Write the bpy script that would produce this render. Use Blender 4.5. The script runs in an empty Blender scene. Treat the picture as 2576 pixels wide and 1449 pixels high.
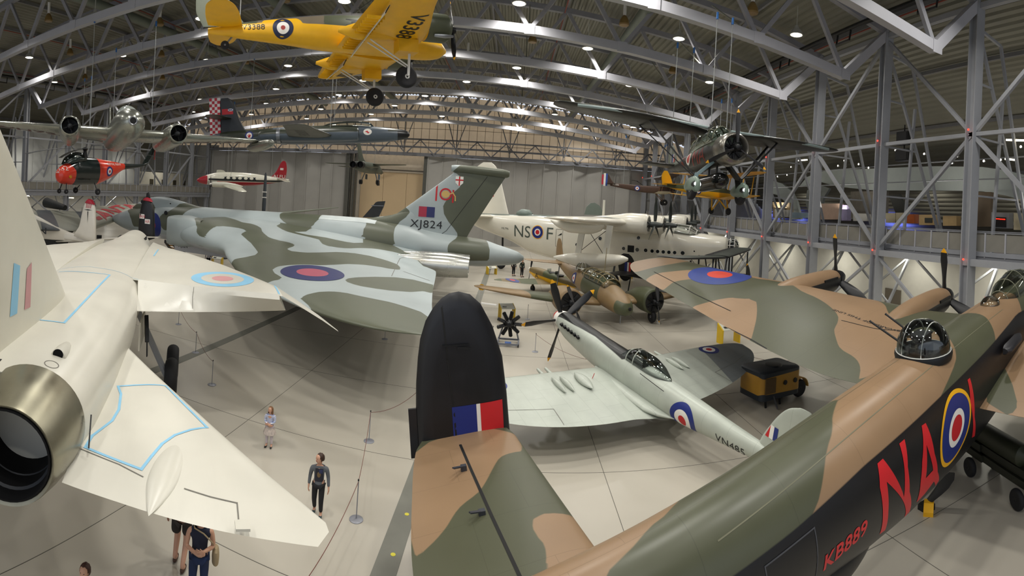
import bpy, bmesh, math, random
import numpy as np
from mathutils import Vector, Matrix, Euler
from mathutils.bvhtree import BVHTree
PI = math.pi
R = math.radians
SC = bpy.context.scene
COL = SC.collection

# ------------------------------------------------------------------ camera (a swept, cylindrical panorama from the gallery rail)
FPX, ROW0, EYE, TILT = 1280.0, 505.0, 7.0, R(3.6)
cam = bpy.data.cameras.new('camera')
cam_ob = bpy.data.objects.new('camera', cam)
COL.objects.link(cam_ob)
SC.camera = cam_ob
cam.type = 'PANO'
cam.panorama_type = 'CENTRAL_CYLINDRICAL'
cam.central_cylindrical_range_u_min = -1288.0 / FPX
cam.central_cylindrical_range_u_max = 1288.0 / FPX
cam.central_cylindrical_range_v_min = -(1449.0 - ROW0) / FPX
cam.central_cylindrical_range_v_max = ROW0 / FPX
cam.central_cylindrical_radius = 1.0
cam.clip_end = 400
CT, ST = math.cos(TILT), math.sin(TILT)
RC = Matrix(((CT, 0, ST), (0, 1, 0), (-ST, 0, CT)))
if (RC @ Vector((-1, 0, 0))).z > 0:
    RC = RC.transposed()
cam_ob.matrix_world = Matrix.Translation((0, 0, EYE)) @ (RC @ Matrix.Rotation(PI / 2, 3, 'X')).to_4x4()

# ------------------------------------------------------------------ world, exposure
w = bpy.data.worlds.new('world')
SC.world = w
w.use_nodes = True
bg = w.node_tree.nodes['Background']
bg.inputs[0].default_value = (0.80, 0.87, 1.0, 1)
bg.inputs[1].default_value = 0.9
SC.view_settings.view_transform = 'Standard'
SC.view_settings.look = 'None'
SC.view_settings.gamma = 1
SC.view_settings.exposure = 0.0
SC.view_settings.use_curve_mapping = False
SC.cycles.max_bounces = 6
SC.cycles.diffuse_bounces = 3
SC.cycles.glossy_bounces = 3
SC.cycles.transmission_bounces = 5
SC.cycles.transparent_max_bounces = 10
SC.cycles.sample_clamp_indirect = 6
SC.cycles.use_denoising = True
SC.cycles.caustics_reflective = False
SC.cycles.caustics_refractive = False

def area(name, loc, size, power, rot=(0, 0, 0), color=(1, .96, .9), sy=None, spread=PI):
    l = bpy.data.lights.new(name, 'AREA')
    l.energy = power
    l.color = color
    l.size = size
    if sy:
        l.shape = 'RECTANGLE'
        l.size_y = sy
    l.spread = spread
    o = bpy.data.objects.new(name, l)
    o.location = loc
    o.rotation_euler = rot
    COL.objects.link(o)
    return o

# ------------------------------------------------------------------ pixel of the photograph -> point in the hall
def ray(x, y):
    a = (x - 1288.0) / FPX
    return RC @ Vector((math.sin(a), math.cos(a), (ROW0 - y) / FPX))
def at_z(x, y, z):
    d = ray(x, y)
    return Vector((0, 0, EYE)) + d * ((z - EYE) / d.z)
def at_d(x, y, D):
    d = ray(x, y)
    return Vector((0, 0, EYE)) + d * (D / math.hypot(d.x, d.y))
def at_y(x, y, Y):
    d = ray(x, y)
    return Vector((0, 0, EYE)) + d * (Y / d.y)
def at_x(x, y, X):
    d = ray(x, y)
    return Vector((0, 0, EYE)) + d * (X / d.x)

# ------------------------------------------------------------------ materials
MATS = {}
def srgb(h):
    h = h.lstrip('#')
    c = [int(h[i:i + 2], 16) / 255 for i in (0, 2, 4)]
    return tuple(x / 12.92 if x <= .04045 else ((x + .055) / 1.055) ** 2.4 for x in c)
def mat(name, color, rough=.5, metal=0., noise=.06, nscale=2.0, emit=None, es=1., spec=.5, alpha=1, trans=0, layers=(), panel=0, bump=0, coat=0, grime=0):
    """plain paint: colour with a little blotchy variation. layers = [(attribute, colour)]: the colour is painted where the attribute > 0."""
    if name in MATS:
        return MATS[name]
    m = bpy.data.materials.new(name)
    MATS[name] = m
    m.use_nodes = True
    nt = m.node_tree
    N, L = nt.nodes, nt.links
    b = N['Principled BSDF']
    col = srgb(color) if isinstance(color, str) else color
    b.inputs['Roughness'].default_value = rough
    b.inputs['Metallic'].default_value = metal
    b.inputs['Specular IOR Level'].default_value = spec
    if coat:
        b.inputs['Coat Weight'].default_value = coat
        b.inputs['Coat Roughness'].default_value = .12
    if alpha < 1:
        b.inputs['Alpha'].default_value = alpha
    if trans:
        b.inputs['Transmission Weight'].default_value = trans
    rgb = N.new('ShaderNodeRGB')
    rgb.outputs[0].default_value = (*col, 1)
    cur = rgb.outputs[0]
    def mix(fac, a, c, mode='MIX'):
        x = N.new('ShaderNodeMix')
        x.data_type = 'RGBA'
        x.blend_type = mode
        if isinstance(fac, (int, float)):
            x.inputs[0].default_value = fac
        else:
            L.new(fac, x.inputs[0])
        for s, v in ((6, a), (7, c)):
            if isinstance(v, tuple):
                x.inputs[s].default_value = (*v, 1)
            else:
                L.new(v, x.inputs[s])
        return x.outputs[2]
    for att, c2 in layers:
        a = N.new('ShaderNodeAttribute')
        a.attribute_name = att
        g = N.new('ShaderNodeMapRange')
        g.inputs[1].default_value = .001
        g.inputs[2].default_value = .022
        L.new(a.outputs['Fac'], g.inputs[0])
        cur = mix(g.outputs[0], cur, srgb(c2) if isinstance(c2, str) else c2)
    tc = N.new('ShaderNodeTexCoord')
    if noise:
        n = N.new('ShaderNodeTexNoise')
        n.inputs['Scale'].default_value = nscale
        n.inputs['Detail'].default_value = 5
        L.new(tc.outputs['Object'], n.inputs['Vector'])
        g = N.new('ShaderNodeMapRange')
        g.inputs[1].default_value = .3
        g.inputs[2].default_value = .7
        g.inputs[3].default_value = 1 - noise
        g.inputs[4].default_value = 1 + noise
        L.new(n.outputs[0], g.inputs[0])
        cc = N.new('ShaderNodeCombineColor')
        for i in range(3):
            L.new(g.outputs[0], cc.inputs[i])
        cur = mix(1.0, cur, cc.outputs[0], 'MULTIPLY')
        rr = N.new('ShaderNodeMapRange')
        rr.inputs[3].default_value = max(0.02, rough - noise)
        rr.inputs[4].default_value = min(1, rough + noise)
        L.new(n.outputs[0], rr.inputs[0])
        L.new(rr.outputs[0], b.inputs['Roughness'])
    if grime:
        n = N.new('ShaderNodeTexNoise')
        n.inputs['Scale'].default_value = .9
        n.inputs['Detail'].default_value = 8
        n.inputs['Roughness'].default_value = .7
        mp = N.new('ShaderNodeMapping')
        mp.inputs['Scale'].default_value = (.35, 2.2, 1.6)
        L.new(tc.outputs['Object'], mp.inputs[0])
        L.new(mp.outputs[0], n.inputs['Vector'])
        g = N.new('ShaderNodeMapRange')
        g.inputs[1].default_value = .52
        g.inputs[2].default_value = .75
        g.inputs[4].default_value = grime
        L.new(n.outputs[0], g.inputs[0])
        cur = mix(g.outputs[0], cur, (.55, .55, .54), 'MULTIPLY')
    if panel:
        br = N.new('ShaderNodeTexBrick')
        br.inputs['Scale'].default_value = 1
        br.inputs['Brick Width'].default_value = panel * 1.6
        br.inputs['Row Height'].default_value = panel
        br.inputs['Mortar Size'].default_value = .006
        br.inputs['Mortar Smooth'].default_value = .3
        L.new(tc.outputs['Object'], br.inputs['Vector'])
        g = N.new('ShaderNodeMath')
        g.operation = 'MULTIPLY'
        g.inputs[1].default_value = .28
        L.new(br.outputs['Fac'], g.inputs[0])
        cur = mix(g.outputs[0], cur, (.3, .3, .3), 'MULTIPLY')
    if bump:
        n = N.new('ShaderNodeTexNoise')
        n.inputs['Scale'].default_value = nscale * 6
        n.inputs['Detail'].default_value = 6
        L.new(tc.outputs['Object'], n.inputs['Vector'])
        bp = N.new('ShaderNodeBump')
        bp.inputs['Strength'].default_value = bump
        bp.inputs['Distance'].default_value = .02
        L.new(n.outputs[0], bp.inputs['Height'])
        L.new(bp.outputs[0], b.inputs['Normal'])
    L.new(cur, b.inputs['Base Color'])
    if emit:
        b.inputs['Emission Color'].default_value = (*srgb(emit), 1)
        b.inputs['Emission Strength'].default_value = es
    return m
def glass(name='canopy_glass', tint=(.93, .96, .95), mixf=.86):
    if name in MATS:
        return MATS[name]
    m = bpy.data.materials.new(name)
    MATS[name] = m
    m.use_nodes = True
    nt = m.node_tree
    N, L = nt.nodes, nt.links
    for n in list(N):
        N.remove(n)
    o = N.new('ShaderNodeOutputMaterial')
    g = N.new('ShaderNodeBsdfGlossy')
    g.inputs['Roughness'].default_value = .04
    g.inputs['Color'].default_value = (.9, .95, .95, 1)
    t = N.new('ShaderNodeBsdfTransparent')
    t.inputs['Color'].default_value = (*tint, 1)
    f = N.new('ShaderNodeFresnel')
    f.inputs['IOR'].default_value = 1.5
    a = N.new('ShaderNodeMath')
    a.operation = 'MULTIPLY_ADD'
    a.inputs[1].default_value = 1.3
    a.inputs[2].default_value = 1 - mixf - .12
    mx = N.new('ShaderNodeMixShader')
    L.new(f.outputs[0], a.inputs[0])
    L.new(a.outputs[0], mx.inputs[0])
    L.new(t.outputs[0], mx.inputs[1])
    L.new(g.outputs[0], mx.inputs[2])
    L.new(mx.outputs[0], o.inputs[0])
    return m

# ------------------------------------------------------------------ mesh collecting
class MB:
    def __init__(s):
        s.v, s.f, s.m = [], [], []
    def add(s, vs, fs, mi=0, M=None):
        o = len(s.v)
        s.v += [tuple(M @ Vector(p)) if M is not None else tuple(p) for p in vs]
        s.f += [tuple(i + o for i in f) for f in fs]
        s.m += [mi] * len(fs)
        return s
    def box(s, c, d, M=None, mi=0):
        x, y, z = d[0] / 2, d[1] / 2, d[2] / 2
        vs = [(c[0] + a * x, c[1] + b * y, c[2] + e * z) for a in (-1, 1) for b in (-1, 1) for e in (-1, 1)]
        return s.add(vs, [(0, 1, 3, 2), (4, 6, 7, 5), (0, 4, 5, 1), (2, 3, 7, 6), (0, 2, 6, 4), (1, 5, 7, 3)], mi, M)
    def bar(s, a, b, w, h=None, mi=0, up=(0, 0, 1)):
        """rectangular bar from a to b"""
        a, b = Vector(a), Vector(b)
        h = h or w
        d = (b - a)
        if d.length < 1e-6:
            return s
        d.normalize()
        u = Vector(up)
        if abs(d.dot(u)) > .98:
            u = Vector((0, 1, 0))
        x = d.cross(u).normalized()
        z = x.cross(d)
        vs = [p + x * (i * w / 2) + z * (j * h / 2) for p in (a, b) for i, j in ((-1, -1), (1, -1), (1, 1), (-1, 1))]
        return s.add(vs, [(0, 1, 2, 3), (7, 6, 5, 4), (0, 4, 5, 1), (1, 5, 6, 2), (2, 6, 7, 3), (3, 7, 4, 0)], mi)
    def tube(s, pts, r, n=8, mi=0, cap=True):
        pts = [Vector(p) for p in pts]
        rs = r if isinstance(r, (list, tuple)) else [r] * len(pts)
        rings = []
        px = None
        for i, p in enumerate(pts):
            d = (pts[min(i + 1, len(pts) - 1)] - pts[max(i - 1, 0)]).normalized()
            u = Vector((0, 0, 1)) if abs(d.z) < .95 else Vector((0, 1, 0))
            x = d.cross(u).normalized() if px is None else (px - d * px.dot(d)).normalized()
            px = x
            y = d.cross(x)
            rings.append([p + x * rs[i] * math.cos(2 * PI * k / n) + y * rs[i] * math.sin(2 * PI * k / n) for k in range(n)])
        return s.rings(rings, cap, cap, mi)
    def rings(s, rings, cap0=True, cap1=True, mi=0, closed=True, M=None):
        n = len(rings[0])
        vs = [p for r in rings for p in r]
        fs = []
        for i in range(len(rings) - 1):
            for k in range(n if closed else n - 1):
                k2 = (k + 1) % n
                fs.append((i * n + k, i * n + k2, (i + 1) * n + k2, (i + 1) * n + k))
        if cap0:
            fs.append(tuple(range(n - 1, -1, -1)))
        if cap1:
            fs.append(tuple((len(rings) - 1) * n + k for k in range(n)))
        return s.add(vs, fs, mi, M)
    def lathe(s, prof, n=24, M=None, mi=0, caps=True):
        """profile [(x, r)] turned about the x axis"""
        rings = [[(x, r * math.cos(2 * PI * k / n), r * math.sin(2 * PI * k / n)) for k in range(n)] for x, r in prof]
        return s.rings(rings, caps and prof[0][1] > 1e-4, caps and prof[-1][1] > 1e-4, mi, True, M)
    def prism(s, poly, h0, h1, M=None, mi=0):
        """2D polygon in xy, from z=h0 to z=h1"""
        n = len(poly)
        vs = [(x, y, h0) for x, y in poly] + [(x, y, h1) for x, y in poly]
        fs = [tuple(range(n - 1, -1, -1)), tuple(range(n, 2 * n))] + [(i, (i + 1) % n, n + (i + 1) % n, n + i) for i in range(n)]
        return s.add(vs, fs, mi, M)
    def mirror(s):
        o = len(s.v)
        n = len(s.f)
        s.v += [(x, -y, z) for x, y, z in s.v[:o]]
        s.f += [tuple(i + o for i in reversed(f)) for f in s.f[:n]]
        s.m += s.m[:n]
        return s
    def build(s, name, m, parent=None, smooth=35, M=None, label=None, fix=True):
        me = bpy.data.meshes.new(name)
        me.from_pydata(s.v, [], s.f)
        for x in (m if isinstance(m, (list, tuple)) else [m]):
            me.materials.append(x)
        me.polygons.foreach_set('material_index', s.m)
        if fix:
            bm = bmesh.new()
            bm.from_mesh(me)
            bmesh.ops.remove_doubles(bm, verts=bm.verts, dist=1e-5)
            bmesh.ops.recalc_face_normals(bm, faces=bm.faces)
            bm.to_mesh(me)
            bm.free()
        if smooth:
            me.polygons.foreach_set('use_smooth', [True] * len(me.polygons))
            me.set_sharp_from_angle(angle=R(smooth))
        me.update()
        o = bpy.data.objects.new(name, me)
        COL.objects.link(o)
        if parent is not None:
            o.parent = parent
        if M is not None:
            o.matrix_local = M
        if label:
            o['label'] = label
        return o
def tag(o, label, cat, group=None, kind=None):
    if label: o['label'] = label
    if cat: o['category'] = cat
    if group: o['group'] = group
    if kind: o['kind'] = kind
    return o
def struct(o):
    o['kind'] = 'structure'
    return o
def empty(name, M, label, cat, group=None):
    o = bpy.data.objects.new(name, None)
    COL.objects.link(o)
    o.empty_display_size = .3
    o.matrix_world = M if isinstance(M, Matrix) else Matrix.Translation(M)
    tag(o, label, cat, group)
    return o
def pose(loc, yaw, pitch=0, roll=0, sc=1):
    return Matrix.Translation(loc) @ (Matrix.Rotation(yaw, 4, 'Z') @ Matrix.Rotation(pitch, 4, 'Y') @ Matrix.Rotation(roll, 4, 'X')) @ Matrix.Scale(sc, 4)
def copy_tree(o, parent=None, M=None):
    c = o.copy()
    COL.objects.link(c)
    if parent is not None:
        c.parent = parent
    if M is not None:
        c.matrix_world = M
    for ch in o.children:
        k = copy_tree(ch, c)
        k.matrix_parent_inverse = ch.matrix_parent_inverse.copy()
        k.matrix_basis = ch.matrix_basis.copy()
    return c

# ------------------------------------------------------------------ aircraft shapes (x forward, y to port, z up)
def catmull(rows, m):
    """rows of numbers, first column increasing or decreasing; m samples between each pair"""
    A = np.array(rows, float)
    out = []
    for i in range(len(A) - 1):
        p1, p2 = A[i], A[i + 1]
        p0 = A[i - 1] if i > 0 else p1 + (p1 - p2)
        p3 = A[i + 2] if i + 2 < len(A) else p2 + (p2 - p1)
        h = p2[0] - p1[0]
        def slope(a, b, c):
            d1 = (b - a) / ((b[0] - a[0]) or 1e-9)
            d2 = (c - b) / ((c[0] - b[0]) or 1e-9)
            s = np.where(d1 * d2 > 0, 2 * d1 * d2 / (d1 + d2 + 1e-12 * np.sign(d1 + d2 + 1e-30)), 0)
            return s
        m1, m2 = slope(p0, p1, p2), slope(p1, p2, p3)
        for k in range(m):
            t = k / m
            q = (2*t**3 - 3*t**2 + 1) * p1 + (t**3 - 2*t**2 + t) * h * m1 + (-2*t**3 + 3*t**2) * p2 + (t**3 - t**2) * h * m2
            q[0] = p1[0] + h * t
            out.append(q)
    out.append(A[-1])
    return out
def body(rows, n=32, m=6, cy=0.):
    """rows: (x, zc, halfwidth, up, down[, exp]) -> rings"""
    rows = [tuple(r) + ((2.,) if len(r) == 5 else ()) for r in rows]
    rings = []
    for x, zc, hw, up, dn, e in catmull(rows, m):
        ring = []
        for k in range(n):
            a = 2 * PI * k / n
            c, s = math.cos(a), math.sin(a)
            y = hw * math.copysign(abs(c) ** (2 / e), c)
            z = (up if s >= 0 else dn) * math.copysign(abs(s) ** (2 / e), s)
            ring.append((x, cy + y, zc + z))
        rings.append(ring)
    return rings
def foil(le, te, th, n=14, axis='y', camber=.0):
    """ring of an aerofoil from leading edge point to trailing edge point, th = thickness in metres; thickness goes along z (axis y) or y (axis z)"""
    le, te = Vector(le), Vector(te)
    up = Vector((0, 0, 1)) if axis == 'y' else Vector((0, 1, 0))
    pts = []
    def half(t):
        return 5 * (.2969 * math.sqrt(t) - .126 * t - .3516 * t * t + .2843 * t ** 3 - .1015 * t ** 4)
    ts = [.5 * (1 - math.cos(PI * i / n)) for i in range(n + 1)]
    L = (te - le).length
    for t in ts:
        pts.append(le.lerp(te, t) + up * (th * half(t) * (1 + camber) + camber * .3 * th * math.sin(PI * t)))
    for t in reversed(ts[1:-1]):
        pts.append(le.lerp(te, t) - up * (th * half(t) * (1 - camber)))
    return pts
def wing(secs, m=8, n=14, axis='y', camber=0., cap=True, lin=False):
    """secs: (span, xle, xte, z_or_y, thickness)"""
    mb = MB()
    if lin:
        rows = []
        for i in range(len(secs) - 1):
            for k in range(m):
                t = k / m
                rows.append([a * (1 - t) + b * t for a, b in zip(secs[i], secs[i + 1])])
        rows.append(secs[-1])
    else:
        rows = catmull(secs, m)
    rings = []
    for sp, xl, xt, z, th in rows:
        if axis == 'y':
            rings.append(foil((xl, sp, z), (xt, sp, z), th, n, 'y', camber))
        else:
            rings.append(foil((xl, z, sp), (xt, z, sp), th, n, 'z', 0))
    mb.rings(rings, cap, cap)
    return mb
def sdf(P, poly):
    """signed distance (positive inside) of the points P (N,2) to a closed polygon"""
    P = np.asarray(P, float)
    Q = np.asarray(poly, float)
    d = np.full(len(P), 1e9)
    inside = np.zeros(len(P), bool)
    for i in range(len(Q)):
        a, b = Q[i], Q[(i + 1) % len(Q)]
        e = b - a
        t = np.clip(((P - a) @ e) / (e @ e + 1e-12), 0, 1)
        d = np.minimum(d, np.linalg.norm(P - a - t[:, None] * e, axis=1))
        c = (a[1] > P[:, 1]) != (b[1] > P[:, 1])
        xi = a[0] + (P[:, 1] - a[1]) * e[0] / (e[1] if abs(e[1]) > 1e-12 else 1e-12)
        inside ^= c & (P[:, 0] < xi)
    return np.where(inside, d, -d)
def smoothpoly(poly, it=2):
    for _ in range(it):
        o = []
        for i in range(len(poly)):
            a, b = poly[i], poly[(i + 1) % len(poly)]
            o += [(a[0] * .75 + b[0] * .25, a[1] * .75 + b[1] * .25), (a[0] * .25 + b[0] * .75, a[1] * .25 + b[1] * .75)]
        poly = o
    return poly
def verts(o):
    A = np.empty(len(o.data.vertices) * 3)
    o.data.vertices.foreach_get('co', A)
    return A.reshape(-1, 3)
def attr(o, name, vals):
    a = o.data.attributes.new(name, 'FLOAT', 'POINT')
    a.data.foreach_set('value', np.asarray(vals, np.float32))
def paint(o, name, polys, proj=(0, 1), ok=None, smooth=2):
    """union of polygons (in the two named coordinates of the part) as a painted layer"""
    V = verts(o)
    P = V[:, list(proj)]
    r = np.full(len(V), -9.)
    for p in polys:
        r = np.maximum(r, sdf(P, smoothpoly(p, smooth) if smooth else p))
    if ok is not None:
        r = np.where(ok(V), r, -9.)
    attr(o, name, r)
def bvh(objs):
    vs, fs = [], []
    for o in (objs if isinstance(objs, (list, tuple)) else [objs]):
        k = len(vs)
        vs += [tuple(v.co) for v in o.data.vertices]
        fs += [tuple(i + k for i in p.vertices) for p in o.data.polygons]
    return BVHTree.FromPolygons(vs, fs)
def tri_split(tris, L):
    out = []
    st = list(tris)
    while st:
        t = st.pop()
        e = [math.dist(t[i], t[(i + 1) % 3]) for i in range(3)]
        k = e.index(max(e))
        if e[k] < L or len(out) + len(st) > 40000:
            out.append(t)
            continue
        a, b, c = t[k], t[(k + 1) % 3], t[(k + 2) % 3]
        mm = ((a[0] + b[0]) / 2, (a[1] + b[1]) / 2)
        st += [(a, mm, c), (mm, b, c)]
    return out
FONT = {}
def text_tris(s, height, wx=1.0, bold=.0, spacing=1.0):
    cu = bpy.data.curves.new('t', 'FONT')
    cu.body = s
    cu.size = 1
    cu.offset = bold
    cu.space_character = spacing
    cu.resolution_u = 4
    o = bpy.data.objects.new('t', cu)
    COL.objects.link(o)
    bpy.context.view_layer.update()
    me = bpy.data.meshes.new_from_object(o.evaluated_get(bpy.context.evaluated_depsgraph_get()))
    me.calc_loop_triangles()
    V = [(v.co.x, v.co.y) for v in me.vertices]
    T = [tuple(V[i] for i in t.vertices) for t in me.loop_triangles]
    bpy.data.objects.remove(o)
    bpy.data.meshes.remove(me)
    if not T: return []
    xs = [p[0] for t in T for p in t]
    ys = [p[1] for t in T for p in t]
    x0, x1, y0, y1 = min(xs), max(xs), min(ys), max(ys)
    k = height / (y1 - y0)
    cx, cy = (x0 + x1) / 2, (y0 + y1) / 2
    return [tuple(((p[0] - cx) * k * wx, (p[1] - cy) * k) for p in t) for t in T]
def disc_tris(r0, r1, n=48, sx=1, sy=1):
    o = []
    for i in range(n):
        a, b = 2 * PI * i / n, 2 * PI * (i + 1) / n
        p = lambda r, t: (r * math.cos(t) * sx, r * math.sin(t) * sy)
        if r0 <= 0:
            o.append(((0, 0), p(r1, a), p(r1, b)))
        else:
            o += [(p(r0, a), p(r1, a), p(r1, b)), (p(r0, a), p(r1, b), p(r0, b))]
    return o
def rect_tris(x0, y0, x1, y1):
    return [((x0, y0), (x1, y0), (x1, y1)), ((x0, y0), (x1, y1), (x0, y1))]
def poly_tris(poly):
    from mathutils.geometry import tessellate_polygon
    return [tuple(poly[i] for i in t) for t in tessellate_polygon([[Vector((*p, 0)) for p in poly]])]
def stroke_tris(pts, w, closed=False):
    o = []
    n = len(pts)
    for i in range(n if closed else n - 1):
        a, b = Vector(pts[i]), Vector(pts[(i + 1) % n])
        d = (b - a).normalized()
        a2, b2 = a - d * w * .5, b + d * w * .5
        q = Vector((-d.y, d.x)) * w / 2
        o += [(tuple(a2 - q), tuple(b2 - q), tuple(b2 + q)), (tuple(a2 - q), tuple(b2 + q), tuple(a2 + q))]
    return o
def decal(name, tree, layers, origin, u, v, dirn, parent, eps=.006, L=.12, back=9.0, cyl=False):
    """flat shapes [(tris, material)] laid onto a surface: (a, b) -> origin + a u + b v, pushed along dirn onto the tree"""
    origin, u, v, dirn = Vector(origin), Vector(u), Vector(v), Vector(dirn).normalized()
    mb = MB()
    ms = []
    cache = {}
    for li, (tris, m) in enumerate(layers):
        if m not in ms: ms.append(m)
        mi = ms.index(m)
        for t in tri_split(tris, L):
            q = []
            for p in t:
                key = (round(p[0], 5), round(p[1], 5), li)
                if key not in cache:
                    P = origin + u * p[0] + v * p[1]
                    if cyl:      # (x, angle) wrapped round the body
                        dirn = -Vector((0, -math.cos(p[1]), math.sin(p[1])))
                        P = Vector((p[0], 0, 0))
                    h = tree.ray_cast(P - dirn * back, dirn)
                    if h[0] is None:
                        cache[key] = None
                    else:
                        nn = h[1] if h[1].dot(dirn) < 0 else -h[1]
                        cache[key] = h[0] + nn * (eps + li * .002)
                q.append(cache[key])
            if None in q: continue
            mb.add(q, [(0, 1, 2)], mi)
    if not mb.v: 
        print('EMPTY DECAL', name); return None
    return mb.build(name, ms, parent, smooth=60)
def roundel(name, tree, o, u, v, d, r, parent, spec, **k):
    """spec: [(fraction radius, material)] outer to inner"""
    ly = []
    for i, (f, m) in enumerate(spec):
        inn = spec[i + 1][0] if i + 1 < len(spec) else 0
        ly.append((disc_tris(inn * r, f * r, 56), m))
    return decal(name, tree, [(t, m) for t, m in ly], o, u, v, d, parent, **k)
def prop_blade(r, w, root=.12, n=10, twist=50, tipround=True):
    """one blade along +z, chord in y, thickness in x"""
    rings = []
    for i in range(n + 1):
        t = i / n
        z = root * r + (r - root * r) * t
        ch = w * (.35 + .65 * math.sin(PI * min(1, (.12 + t * .62)))) if t < .8 else w * .82 * math.sqrt(max(0.02, 1 - ((t - .8) / .2) ** 2))
        th = w * (.34 * (1 - t) ** 1.5 + .05)
        a = R(twist * (1 - t) + 14)
        c, s = math.cos(a), math.sin(a)
        ring = []
        for k in range(10):
            b = 2 * PI * k / 10
            yy, xx = ch / 2 * math.cos(b), th / 2 * math.sin(b)
            ring.append((xx * c + yy * s, yy * c - xx * s, z))
        rings.append(ring)
    return rings
def propeller(parent, hub, n, r, w, m_blade, m_tip, m_spin, a0=0, spin=None, name='propeller', tip=.1, yawp=(0, 0)):
    """propeller facing +x at hub: spinner + blades (with coloured tips)"""
    M = Matrix.Translation(hub) @ Matrix.Rotation(yawp[0], 4, 'Z') @ Matrix.Rotation(yawp[1], 4, 'Y')
    p = MB()
    p.lathe(spin or [(-.15, .14), (0, .15), (.12, .12), (.2, 0)], 20)
    h = p.build(name, m_spin, parent, M=M)
    for i in range(n):
        b = MB()
        rg = prop_blade(r, w)
        k = len(rg)
        for j in range(k - 1):
            b.rings([rg[j], rg[j + 1]], j == 0, j == k - 2, 1 if (j + 1) / (k - 1) > 1 - tip else 0)
        b.build('blade', [m_blade, m_tip], h, M=Matrix.Rotation(R(a0) + 2 * PI * i / n, 4, 'X'))
    return h
def wheel(parent, loc, r, w, m_tyre, m_hub, name='wheel', axis='y'):
    M = Matrix.Translation(loc) @ (Matrix.Rotation(PI / 2, 4, 'Z') if axis == 'y' else Matrix.Identity(4))
    t = MB()
    pr = [(-w * .5 * math.cos(a), r - w * .42 + w * .42 * math.sin(a)) for a in [PI * i / 8 for i in range(9)]]
    t.lathe([(-w * .42, r * .55)] + pr + [(w * .42, r * .55)], 28)
    o = t.build(name, m_tyre, parent, M=M)
    h = MB()
    h.lathe([(-w * .38, .001), (-w * .46, r * .18), (-w * .34, r * .3), (-w * .36, r * .56), (w * .36, r * .56), (w * .34, r * .3), (w * .46, r * .18), (w * .38, .001)], 20)
    h.build('wheel_hub', m_hub, o)
    return o
def strut(parent, a, b, r, m, name='strut', n=8, flat=None):
    mb = MB()
    if flat:
        mb.bar(a, b, r, flat)
    else:
        mb.tube([a, b], r, n)
    return mb.build(name, m, parent)
def wheeled_leg(parent, top, bot, r, wr, ww, mm, mt, mh, off=0.):
    leg = strut(parent, top, bot, r, mm, 'landing_gear_leg')
    wheel(leg, (bot[0], bot[1] + off, bot[2]), wr, ww, mt, mh)
    return leg
def radial(parent, loc, r, m_dark, m_met, n=9, name='radial_engine', M=None):
    """crankcase with cylinders, facing +x"""
    mb = MB()
    mb.lathe([(-.3, r * .35), (.05, r * .38), (.18, r * .28), (.3, r * .16), (.32, .02)], 20)
    for i in range(n):
        a = 2 * PI * i / n
        d = Vector((0, math.cos(a), math.sin(a)))
        for k in range(6):
            rr = r * (.4 + .09 * k)
            mb.tube([d * rr, d * (rr + r * .05)], r * .15, 10)
        mb.tube([d * r * .38, d * r * .95], r * .11, 8)
        mb.tube([Vector((.14, 0, 0)) + d * r * .3, Vector((.12, 0, 0)) + d * r * .9], r * .02, 6)
    return mb.build(name, m_dark, parent, M=(Matrix.Translation(loc) @ M) if M else Matrix.Translation(loc))

# ------------------------------------------------------------------ shared paints
ROYAL = mat('roundel_blue', '#1b2c78', .45, noise=.04)
WHITE = mat('marking_white', '#ece9e2', .45, noise=.03)
RED = mat('marking_red', '#c41f26', .45, noise=.04)
YEL = mat('marking_yellow', '#f2b417', .45, noise=.04)
BLACK = mat('marking_black', '#121214', .5, noise=.04)
RUBBER = mat('tyre_rubber', '#17171a', .75)
DARK = mat('dark_metal', '#1c1d1f', .45, .4)
STEEL = mat('bare_steel', '#8d9095', .35, .8)
GREYP = mat('grey_paint', '#8b8e93', .45)
TIP = mat('blade_tip_yellow', '#f0ac12', .45)
BLADE = mat('blade_black', '#15161a', .42)
GLASS = glass()
# ================================================================== the hall
XL, XR, YF, YB = -53.0, 20.4, 78.0, -24.0
STEELP = mat('truss_paint', '#b0b0b6', .45, noise=.04, nscale=1.2)
COLP = mat('column_paint', '#9d9fa4', .45, noise=.04)
ROOFM = mat('roof_sheet', '#828073', .5, noise=.10, nscale=.4)
FLOORM = mat('floor_paint', '#b3ada0', .32, noise=.07, nscale=.22, bump=.03)
WALLW = mat('wall_white', '#d9d6cf', .6, noise=.03)
DOORG = mat('hangar_door_grey', '#a3a19c', .5, noise=.04, nscale=.5)
DECKM = mat('deck_steel', '#8f9197', .5, noise=.05)
MESHP = mat('rail_panel', '#85827a', .55, noise=.05)

# lamps' positions: bays between the trusses
TY = [16.2 + 7 * k for k in range(9)]
def roof_z(x):
    t = abs(x + 16.4)
    pts = [(0, 22.6), (10, 22.4), (20, 21.7), (30, 20.6), (37, 19.5), (44, 17.3), (50, 14.2), (55, 10.8), (60, 6.6), (66, 0)]
    for a, b in zip(pts, pts[1:]):
        if t <= b[0]:
            k = (t - a[0]) / (b[0] - a[0])
            return a[1] + (b[1] - a[1]) * k
    return 0
def chord_z(x):
    return 15.3 + 2.5 * (1 - ((x + 16.4) / 33.6) ** 2)
FIX = mat('lamp_housing', '#c8c8c2', .4, .3)
LIT = mat('lamp_diffuser', '#fff6e0', .4, emit='#fff3da', es=9)
OFFM = mat('lamp_bell_brown', '#8a6f3e', .4)
lamp0 = None
lampdata = bpy.data.lights.new('high_bay', 'AREA')
lampdata.shape = 'DISK'
lampdata.size = .9
lampdata.energy = 375
lampdata.color = (1, .97, .91)
lampdata.spread = R(150)
lampdim = lampdata.copy()
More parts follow.
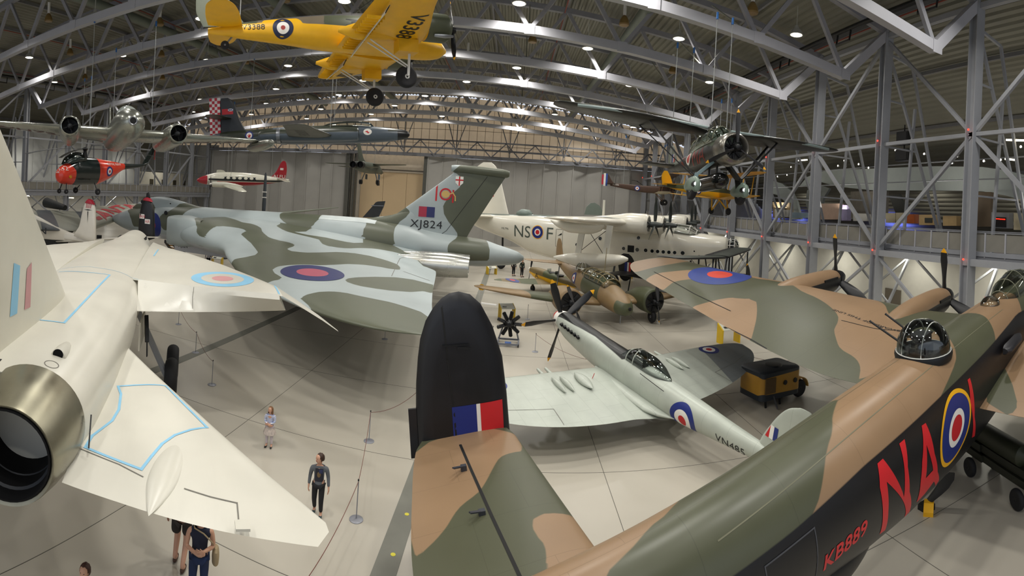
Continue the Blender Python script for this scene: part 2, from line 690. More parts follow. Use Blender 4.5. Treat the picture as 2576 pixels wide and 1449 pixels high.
lampdim.energy = lampdata.energy * .66
random.seed(4)
for x, yb in ((15.9, 26.5), (10, 31.4), (4.7, 36), (-.3, 28.9), (-5.1, 35), (-10.5, 28.6), (-15.6, 35.3), (-20.8, 28.6), (-27, 38.5), (-33, 33.5), (-40.4, 28.4), (-48.6, 38)):
    y = yb - 42
    while y < YF - 2:
        z = 18.5
        if y > -8:
            lo = bpy.data.objects.new('high_bay', lampdata if x > -12 else lampdim)
            lo.location = (x, y, z - .36)
            COL.objects.link(lo)
        if y > 19:
            if lamp0 is None:
                lamp0 = empty('high_bay_lamp', Vector((x, y, z)), 'round white high bay lamp hanging lit between the roof trusses', 'lamp', 'lit lamps under the roof')
                MB().tube([(0, 0, 1.5), (0, 0, .25)], .025, 6).lathe([(-.3, .42), (0, .3), (.1, .16), (.3, .1), (.32, .01)], 16, M=Matrix.Rotation(-PI / 2, 4, 'Y')).build('housing', FIX, lamp0)
                MB().lathe([(-.34, .01), (-.33, .30), (-.29, .38), (-.28, .01)], 18, M=Matrix.Rotation(-PI / 2, 4, 'Y')).build('diffuser', LIT, lamp0)
            else:
                copy_tree(lamp0, None, Matrix.Translation((x, y, z)))
        y += 14
off0 = None
for j, y in enumerate([23.2, 30.2, 37.2, 44.2]):
    for i in range(11):
        x = -44 + 5.6 * i
        z = chord_z(x) + 2.3
        if (i + j) % 2: continue
        if off0 is None:
            off0 = empty('bell_lamp', Vector((x, y + 1.6, z)), 'unlit brown bell lamp on a white stem under the roof', 'lamp', 'unlit bell lamps under the roof')
            MB().tube([(0, 0, 1.2), (0, 0, .35)], .11, 10).build('stem', WHITE, off0)
            MB().lathe([(-.30, .30), (-.22, .34), (0, .30), (.2, .2), (.32, .12), (.34, .01)], 16, M=Matrix.Rotation(-PI / 2, 4, 'Y')).build('bell', OFFM, off0)
        else:
            copy_tree(off0, None, Matrix.Translation((x, y + 1.6, z)))

# floor
struct(MB().box(((XL + XR) / 2 + 2, 30, -.15), (160, 130, .3)).build('floor', FLOORM, smooth=0))
jm = mat('floor_joint', '#5d5a52', .8)
mb = MB()
for x in (-48, -43, -38, -33, -28, -23, -17.2, -7.1, 2.85, 8.15, 13.4, 18.6):
    mb.box((x, 28, .001), (.015, 100, .004))
for y in (3.4, 8.3, 13.2, 18.1, 23, 28, 33, 38, 43, 48, 53, 58, 63, 68, 73):
    mb.box((-16, y, .001), (76, .015, .004))
struct(mb.build('trim_1', jm, smooth=0))
mb = MB()
for x, wd in ((-11.7, .42), (-1.9, .46), (8.15 + 5, .0)):
    if wd: mb.box((x, 28, .003), (wd, 100, .010))
struct(mb.build('trim_2', mat('drain_cover', '#77776e', .55, .1, noise=.08), smooth=0))
mb = MB()
ym = mat('floor_spot_yellow', '#d9cf43', .6)
for y in (9.6, 10.9, 12.6):
    mb.lathe([(0, .05), (.004, .05)], 12, M=Matrix.Translation((-1.85, y, .008)) @ Matrix.Rotation(-PI / 2, 4, 'Y'))
struct(mb.build('trim_3', ym))

# roof: corrugated sheet as one ribbed vault
xs = []
x = XL - 29.4
pts = []
pitch = .5
while x < 49.5:
    for dx, dz in ((0, 0), (.12, 0), (.20, .13), (.38, .13), (.46, 0)):
        xx = x + dx
        pts.append((xx, roof_z(xx) + dz))
    x += pitch
mb = MB()
vs, fs = [], []
ys = [YB, 10, 45, YF + .2]
for yy in ys:
    vs += [(px, yy, pz) for px, pz in pts]
n = len(pts)
for k in range(len(ys) - 1):
    for i in range(n - 1):
        fs.append((k * n + i, k * n + i + 1, (k + 1) * n + i + 1, (k + 1) * n + i))
# thin upper skin closes the sheet
o2 = len(vs)
vs += [(px, yy, pz + .35) for yy in (YB, YF + .2) for px, pz in pts[::5]]
m_ = len(pts[::5])
for i in range(m_ - 1):
    fs.append((o2 + i, o2 + m_ + i, o2 + m_ + i + 1, o2 + i + 1))
mb.add(vs, fs)
struct(mb.build('ceiling', ROOFM, smooth=20))

# trusses
NX = 12
def bx(k):
    return -50 + k * (67.2 / NX)
SIDEZ = 18.6
def truss(y, name='roof_truss'):
    e = empty(name, Vector((-16.4, y, 0)), 'pale grey arched roof truss spanning the hall', 'truss', 'roof trusses across the hall')
    T = Matrix.Translation((16.4, 0, 0))
    mb = MB()
    nodes = [Vector((bx(k) + 16.4, 0, chord_z(bx(k)))) for k in range(NX + 1)]
    ext = [Vector((XL + 16.4, 0, SIDEZ))] + nodes + [Vector((XR + 16.4, 0, SIDEZ))]
    for a, b in zip(ext, ext[1:]):
        mb.bar(a, b, .46, .50)
    for p in nodes:
        mb.box((p.x, -.25, p.z), (.6, .03, .6))
    mb.build('bottom_chord', STEELP, e, smooth=0)
    mb = MB()
    def tz(x): return roof_z(x) - .55
    tops = [Vector((XL + 16.4, 0, SIDEZ))] + [Vector(((bx(k) + bx(k + 1)) / 2 + 16.4, 0, tz((bx(k) + bx(k + 1)) / 2))) for k in range(NX)] + [Vector((XR + 16.4, 0, SIDEZ))]
    for a, b in zip(tops, tops[1:]):
        mb.bar(a, b, .34, .38)
    mb.build('top_chord', mat('truss_upper', '#8f8f95', .5), e, smooth=0)
    mb = MB()
    for k in range(NX):
        mb.bar(nodes[k], tops[k + 1], .22, .24)
        mb.bar(tops[k + 1], nodes[k + 1], .22, .24)
    mb.build('web', mat('truss_web', '#97979c', .5), e, smooth=0)
    # long raking bracing down from the chord towards the next bay
    for k in range(1, NX, 2):
        p = nodes[k]
        MB().tube([p, Vector((p.x, 6.7, tz(p.x - 16.4) - .1))], .045, 6).build('tie_rod', mat('tie_rod', '#a8a89e', .5), e, smooth=0)
    return e
tr0 = truss(TY[0])
for y in TY[1:]:
    copy_tree(tr0, None, Matrix.Translation((-16.4, y, 0)))
# purlins running along the hall
mb = MB()
for k in range(-6, 20):
    x = bx(k) + 2.8
    if abs(x + 16.4) > 60: continue
    mb.bar((x, YB, roof_z(x) - .25), (x, YF, roof_z(x) - .25), .14, .26)
struct(mb.build('trim_4', mat('purlin_paint', '#7c7c7e', .5), smooth=0))
mb = MB()
for x in (-51.5, -41, -30, -19, -8, 3, 19.6):
    mb.tube([(x, YB, roof_z(x) - .75), (x, YF, roof_z(x) - .75)], .045, 6)
struct(mb.build('trim_5', mat('sprinkler_pipe', '#8a3a2c', .5), smooth=0))
# black ring main with loops, both sides
for x, z, lab in ((18.2, 18.55, 'long black pipe with square loops under the roof beside the right columns'), (-50.2, 18.3, 'long black pipe with square loops under the roof beside the left columns')):
    mb = MB()
    mb.tube([(x, YB, z), (x, YF, z)], .16, 10)
    y = -4
    while y < YF - 4:
        mb.tube([(x, y, z), (x - .1, y, z - .75), (x - .1, y + 1.3, z - .75), (x, y + 1.3, z)], .07, 6)
        y += 7
    tag(mb.build('roof_pipe', mat('pipe_black', '#141414', .45), smooth=40), lab, 'pipe')
for x, z, lab in ((7.5, 19.35, 'grey green round air duct above the hanging high wing aeroplane'), (-30, 20.6, 'grey green round air duct over the silver jet bomber'), (-18.2, 20.95, 'grey green round air duct above the yellow trainer')):
    mb = MB()
    mb.tube([(x, 17.5, z), (x, YF - 2, z)], .38, 14)
    tag(mb.build('air_duct', mat('duct_paint', '#6f766b', .5), smooth=40), lab, 'duct')
# columns with their braces
def column(x, y, side, first=[None]):
    s = side
    M = Matrix.Translation((x, y, 0)) @ Matrix.Scale(1, 4)
    e = empty('steel_column', M, 'grey steel column carrying the roof trusses along the %s gallery' % ('right' if s > 0 else 'left'), 'column', 'columns along the %s gallery' % ('right' if s > 0 else 'left'))
    mb = MB()
    mb.box((0, -.24, 9.3), (.62, .06, 18.6)); mb.box((0, .24, 9.3), (.62, .06, 18.6)); mb.box((0, 0, 9.3), (.10, .46, 18.6))
    mb.box((0, 0, .02), (1.0, 1.0, .04))
    mb.build('column_shaft', COLP, e, smooth=0)
    for dx0, z0, dx1, z1 in ((.3, 18.0, 6.2, 5.6), (2.6, 17.2, 6.4, 5.6), (3.0, 14.5, 2.4, 5.0)):
        MB().bar((s * dx0, .3, z0), (s * dx1, .3, z1), .16).build('raking_leg', COLP, e, smooth=0)
    mb = MB()
    for z in (8.6, 11.7, 14.6):
        k = (18.0 - z) / 12.4
        mb.bar((0, .3, z), (s * (.3 + 5.9 * k), .3, z), .1)
    mb.bar((0, .3, 17.6), (s * 2.6, .3, 17.2), .14)
    mb.build('cross_tie', COLP, e, smooth=0)
    # legs under the gallery
    MB().bar((s * 3.2, .3, 5.0), (s * .3, .3, .1), .15).build('raking_leg', COLP, e, smooth=0)
    if s > 0:
        for z in (11.9, 5.3):
            o = MB().tube([(-.36, 0, z), (-.40, 0, z)], .05, 10).build('warning_light', mat('warning_red', '#ff3020', .4, emit='#ff2a1c', es=6), e)
    return e
cR = column(XR, TY[0] - 7, 1)
cL = column(XL, TY[0], -1)
for k, y in enumerate(TY + [TY[-1] + 5.2]):
    copy_tree(cR, None, Matrix.Translation((XR, y, 0)))
    if k: copy_tree(cL, None, Matrix.Translation((XL, y, 0)))
def bracing(x, side, lab):
    ys = [TY[0] - 7] + TY
    mid = 11.7
    for i in range(len(ys) - 1):
        a, b = ys[i], ys[i + 1]
        e = MB()
        if i % 2 == 1:
            a, b = b, a      # a = foot of the diagonals high, b = node
        if i % 2 == 0:
            hi, lo = a, b
        else:
            hi, lo = a, b
        e.bar((x, hi, 5.4), (x, lo, mid), .2)
        e.bar((x, lo, mid), (x, hi, 18.2), .2)
        e.bar((x, hi, 5.0), (x, lo, .2), .16)
        e.bar((x + side * 3, hi, .2), (x + side * 3, lo, 5.0), .12)
        e.bar((x + side * 3, lo, .2), (x + side * 3, hi, 5.0), .12)
        o = e.build('column_brace', COLP, smooth=0)
        tag(o, lab, 'brace', 'braces between the %s columns' % ('right' if side > 0 else 'left'))
bracing(XR, 1, 'grey diagonal brace fixed between two right hand columns')
bracing(XL, -1, 'grey diagonal brace fixed between two left hand columns')
mb = MB()
for x in (XL, XR):
    for z, wd in ((11.7, .2), (5.15, .34), (18.4, .3)):
        mb.bar((x, -6, z), (x, YF, z), wd)
struct(mb.build('trim_6', COLP, smooth=0))

# galleries
def gallery(x0, x1, deck, low, rail, y0, y1, lab, ysp=1.25):
    s = 1 if x1 > x0 else -1
    mb = MB()
    mb.box(((x0 + x1) / 2, (y0 + y1) / 2, (deck + low) / 2), (abs(x1 - x0), y1 - y0, deck - low))
    struct(mb.build('trim_7' if s > 0 else 'trim_8', DECKM, smooth=0))
    e = empty('gallery_railing', Vector((x0, y0, deck)), lab, 'railing')
    h = rail - deck
    mb = MB()
    mb.box((0, (y1 - y0) / 2, h - .05), (.09, y1 - y0, .05))
    mb.box((s * .12, (y1 - y0) / 2, h + .02), (.05, y1 - y0, .04))
    mb.box((-s * .04, (y1 - y0) / 2, .02), (.08, y1 - y0, .22))
    mb.build('hand_rail', DECKM, e, smooth=0)
    n = int((y1 - y0) / ysp)
    pst = pan = None
    for i in range(n + 1):
        y = i * (y1 - y0) / n
        if pst is None:
            pst = MB().box((0, 0, h / 2 - .1), (.07, .07, h + .1)).build('post', STEELP, e, smooth=0)
            o = pst
        else:
            o = pst.copy(); COL.objects.link(o)
        o.location = (-s * .02, y, 0)
        if i < n:
            if pan is None:
                pan = MB().box((0, 0, 0), (.015, (y1 - y0) / n - .10, h - .30)).build('mesh_panel', MESHP, e, smooth=0)
                o = pan
            else:
                o = pan.copy(); COL.objects.link(o)
            o.location = (0, y + (y1 - y0) / n / 2, h / 2 + .02)
    return e
gallery(20.9, 24.5, 5.55, 5.0, 6.72, -2, YF, 'grey railing with infill panels along the right hand gallery')
gallery(XL + .3, XL - 4, 5.0, 4.35, 6.25, 10, YF, 'grey railing with infill panels along the far left gallery')

# right hand gallery floor behind, lower wall
struct(MB().box((38, 30, 5.3), (26.4, 108, .5)).build('floor_upper', mat('gallery_carpet', '#5d5a57', .8), smooth=0))
mb = MB()
mb.box((25.6, 30, 2.5), (.3, 108, 5.0))
struct(mb.build('wall_right', WALLW, smooth=0))
mb = MB()
mb.box((-69, 30, 8), (.3, 108, 18))
struct(mb.build('wall_left', WALLW, smooth=0))
mb = MB()
mb.box((-62.5, 30, 2.0), (.3, 108, 4.0))
struct(mb.build('wall_left_lower', WALLW, smooth=0))
for (a, b_, X, z0, z1) in (((30, 0), (338, 0), -58.6, 4.6, 13.6),):
    y0, y1 = at_x(a[0], 400, X).y, at_x(b_[0], 400, X).y
    mb = MB()
    n_ = 7
    for i in range(n_):
        mb.box((X - .1, y0 + (y1 - y0) * (i + .5) / n_, (z0 + z1) / 2), (.2, (y1 - y0) / n_ - .05, z1 - z0))
    struct(mb.build('wall_left_panels', mat('panel_white', '#c4c5c1', .6, noise=.03), smooth=0))
mb = MB()
ya, yb = at_x(338, 400, -58.6).y, at_x(560, 400, -58.6).y
mb.box((-58.9, (ya + yb) / 2, 6.6), (.2, yb - ya, 3.6))
struct(mb.build('wall_left_offices', mat('office_wall', '#cfc9b8', .6), smooth=0))
for i in range(7):
    y = ya + (yb - ya) * (.18 + .12 * i)
    struct(MB().box((-58.75, y, 6.3), (.1, .9 + (i == 5) * 1.5, 1.7)).build('window_%d' % (i + 2), mat('office_window', '#4a4436' if i != 2 else '#4a4436', .2), smooth=0))
# gable: hangar doors in leaves, girder, glazing above
xd = [(-52, -26.6), (-13.3, 22.5)]
k = 0
for xa, xb in xd:
    n = round((xb - xa) / 2.25)
    wd = (xb - xa) / n
    for i in range(n):
        o = MB()
        sgn = 1 if i % 2 else -1
        a = Vector((xa + i * wd, YF + sgn * .22, 0))
        b = Vector((xa + (i + 1) * wd, YF - sgn * .22, 0))
        o.add([a, b, b + Vector((0, 0, 13)), a + Vector((0, 0, 13)), a + Vector((0, .12, 0)), b + Vector((0, .12, 0)), b + Vector((0, .12, 13)), a + Vector((0, .12, 13))],
              [(0, 1, 2, 3), (7, 6, 5, 4), (0, 4, 5, 1), (2, 6, 7, 3), (0, 3, 7, 4), (1, 5, 6, 2)])
        o.bar(a + Vector((0, -.05, 0)), a + Vector((0, -.05, 13)), .16, .12, up=(0, 1, 0))
        k += 1
        struct(o.build('door_%d' % k, DOORG, smooth=0))
mb = MB()
mb.box((-26.2, YF + .3, 6.6), (.9, 1.0, 13.2)); mb.box((-25.2, YF + .4, 6.6), (.35, .8, 13.2)); mb.box((-13.6, YF + .3, 6.6), (.7, 1, 13.2))
for i in range(4): mb.box((-25.9 + .4 * i, YF - .1, 6.5), (.10, .2, 13))
struct(mb.build('trim_9', mat('door_jamb', '#55554f', .5), smooth=0))
CREAM = mat('cream_door', '#d9bf98', .6, noise=.03, nscale=.3)
mb = MB()
for i in range(3):
    mb.box((-23 + 3.9 * i, YF + 3.0, 5.2), (3.86, .2, 10.4))
k += 1
struct(mb.build('door_%d' % k, CREAM, smooth=0))
mb = MB()
mb.box((-19.3, YF + 3.4, 6), (19, .2, 15)); mb.box((-19.3, YF + 3.0, 12.2), (13, .2, 2.6)); mb.box((-19.3, YF + 2.85, 10.55), (13, .15, .25))
struct(mb.build('wall_back_recess', mat('recess_wall', '#d8cdbb', .6), smooth=0))
mb = MB()
for z, d in ((13.25, .5), (14.4, .25), (15.6, .2)):
    mb.box((-15, YF - .5, z), (76, .4, d))
x = -52
while x < 22:
    mb.bar((x, YF - .9, 13.3), (x + 2.2, YF - .9, 15.5), .16); mb.bar((x + 2.2, YF - .9, 15.5), (x + 4.4, YF - .9, 13.3), .16)
    mb.bar((x, YF - 1.6, 13.2), (x + 2.2, YF - .4, 13.2), .12)
    x += 4.4
x = -50
while x < 22:
    mb.bar((x, YF - .4, 13), (x, YF - .4, roof_z(x)), .14)
    mb.bar((x, YF - 1.4, 14), (x + 2.6, YF - .4, roof_z(x) - .3), .12)
    mb.bar((x, YF - 1.4, 14), (x - 2.6, YF - .4, roof_z(x) - .3), .12)
    x += 8.2
struct(mb.build('trim_10', mat('girder_grey', '#77787d', .5), smooth=0))
gl = mat('gable_glazing', '#bfb19d', .5, noise=.25, nscale=.3, emit='#d2bb9c', es=.30)
mb = MB()
xx = XL - 14
top = []
while xx < 46:
    top.append(xx); xx += 4
for a, b in zip(top, top[1:]):
    mb.add([(a, YF + .6, 13.2), (b, YF + .6, 13.2), (b, YF + .6, max(13.3, roof_z(b))), (a, YF + .6, max(13.3, roof_z(a))),
            (a, YF + .8, 13.2), (b, YF + .8, 13.2), (b, YF + .8, max(13.3, roof_z(b))), (a, YF + .8, max(13.3, roof_z(a)))],
           [(0, 1, 2, 3), (7, 6, 5, 4), (0, 4, 5, 1)])
struct(mb.build('window_1', gl, smooth=0))
mb = MB()
for i in range(60):
    x = -51 + 1.25 * i
    mb.box((x, YF + .55, (13 + roof_z(x)) / 2), (.05, .05, roof_z(x) - 13))
for z in (15.2, 17.4, 19.6):
    mb.box((-15, YF + .55, z), (74, .05, .05))
struct(mb.build('window_frame_1', mat('glazing_bar', '#6d5a45', .5), smooth=0))
mb = MB()
mb.box((-61.5, YF + .6, 7), (20, .3, 14)); mb.box((36, YF + .6, 7.5), (27, .3, 15))
struct(mb.build('wall_back', mat('wall_grey', '#bdbcb6', .6), smooth=0))
# door in the lower right wall, cream wall lights under the gallery
struct(MB().box((25.38, at_x(2247, 735, 25.4).y, 1.1), (.1, 1.6, 2.2)).build('door_90', mat('door_brown', '#6e665a', .5), smooth=0))
for y in (10, 17, 24, 33, 42, 52, 62):
    area('gallery_light', (23.2, y, 4.9), 1.6, 120, (0, 0, 0), (1, .97, .82))
for y in (40, 50, 60, 70):
    area('gallery_light', (-55.5, y, 9.0), 1.5, 60, (0, R(50), 0), (1, .97, .88))
for y in (5, 15, 25, 36, 48, 60):  # added fill lights, brighten the dark roof and space behind the right columns
    area('gallery_light', (37, y, 10.5), 3.0, 260, (0, 0, 0), (1, .95, .86))
    area('roof_fill_light', (27, y, 8.0), 2.5, 110, (PI, 0, 0), (1, .93, .82))
for y in (16, 26, 36, 46, 56, 66):
    area('gallery_light', (-57, y, 4.2), 2, 110, (0, 0, 0), (1, .98, .9))
# ================================================================== helpers reading the photograph in an aircraft's own axes
def lp(M, px, n, off):
    """where the sight line through a pixel meets the plane n.p = off of the aircraft's own axes"""
    Mi = M.inverted()
    e = Mi @ Vector((0, 0, EYE))
    d = (Mi.to_3x3() @ ray(*px))
    n = Vector(n)
    return e + d * ((off - n.dot(e)) / n.dot(d))
def lpl(M, pts, n, off, ax=(0, 1)):
    return [(lambda p: (p[ax[0]], p[ax[1]]))(lp(M, p, n, off)) for p in pts]
def zz(L, z, x0, y0):
    return [(x0 + a / z, y0 + b / z) for a, b in L]
def hitl(M, tree, px):
    Mi = M.inverted()
    e = Mi @ Vector((0, 0, EYE))
    d = (Mi.to_3x3() @ ray(*px)).normalized()
    h = tree.ray_cast(e, d)
    return h[0]
# ================================================================== the four engined bomber in the foreground
M = pose((18.80, 10.70, 4.47), .2818, -.1238)
LM = M
EARTH, GREEN, NIGHT = '#8f7458', '#4e503d', '#141417'
lanc = empty('bomber_aircraft', M, 'brown and green camouflaged bomber with black sides and red letters NA I', 'aircraft')
camo_body = mat('bomber_body_paint', GREEN, .36, noise=.05, nscale=1.2, layers=(('earth', EARTH), ('night', NIGHT)), panel=.9)
camo_wing = mat('bomber_wing_paint', GREEN, .42, noise=.06, nscale=.9, layers=(('earth', EARTH), ('night', NIGHT)), panel=1.1)
nightp = mat('night_black', NIGHT, .45, noise=.06, nscale=2, panel=.7)
rows = [(-.3, -.35, .22, .3, .3, 2), (-.8, -.25, .5, .6, .6, 2), (-1.8, -.1, .75, .85, .95, 2), (-3.2, 0, .88, 1.02, 1.3, 2.1), (-6, 0, .95, 1.12, 1.65, 2.3), (-9.5, 0, .97, 1.17, 1.75, 2.3),
        (-12.4, 0, .94, 1.15, 1.55, 2.2), (-14, 0, .89, 1.12, 1.30, 2.1), (-15.6, 0, .80, 1.05, 1.02, 2), (-17.4, .05, .67, .90, .72, 2), (-19.2, .1, .52, .70, .45, 2), (-20.4, .1, .38, .50, .42, 2), (-20.8, .1, .2, .3, .3, 2)]
b = MB()
b.rings(body(rows, 64, 10))
fus = b.build('fuselage', camo_body, lanc, smooth=50)
V = verts(fus)
tree_f = bvh(fus)
seam = np.interp(-V[:, 0], [0, 3, 6.5, 9, 12, 14.4, 15.9, 17.5, 21], [.2, .5, .82, .72, .66, .60, .47, .40, .35])
attr(fus, 'night', seam - V[:, 2])
th = np.arctan2(V[:, 2], -V[:, 1])
def cyl(pts):
    o = []
    for p in pts:
        h = hitl(M, tree_f, p)
        if h is not None:
            o.append((h.x, math.atan2(h.z, -h.y)))
    return o
def band(a, b):
    a, b = cyl(a), cyl(b)
    a = [(a[0][0] + (a[0][1] - 3.6) * .15 if False else a[0][0], 3.6)] + a + [(a[-1][0], -1)]
    b = [(b[0][0], 3.6)] + b + [(b[-1][0], -1)]
    return a + b[::-1]
e1l = [(2162, 944), (2155, 953), (2130, 978), (2107, 1006), (2097, 1031), (2092, 1049), (2092, 1086), (2080, 1124), (2075, 1149), (2071, 1186), (2057, 1261), (2040, 1299), (2027, 1321)]
e1r = [(2366, 830), (2380, 840), (2394, 859), (2406, 884), (2406, 909), (2392, 944), (2374, 984), (2365, 1003)]
e2l = [(2464, 790), (2479, 798), (2494, 819), (2504, 854), (2504, 871)]
e2r = [(2540, 715), (2552, 739), (2567, 769), (2572, 799)]
e3r = [(1790, 1200), (1749, 1226), (1711, 1259), (1679, 1294), (1649, 1316), (1629, 1334), (1609, 1362), (1584, 1387), (1554, 1417), (1523, 1447)]
P1, P2 = band(e1l, e1r), band(e2l, e2r)
a3 = cyl(e3r)
P3 = [(a3[0][0] + .3, 3.6)] + a3 + [(a3[-1][0] - .6, -1), (-22, -1), (-22, 3.6)]
V2 = np.column_stack([V[:, 0], np.where(th < -1.2, th + 2 * PI, th)])
r = np.full(len(V), -9.)
for p in (P1, P2, P3):
    r = np.maximum(r, sdf(V2, p))
attr(fus, 'earth', r)

# wings
def dz(y): return -.35 + max(0, abs(y) - 2.9) * .12
secs = [(.6, -3.8, -10.1, -.35, .85), (2.9, -3.9, -10.3, -.35, .82), (5.0, -4.4, -10.45, dz(5), .78), (8.4, -5.13, -10.25, dz(8.4), .62), (10.7, -5.9, -10.1, dz(10.7), .5), (13.2, -6.6, -9.95, dz(13.2), .36),
        (14.3, -6.8, -9.75, dz(14.3), .28), (15.0, -7.05, -9.45, dz(15), .2), (15.45, -7.5, -9.0, dz(15.5), .11), (15.62, -8.1, -8.4, dz(15.6), .03)]
wm = wing(secs, 9, 22)
wp = wm.build('wing', camo_wing, lanc, smooth=50)
nW, oW = (0, -.12, 1), -.348 + -.35 + .25
z1 = lambda L: lpl(M, zz(L, 5.152, 1560, 600), nW, oW)
z2 = lambda L: lpl(M, zz(L, 4.115, 1950, 650), nW, oW)
A_ = z1([(90, 235), (300, 218), (560, 200), (800, 215), (940, 248), (760, 290), (620, 310), (440, 330), (250, 360), (190, 365), (60, 340)])
B_ = z1([(340, 445), (470, 400), (650, 395), (980, 385), (1100, 420), (1050, 500), (900, 500), (700, 510), (640, 545), (540, 600), (400, 540), (320, 480)])
C_ = z1([(900, 800), (1150, 765), (1300, 745), (1500, 740), (1600, 775), (1700, 760), (1770, 800), (1780, 900), (1770, 1000), (1740, 1100), (1690, 1240), (1560, 1200), (1240, 1050), (960, 860)])
D_ = z1([(1700, 380), (1900, 420), (2100, 470), (2300, 520), (2576, 545), (2576, 810), (2380, 730), (2310, 680), (2250, 620), (2130, 570), (1900, 530), (1680, 515)])
E_ = z2([(0, 100), (330, 180), (650, 180), (1000, 350), (1010, 410), (1080, 450), (1150, 520), (1160, 570), (1200, 640), (1290, 720), (1400, 760), (1500, 1000), (860, 1230), (860, 1195), (880, 1100), (860, 1030), (800, 970), (700, 920), (650, 880), (620, 800), (600, 740), (650, 680), (655, 630), (600, 560), (500, 480), (380, 410), (250, 350), (220, 290), (100, 250), (0, 225)])
F_ = z2([(1690, 480), (2000, 500), (2000, 560), (1830, 620), (1780, 560)])
paint(wp, 'earth', [A_, B_, C_, D_, E_, F_], (0, 1), smooth=1)
attr(wp, 'night', (np.array([dz(y) for y in verts(wp)[:, 1]]) - .06 - verts(wp)[:, 2]) * 1.0)
secs2 = [(-y, a, b_, z, t) for y, a, b_, z, t in secs]
ws = wing(secs2, 9, 22).build('wing', camo_wing, lanc, smooth=50)
# near wing: its brown and green follow what the right edge of the picture shows
nS, oS = (0, .12, 1), -.348 - .35 + .25
g1 = lpl(M, [(2478, 1012), (2500, 950), (2520, 938), (2545, 975), (2560, 1015), (2540, 1035)], nS, oS)
paint(ws, 'earth', [[(-3, 0), (-11, 0), (-11, -6.5), (-8, -7.5), (-6, -6), (-3, -7)], [(-4, -10), (-11, -9), (-11, -13), (-7, -12)]], (0, 1), ok=None)
V = verts(ws)
a = ws.data.attributes['earth']
vals = np.empty(len(V), np.float32)
a.data.foreach_get('value', vals)
a.data.foreach_set('value', np.minimum(vals, -sdf(V[:, :2], g1)).astype(np.float32))
attr(ws, 'night', (np.array([dz(y) for y in V[:, 1]]) - .06 - V[:, 2]))
# aileron and flap gaps
tw = bvh(wp)
gap = mat('gap_black', '#0c0c0c', .7)
for nm, pts, wd in (('aileron_gap', zz([(440, 385), (690, 515), (960, 665), (1428, 888)], 5.152, 1560, 600), .035), ('flap_gap', zz([(1290, 1012), (1700, 1215), (2110, 1443)], 5.152, 1560, 600), .04), ('walkway_line', zz([(690, 668), (1050, 750), (1290, 782)], 4.115, 1950, 650), .03)):
    L2 = lpl(M, pts, nW, oW)
    decal(nm, tw, [(stroke_tris(L2, wd), gap)], (0, 0, 0), (1, 0, 0), (0, 1, 0), (0, 0, -1), lanc, eps=.008, L=.4)
c0 = lp(M, (2188, 818), nW, oW)
decal('wing_lettering', tw, [(text_tris('FORWARD OF THIS LINE', .13, 1.5, .01), gap)], c0, (0, 1, 0), (-1, 0, 0), (0, 0, -1), lanc, L=.4)
roundel('roundel', tw, (-7.27, 11.3, 0), (1, 0, 0), (0, 1, 0), (0, 0, -1), 1.33, lanc, [(1, mat('roundel_dull_blue', '#2c3f86', .4, noise=.1)), (.4, mat('roundel_dull_red', '#c8402f', .4, noise=.1))], L=.25)
# tailplane
ts = [(.3, -17.85, -20.25, .05, .34), (1.5, -17.88, -20.3, .05, .32), (3.4, -17.93, -20.15, .05, .26), (4.6, -17.97, -19.98, .05, .2), (5.05, -18.05, -19.8, .05, .14)]
tp = wing([(-a, *r_) for a, *r_ in ts][::-1] + [], 5, 18).build('tailplane', camo_wing, lanc, smooth=50)
attr(tp, 'earth', np.full(len(tp.data.vertices), -1.)); attr(tp, 'night', -.02 - verts(tp)[:, 2])
tq = wing(ts, 10, 18).build('tailplane', camo_wing, lanc, smooth=50)
z3 = lambda L: lpl(M, zz(L, 3.724, 1020, 1060), (0, 0, 1), .14)
T1 = z3([(60, 1270), (180, 1175), (300, 1080), (400, 970), (460, 870), (520, 800), (600, 745), (690, 690), (760, 590), (830, 450), (890, 350), (980, 310), (1130, 265), (1000, 40), (300, 100), (-60, 350)])
T2 = z3([(1180, 970), (1230, 920), (1320, 885), (1600, 855), (1800, 850), (1900, 1100), (1500, 1500), (1290, 1450), (1320, 1350), (1300, 1200), (1230, 1130), (1180, 1030)])
paint(tq, 'earth', [T1, T2], (0, 1), smooth=1)
attr(tq, 'night', -.02 - verts(tq)[:, 2])
tt = bvh(tq)
decal('elevator_gap', tt, [(stroke_tris([(-19.12, 4.5), (-19.1, 3.6), (-19.06, 2.2), (-19.0, .7)], .05), gap)], (0, 0, 0), (1, 0, 0), (0, 1, 0), (0, 0, -1), lanc, L=.3)
for p, q in (((1166, 1173), (1140, 1178)), ((1212, 1286), (1182, 1290))):
    a, c = lp(M, p, (0, 0, 1), .22), lp(M, q, (0, 0, 1), .30)
    MB().bar(a, c, .05, .02).box((a.x, a.y, a.z - .03), (.1, .08, .1)).build('static_bracket', mat('bracket_grey', '#33363d', .5), lanc, smooth=0)
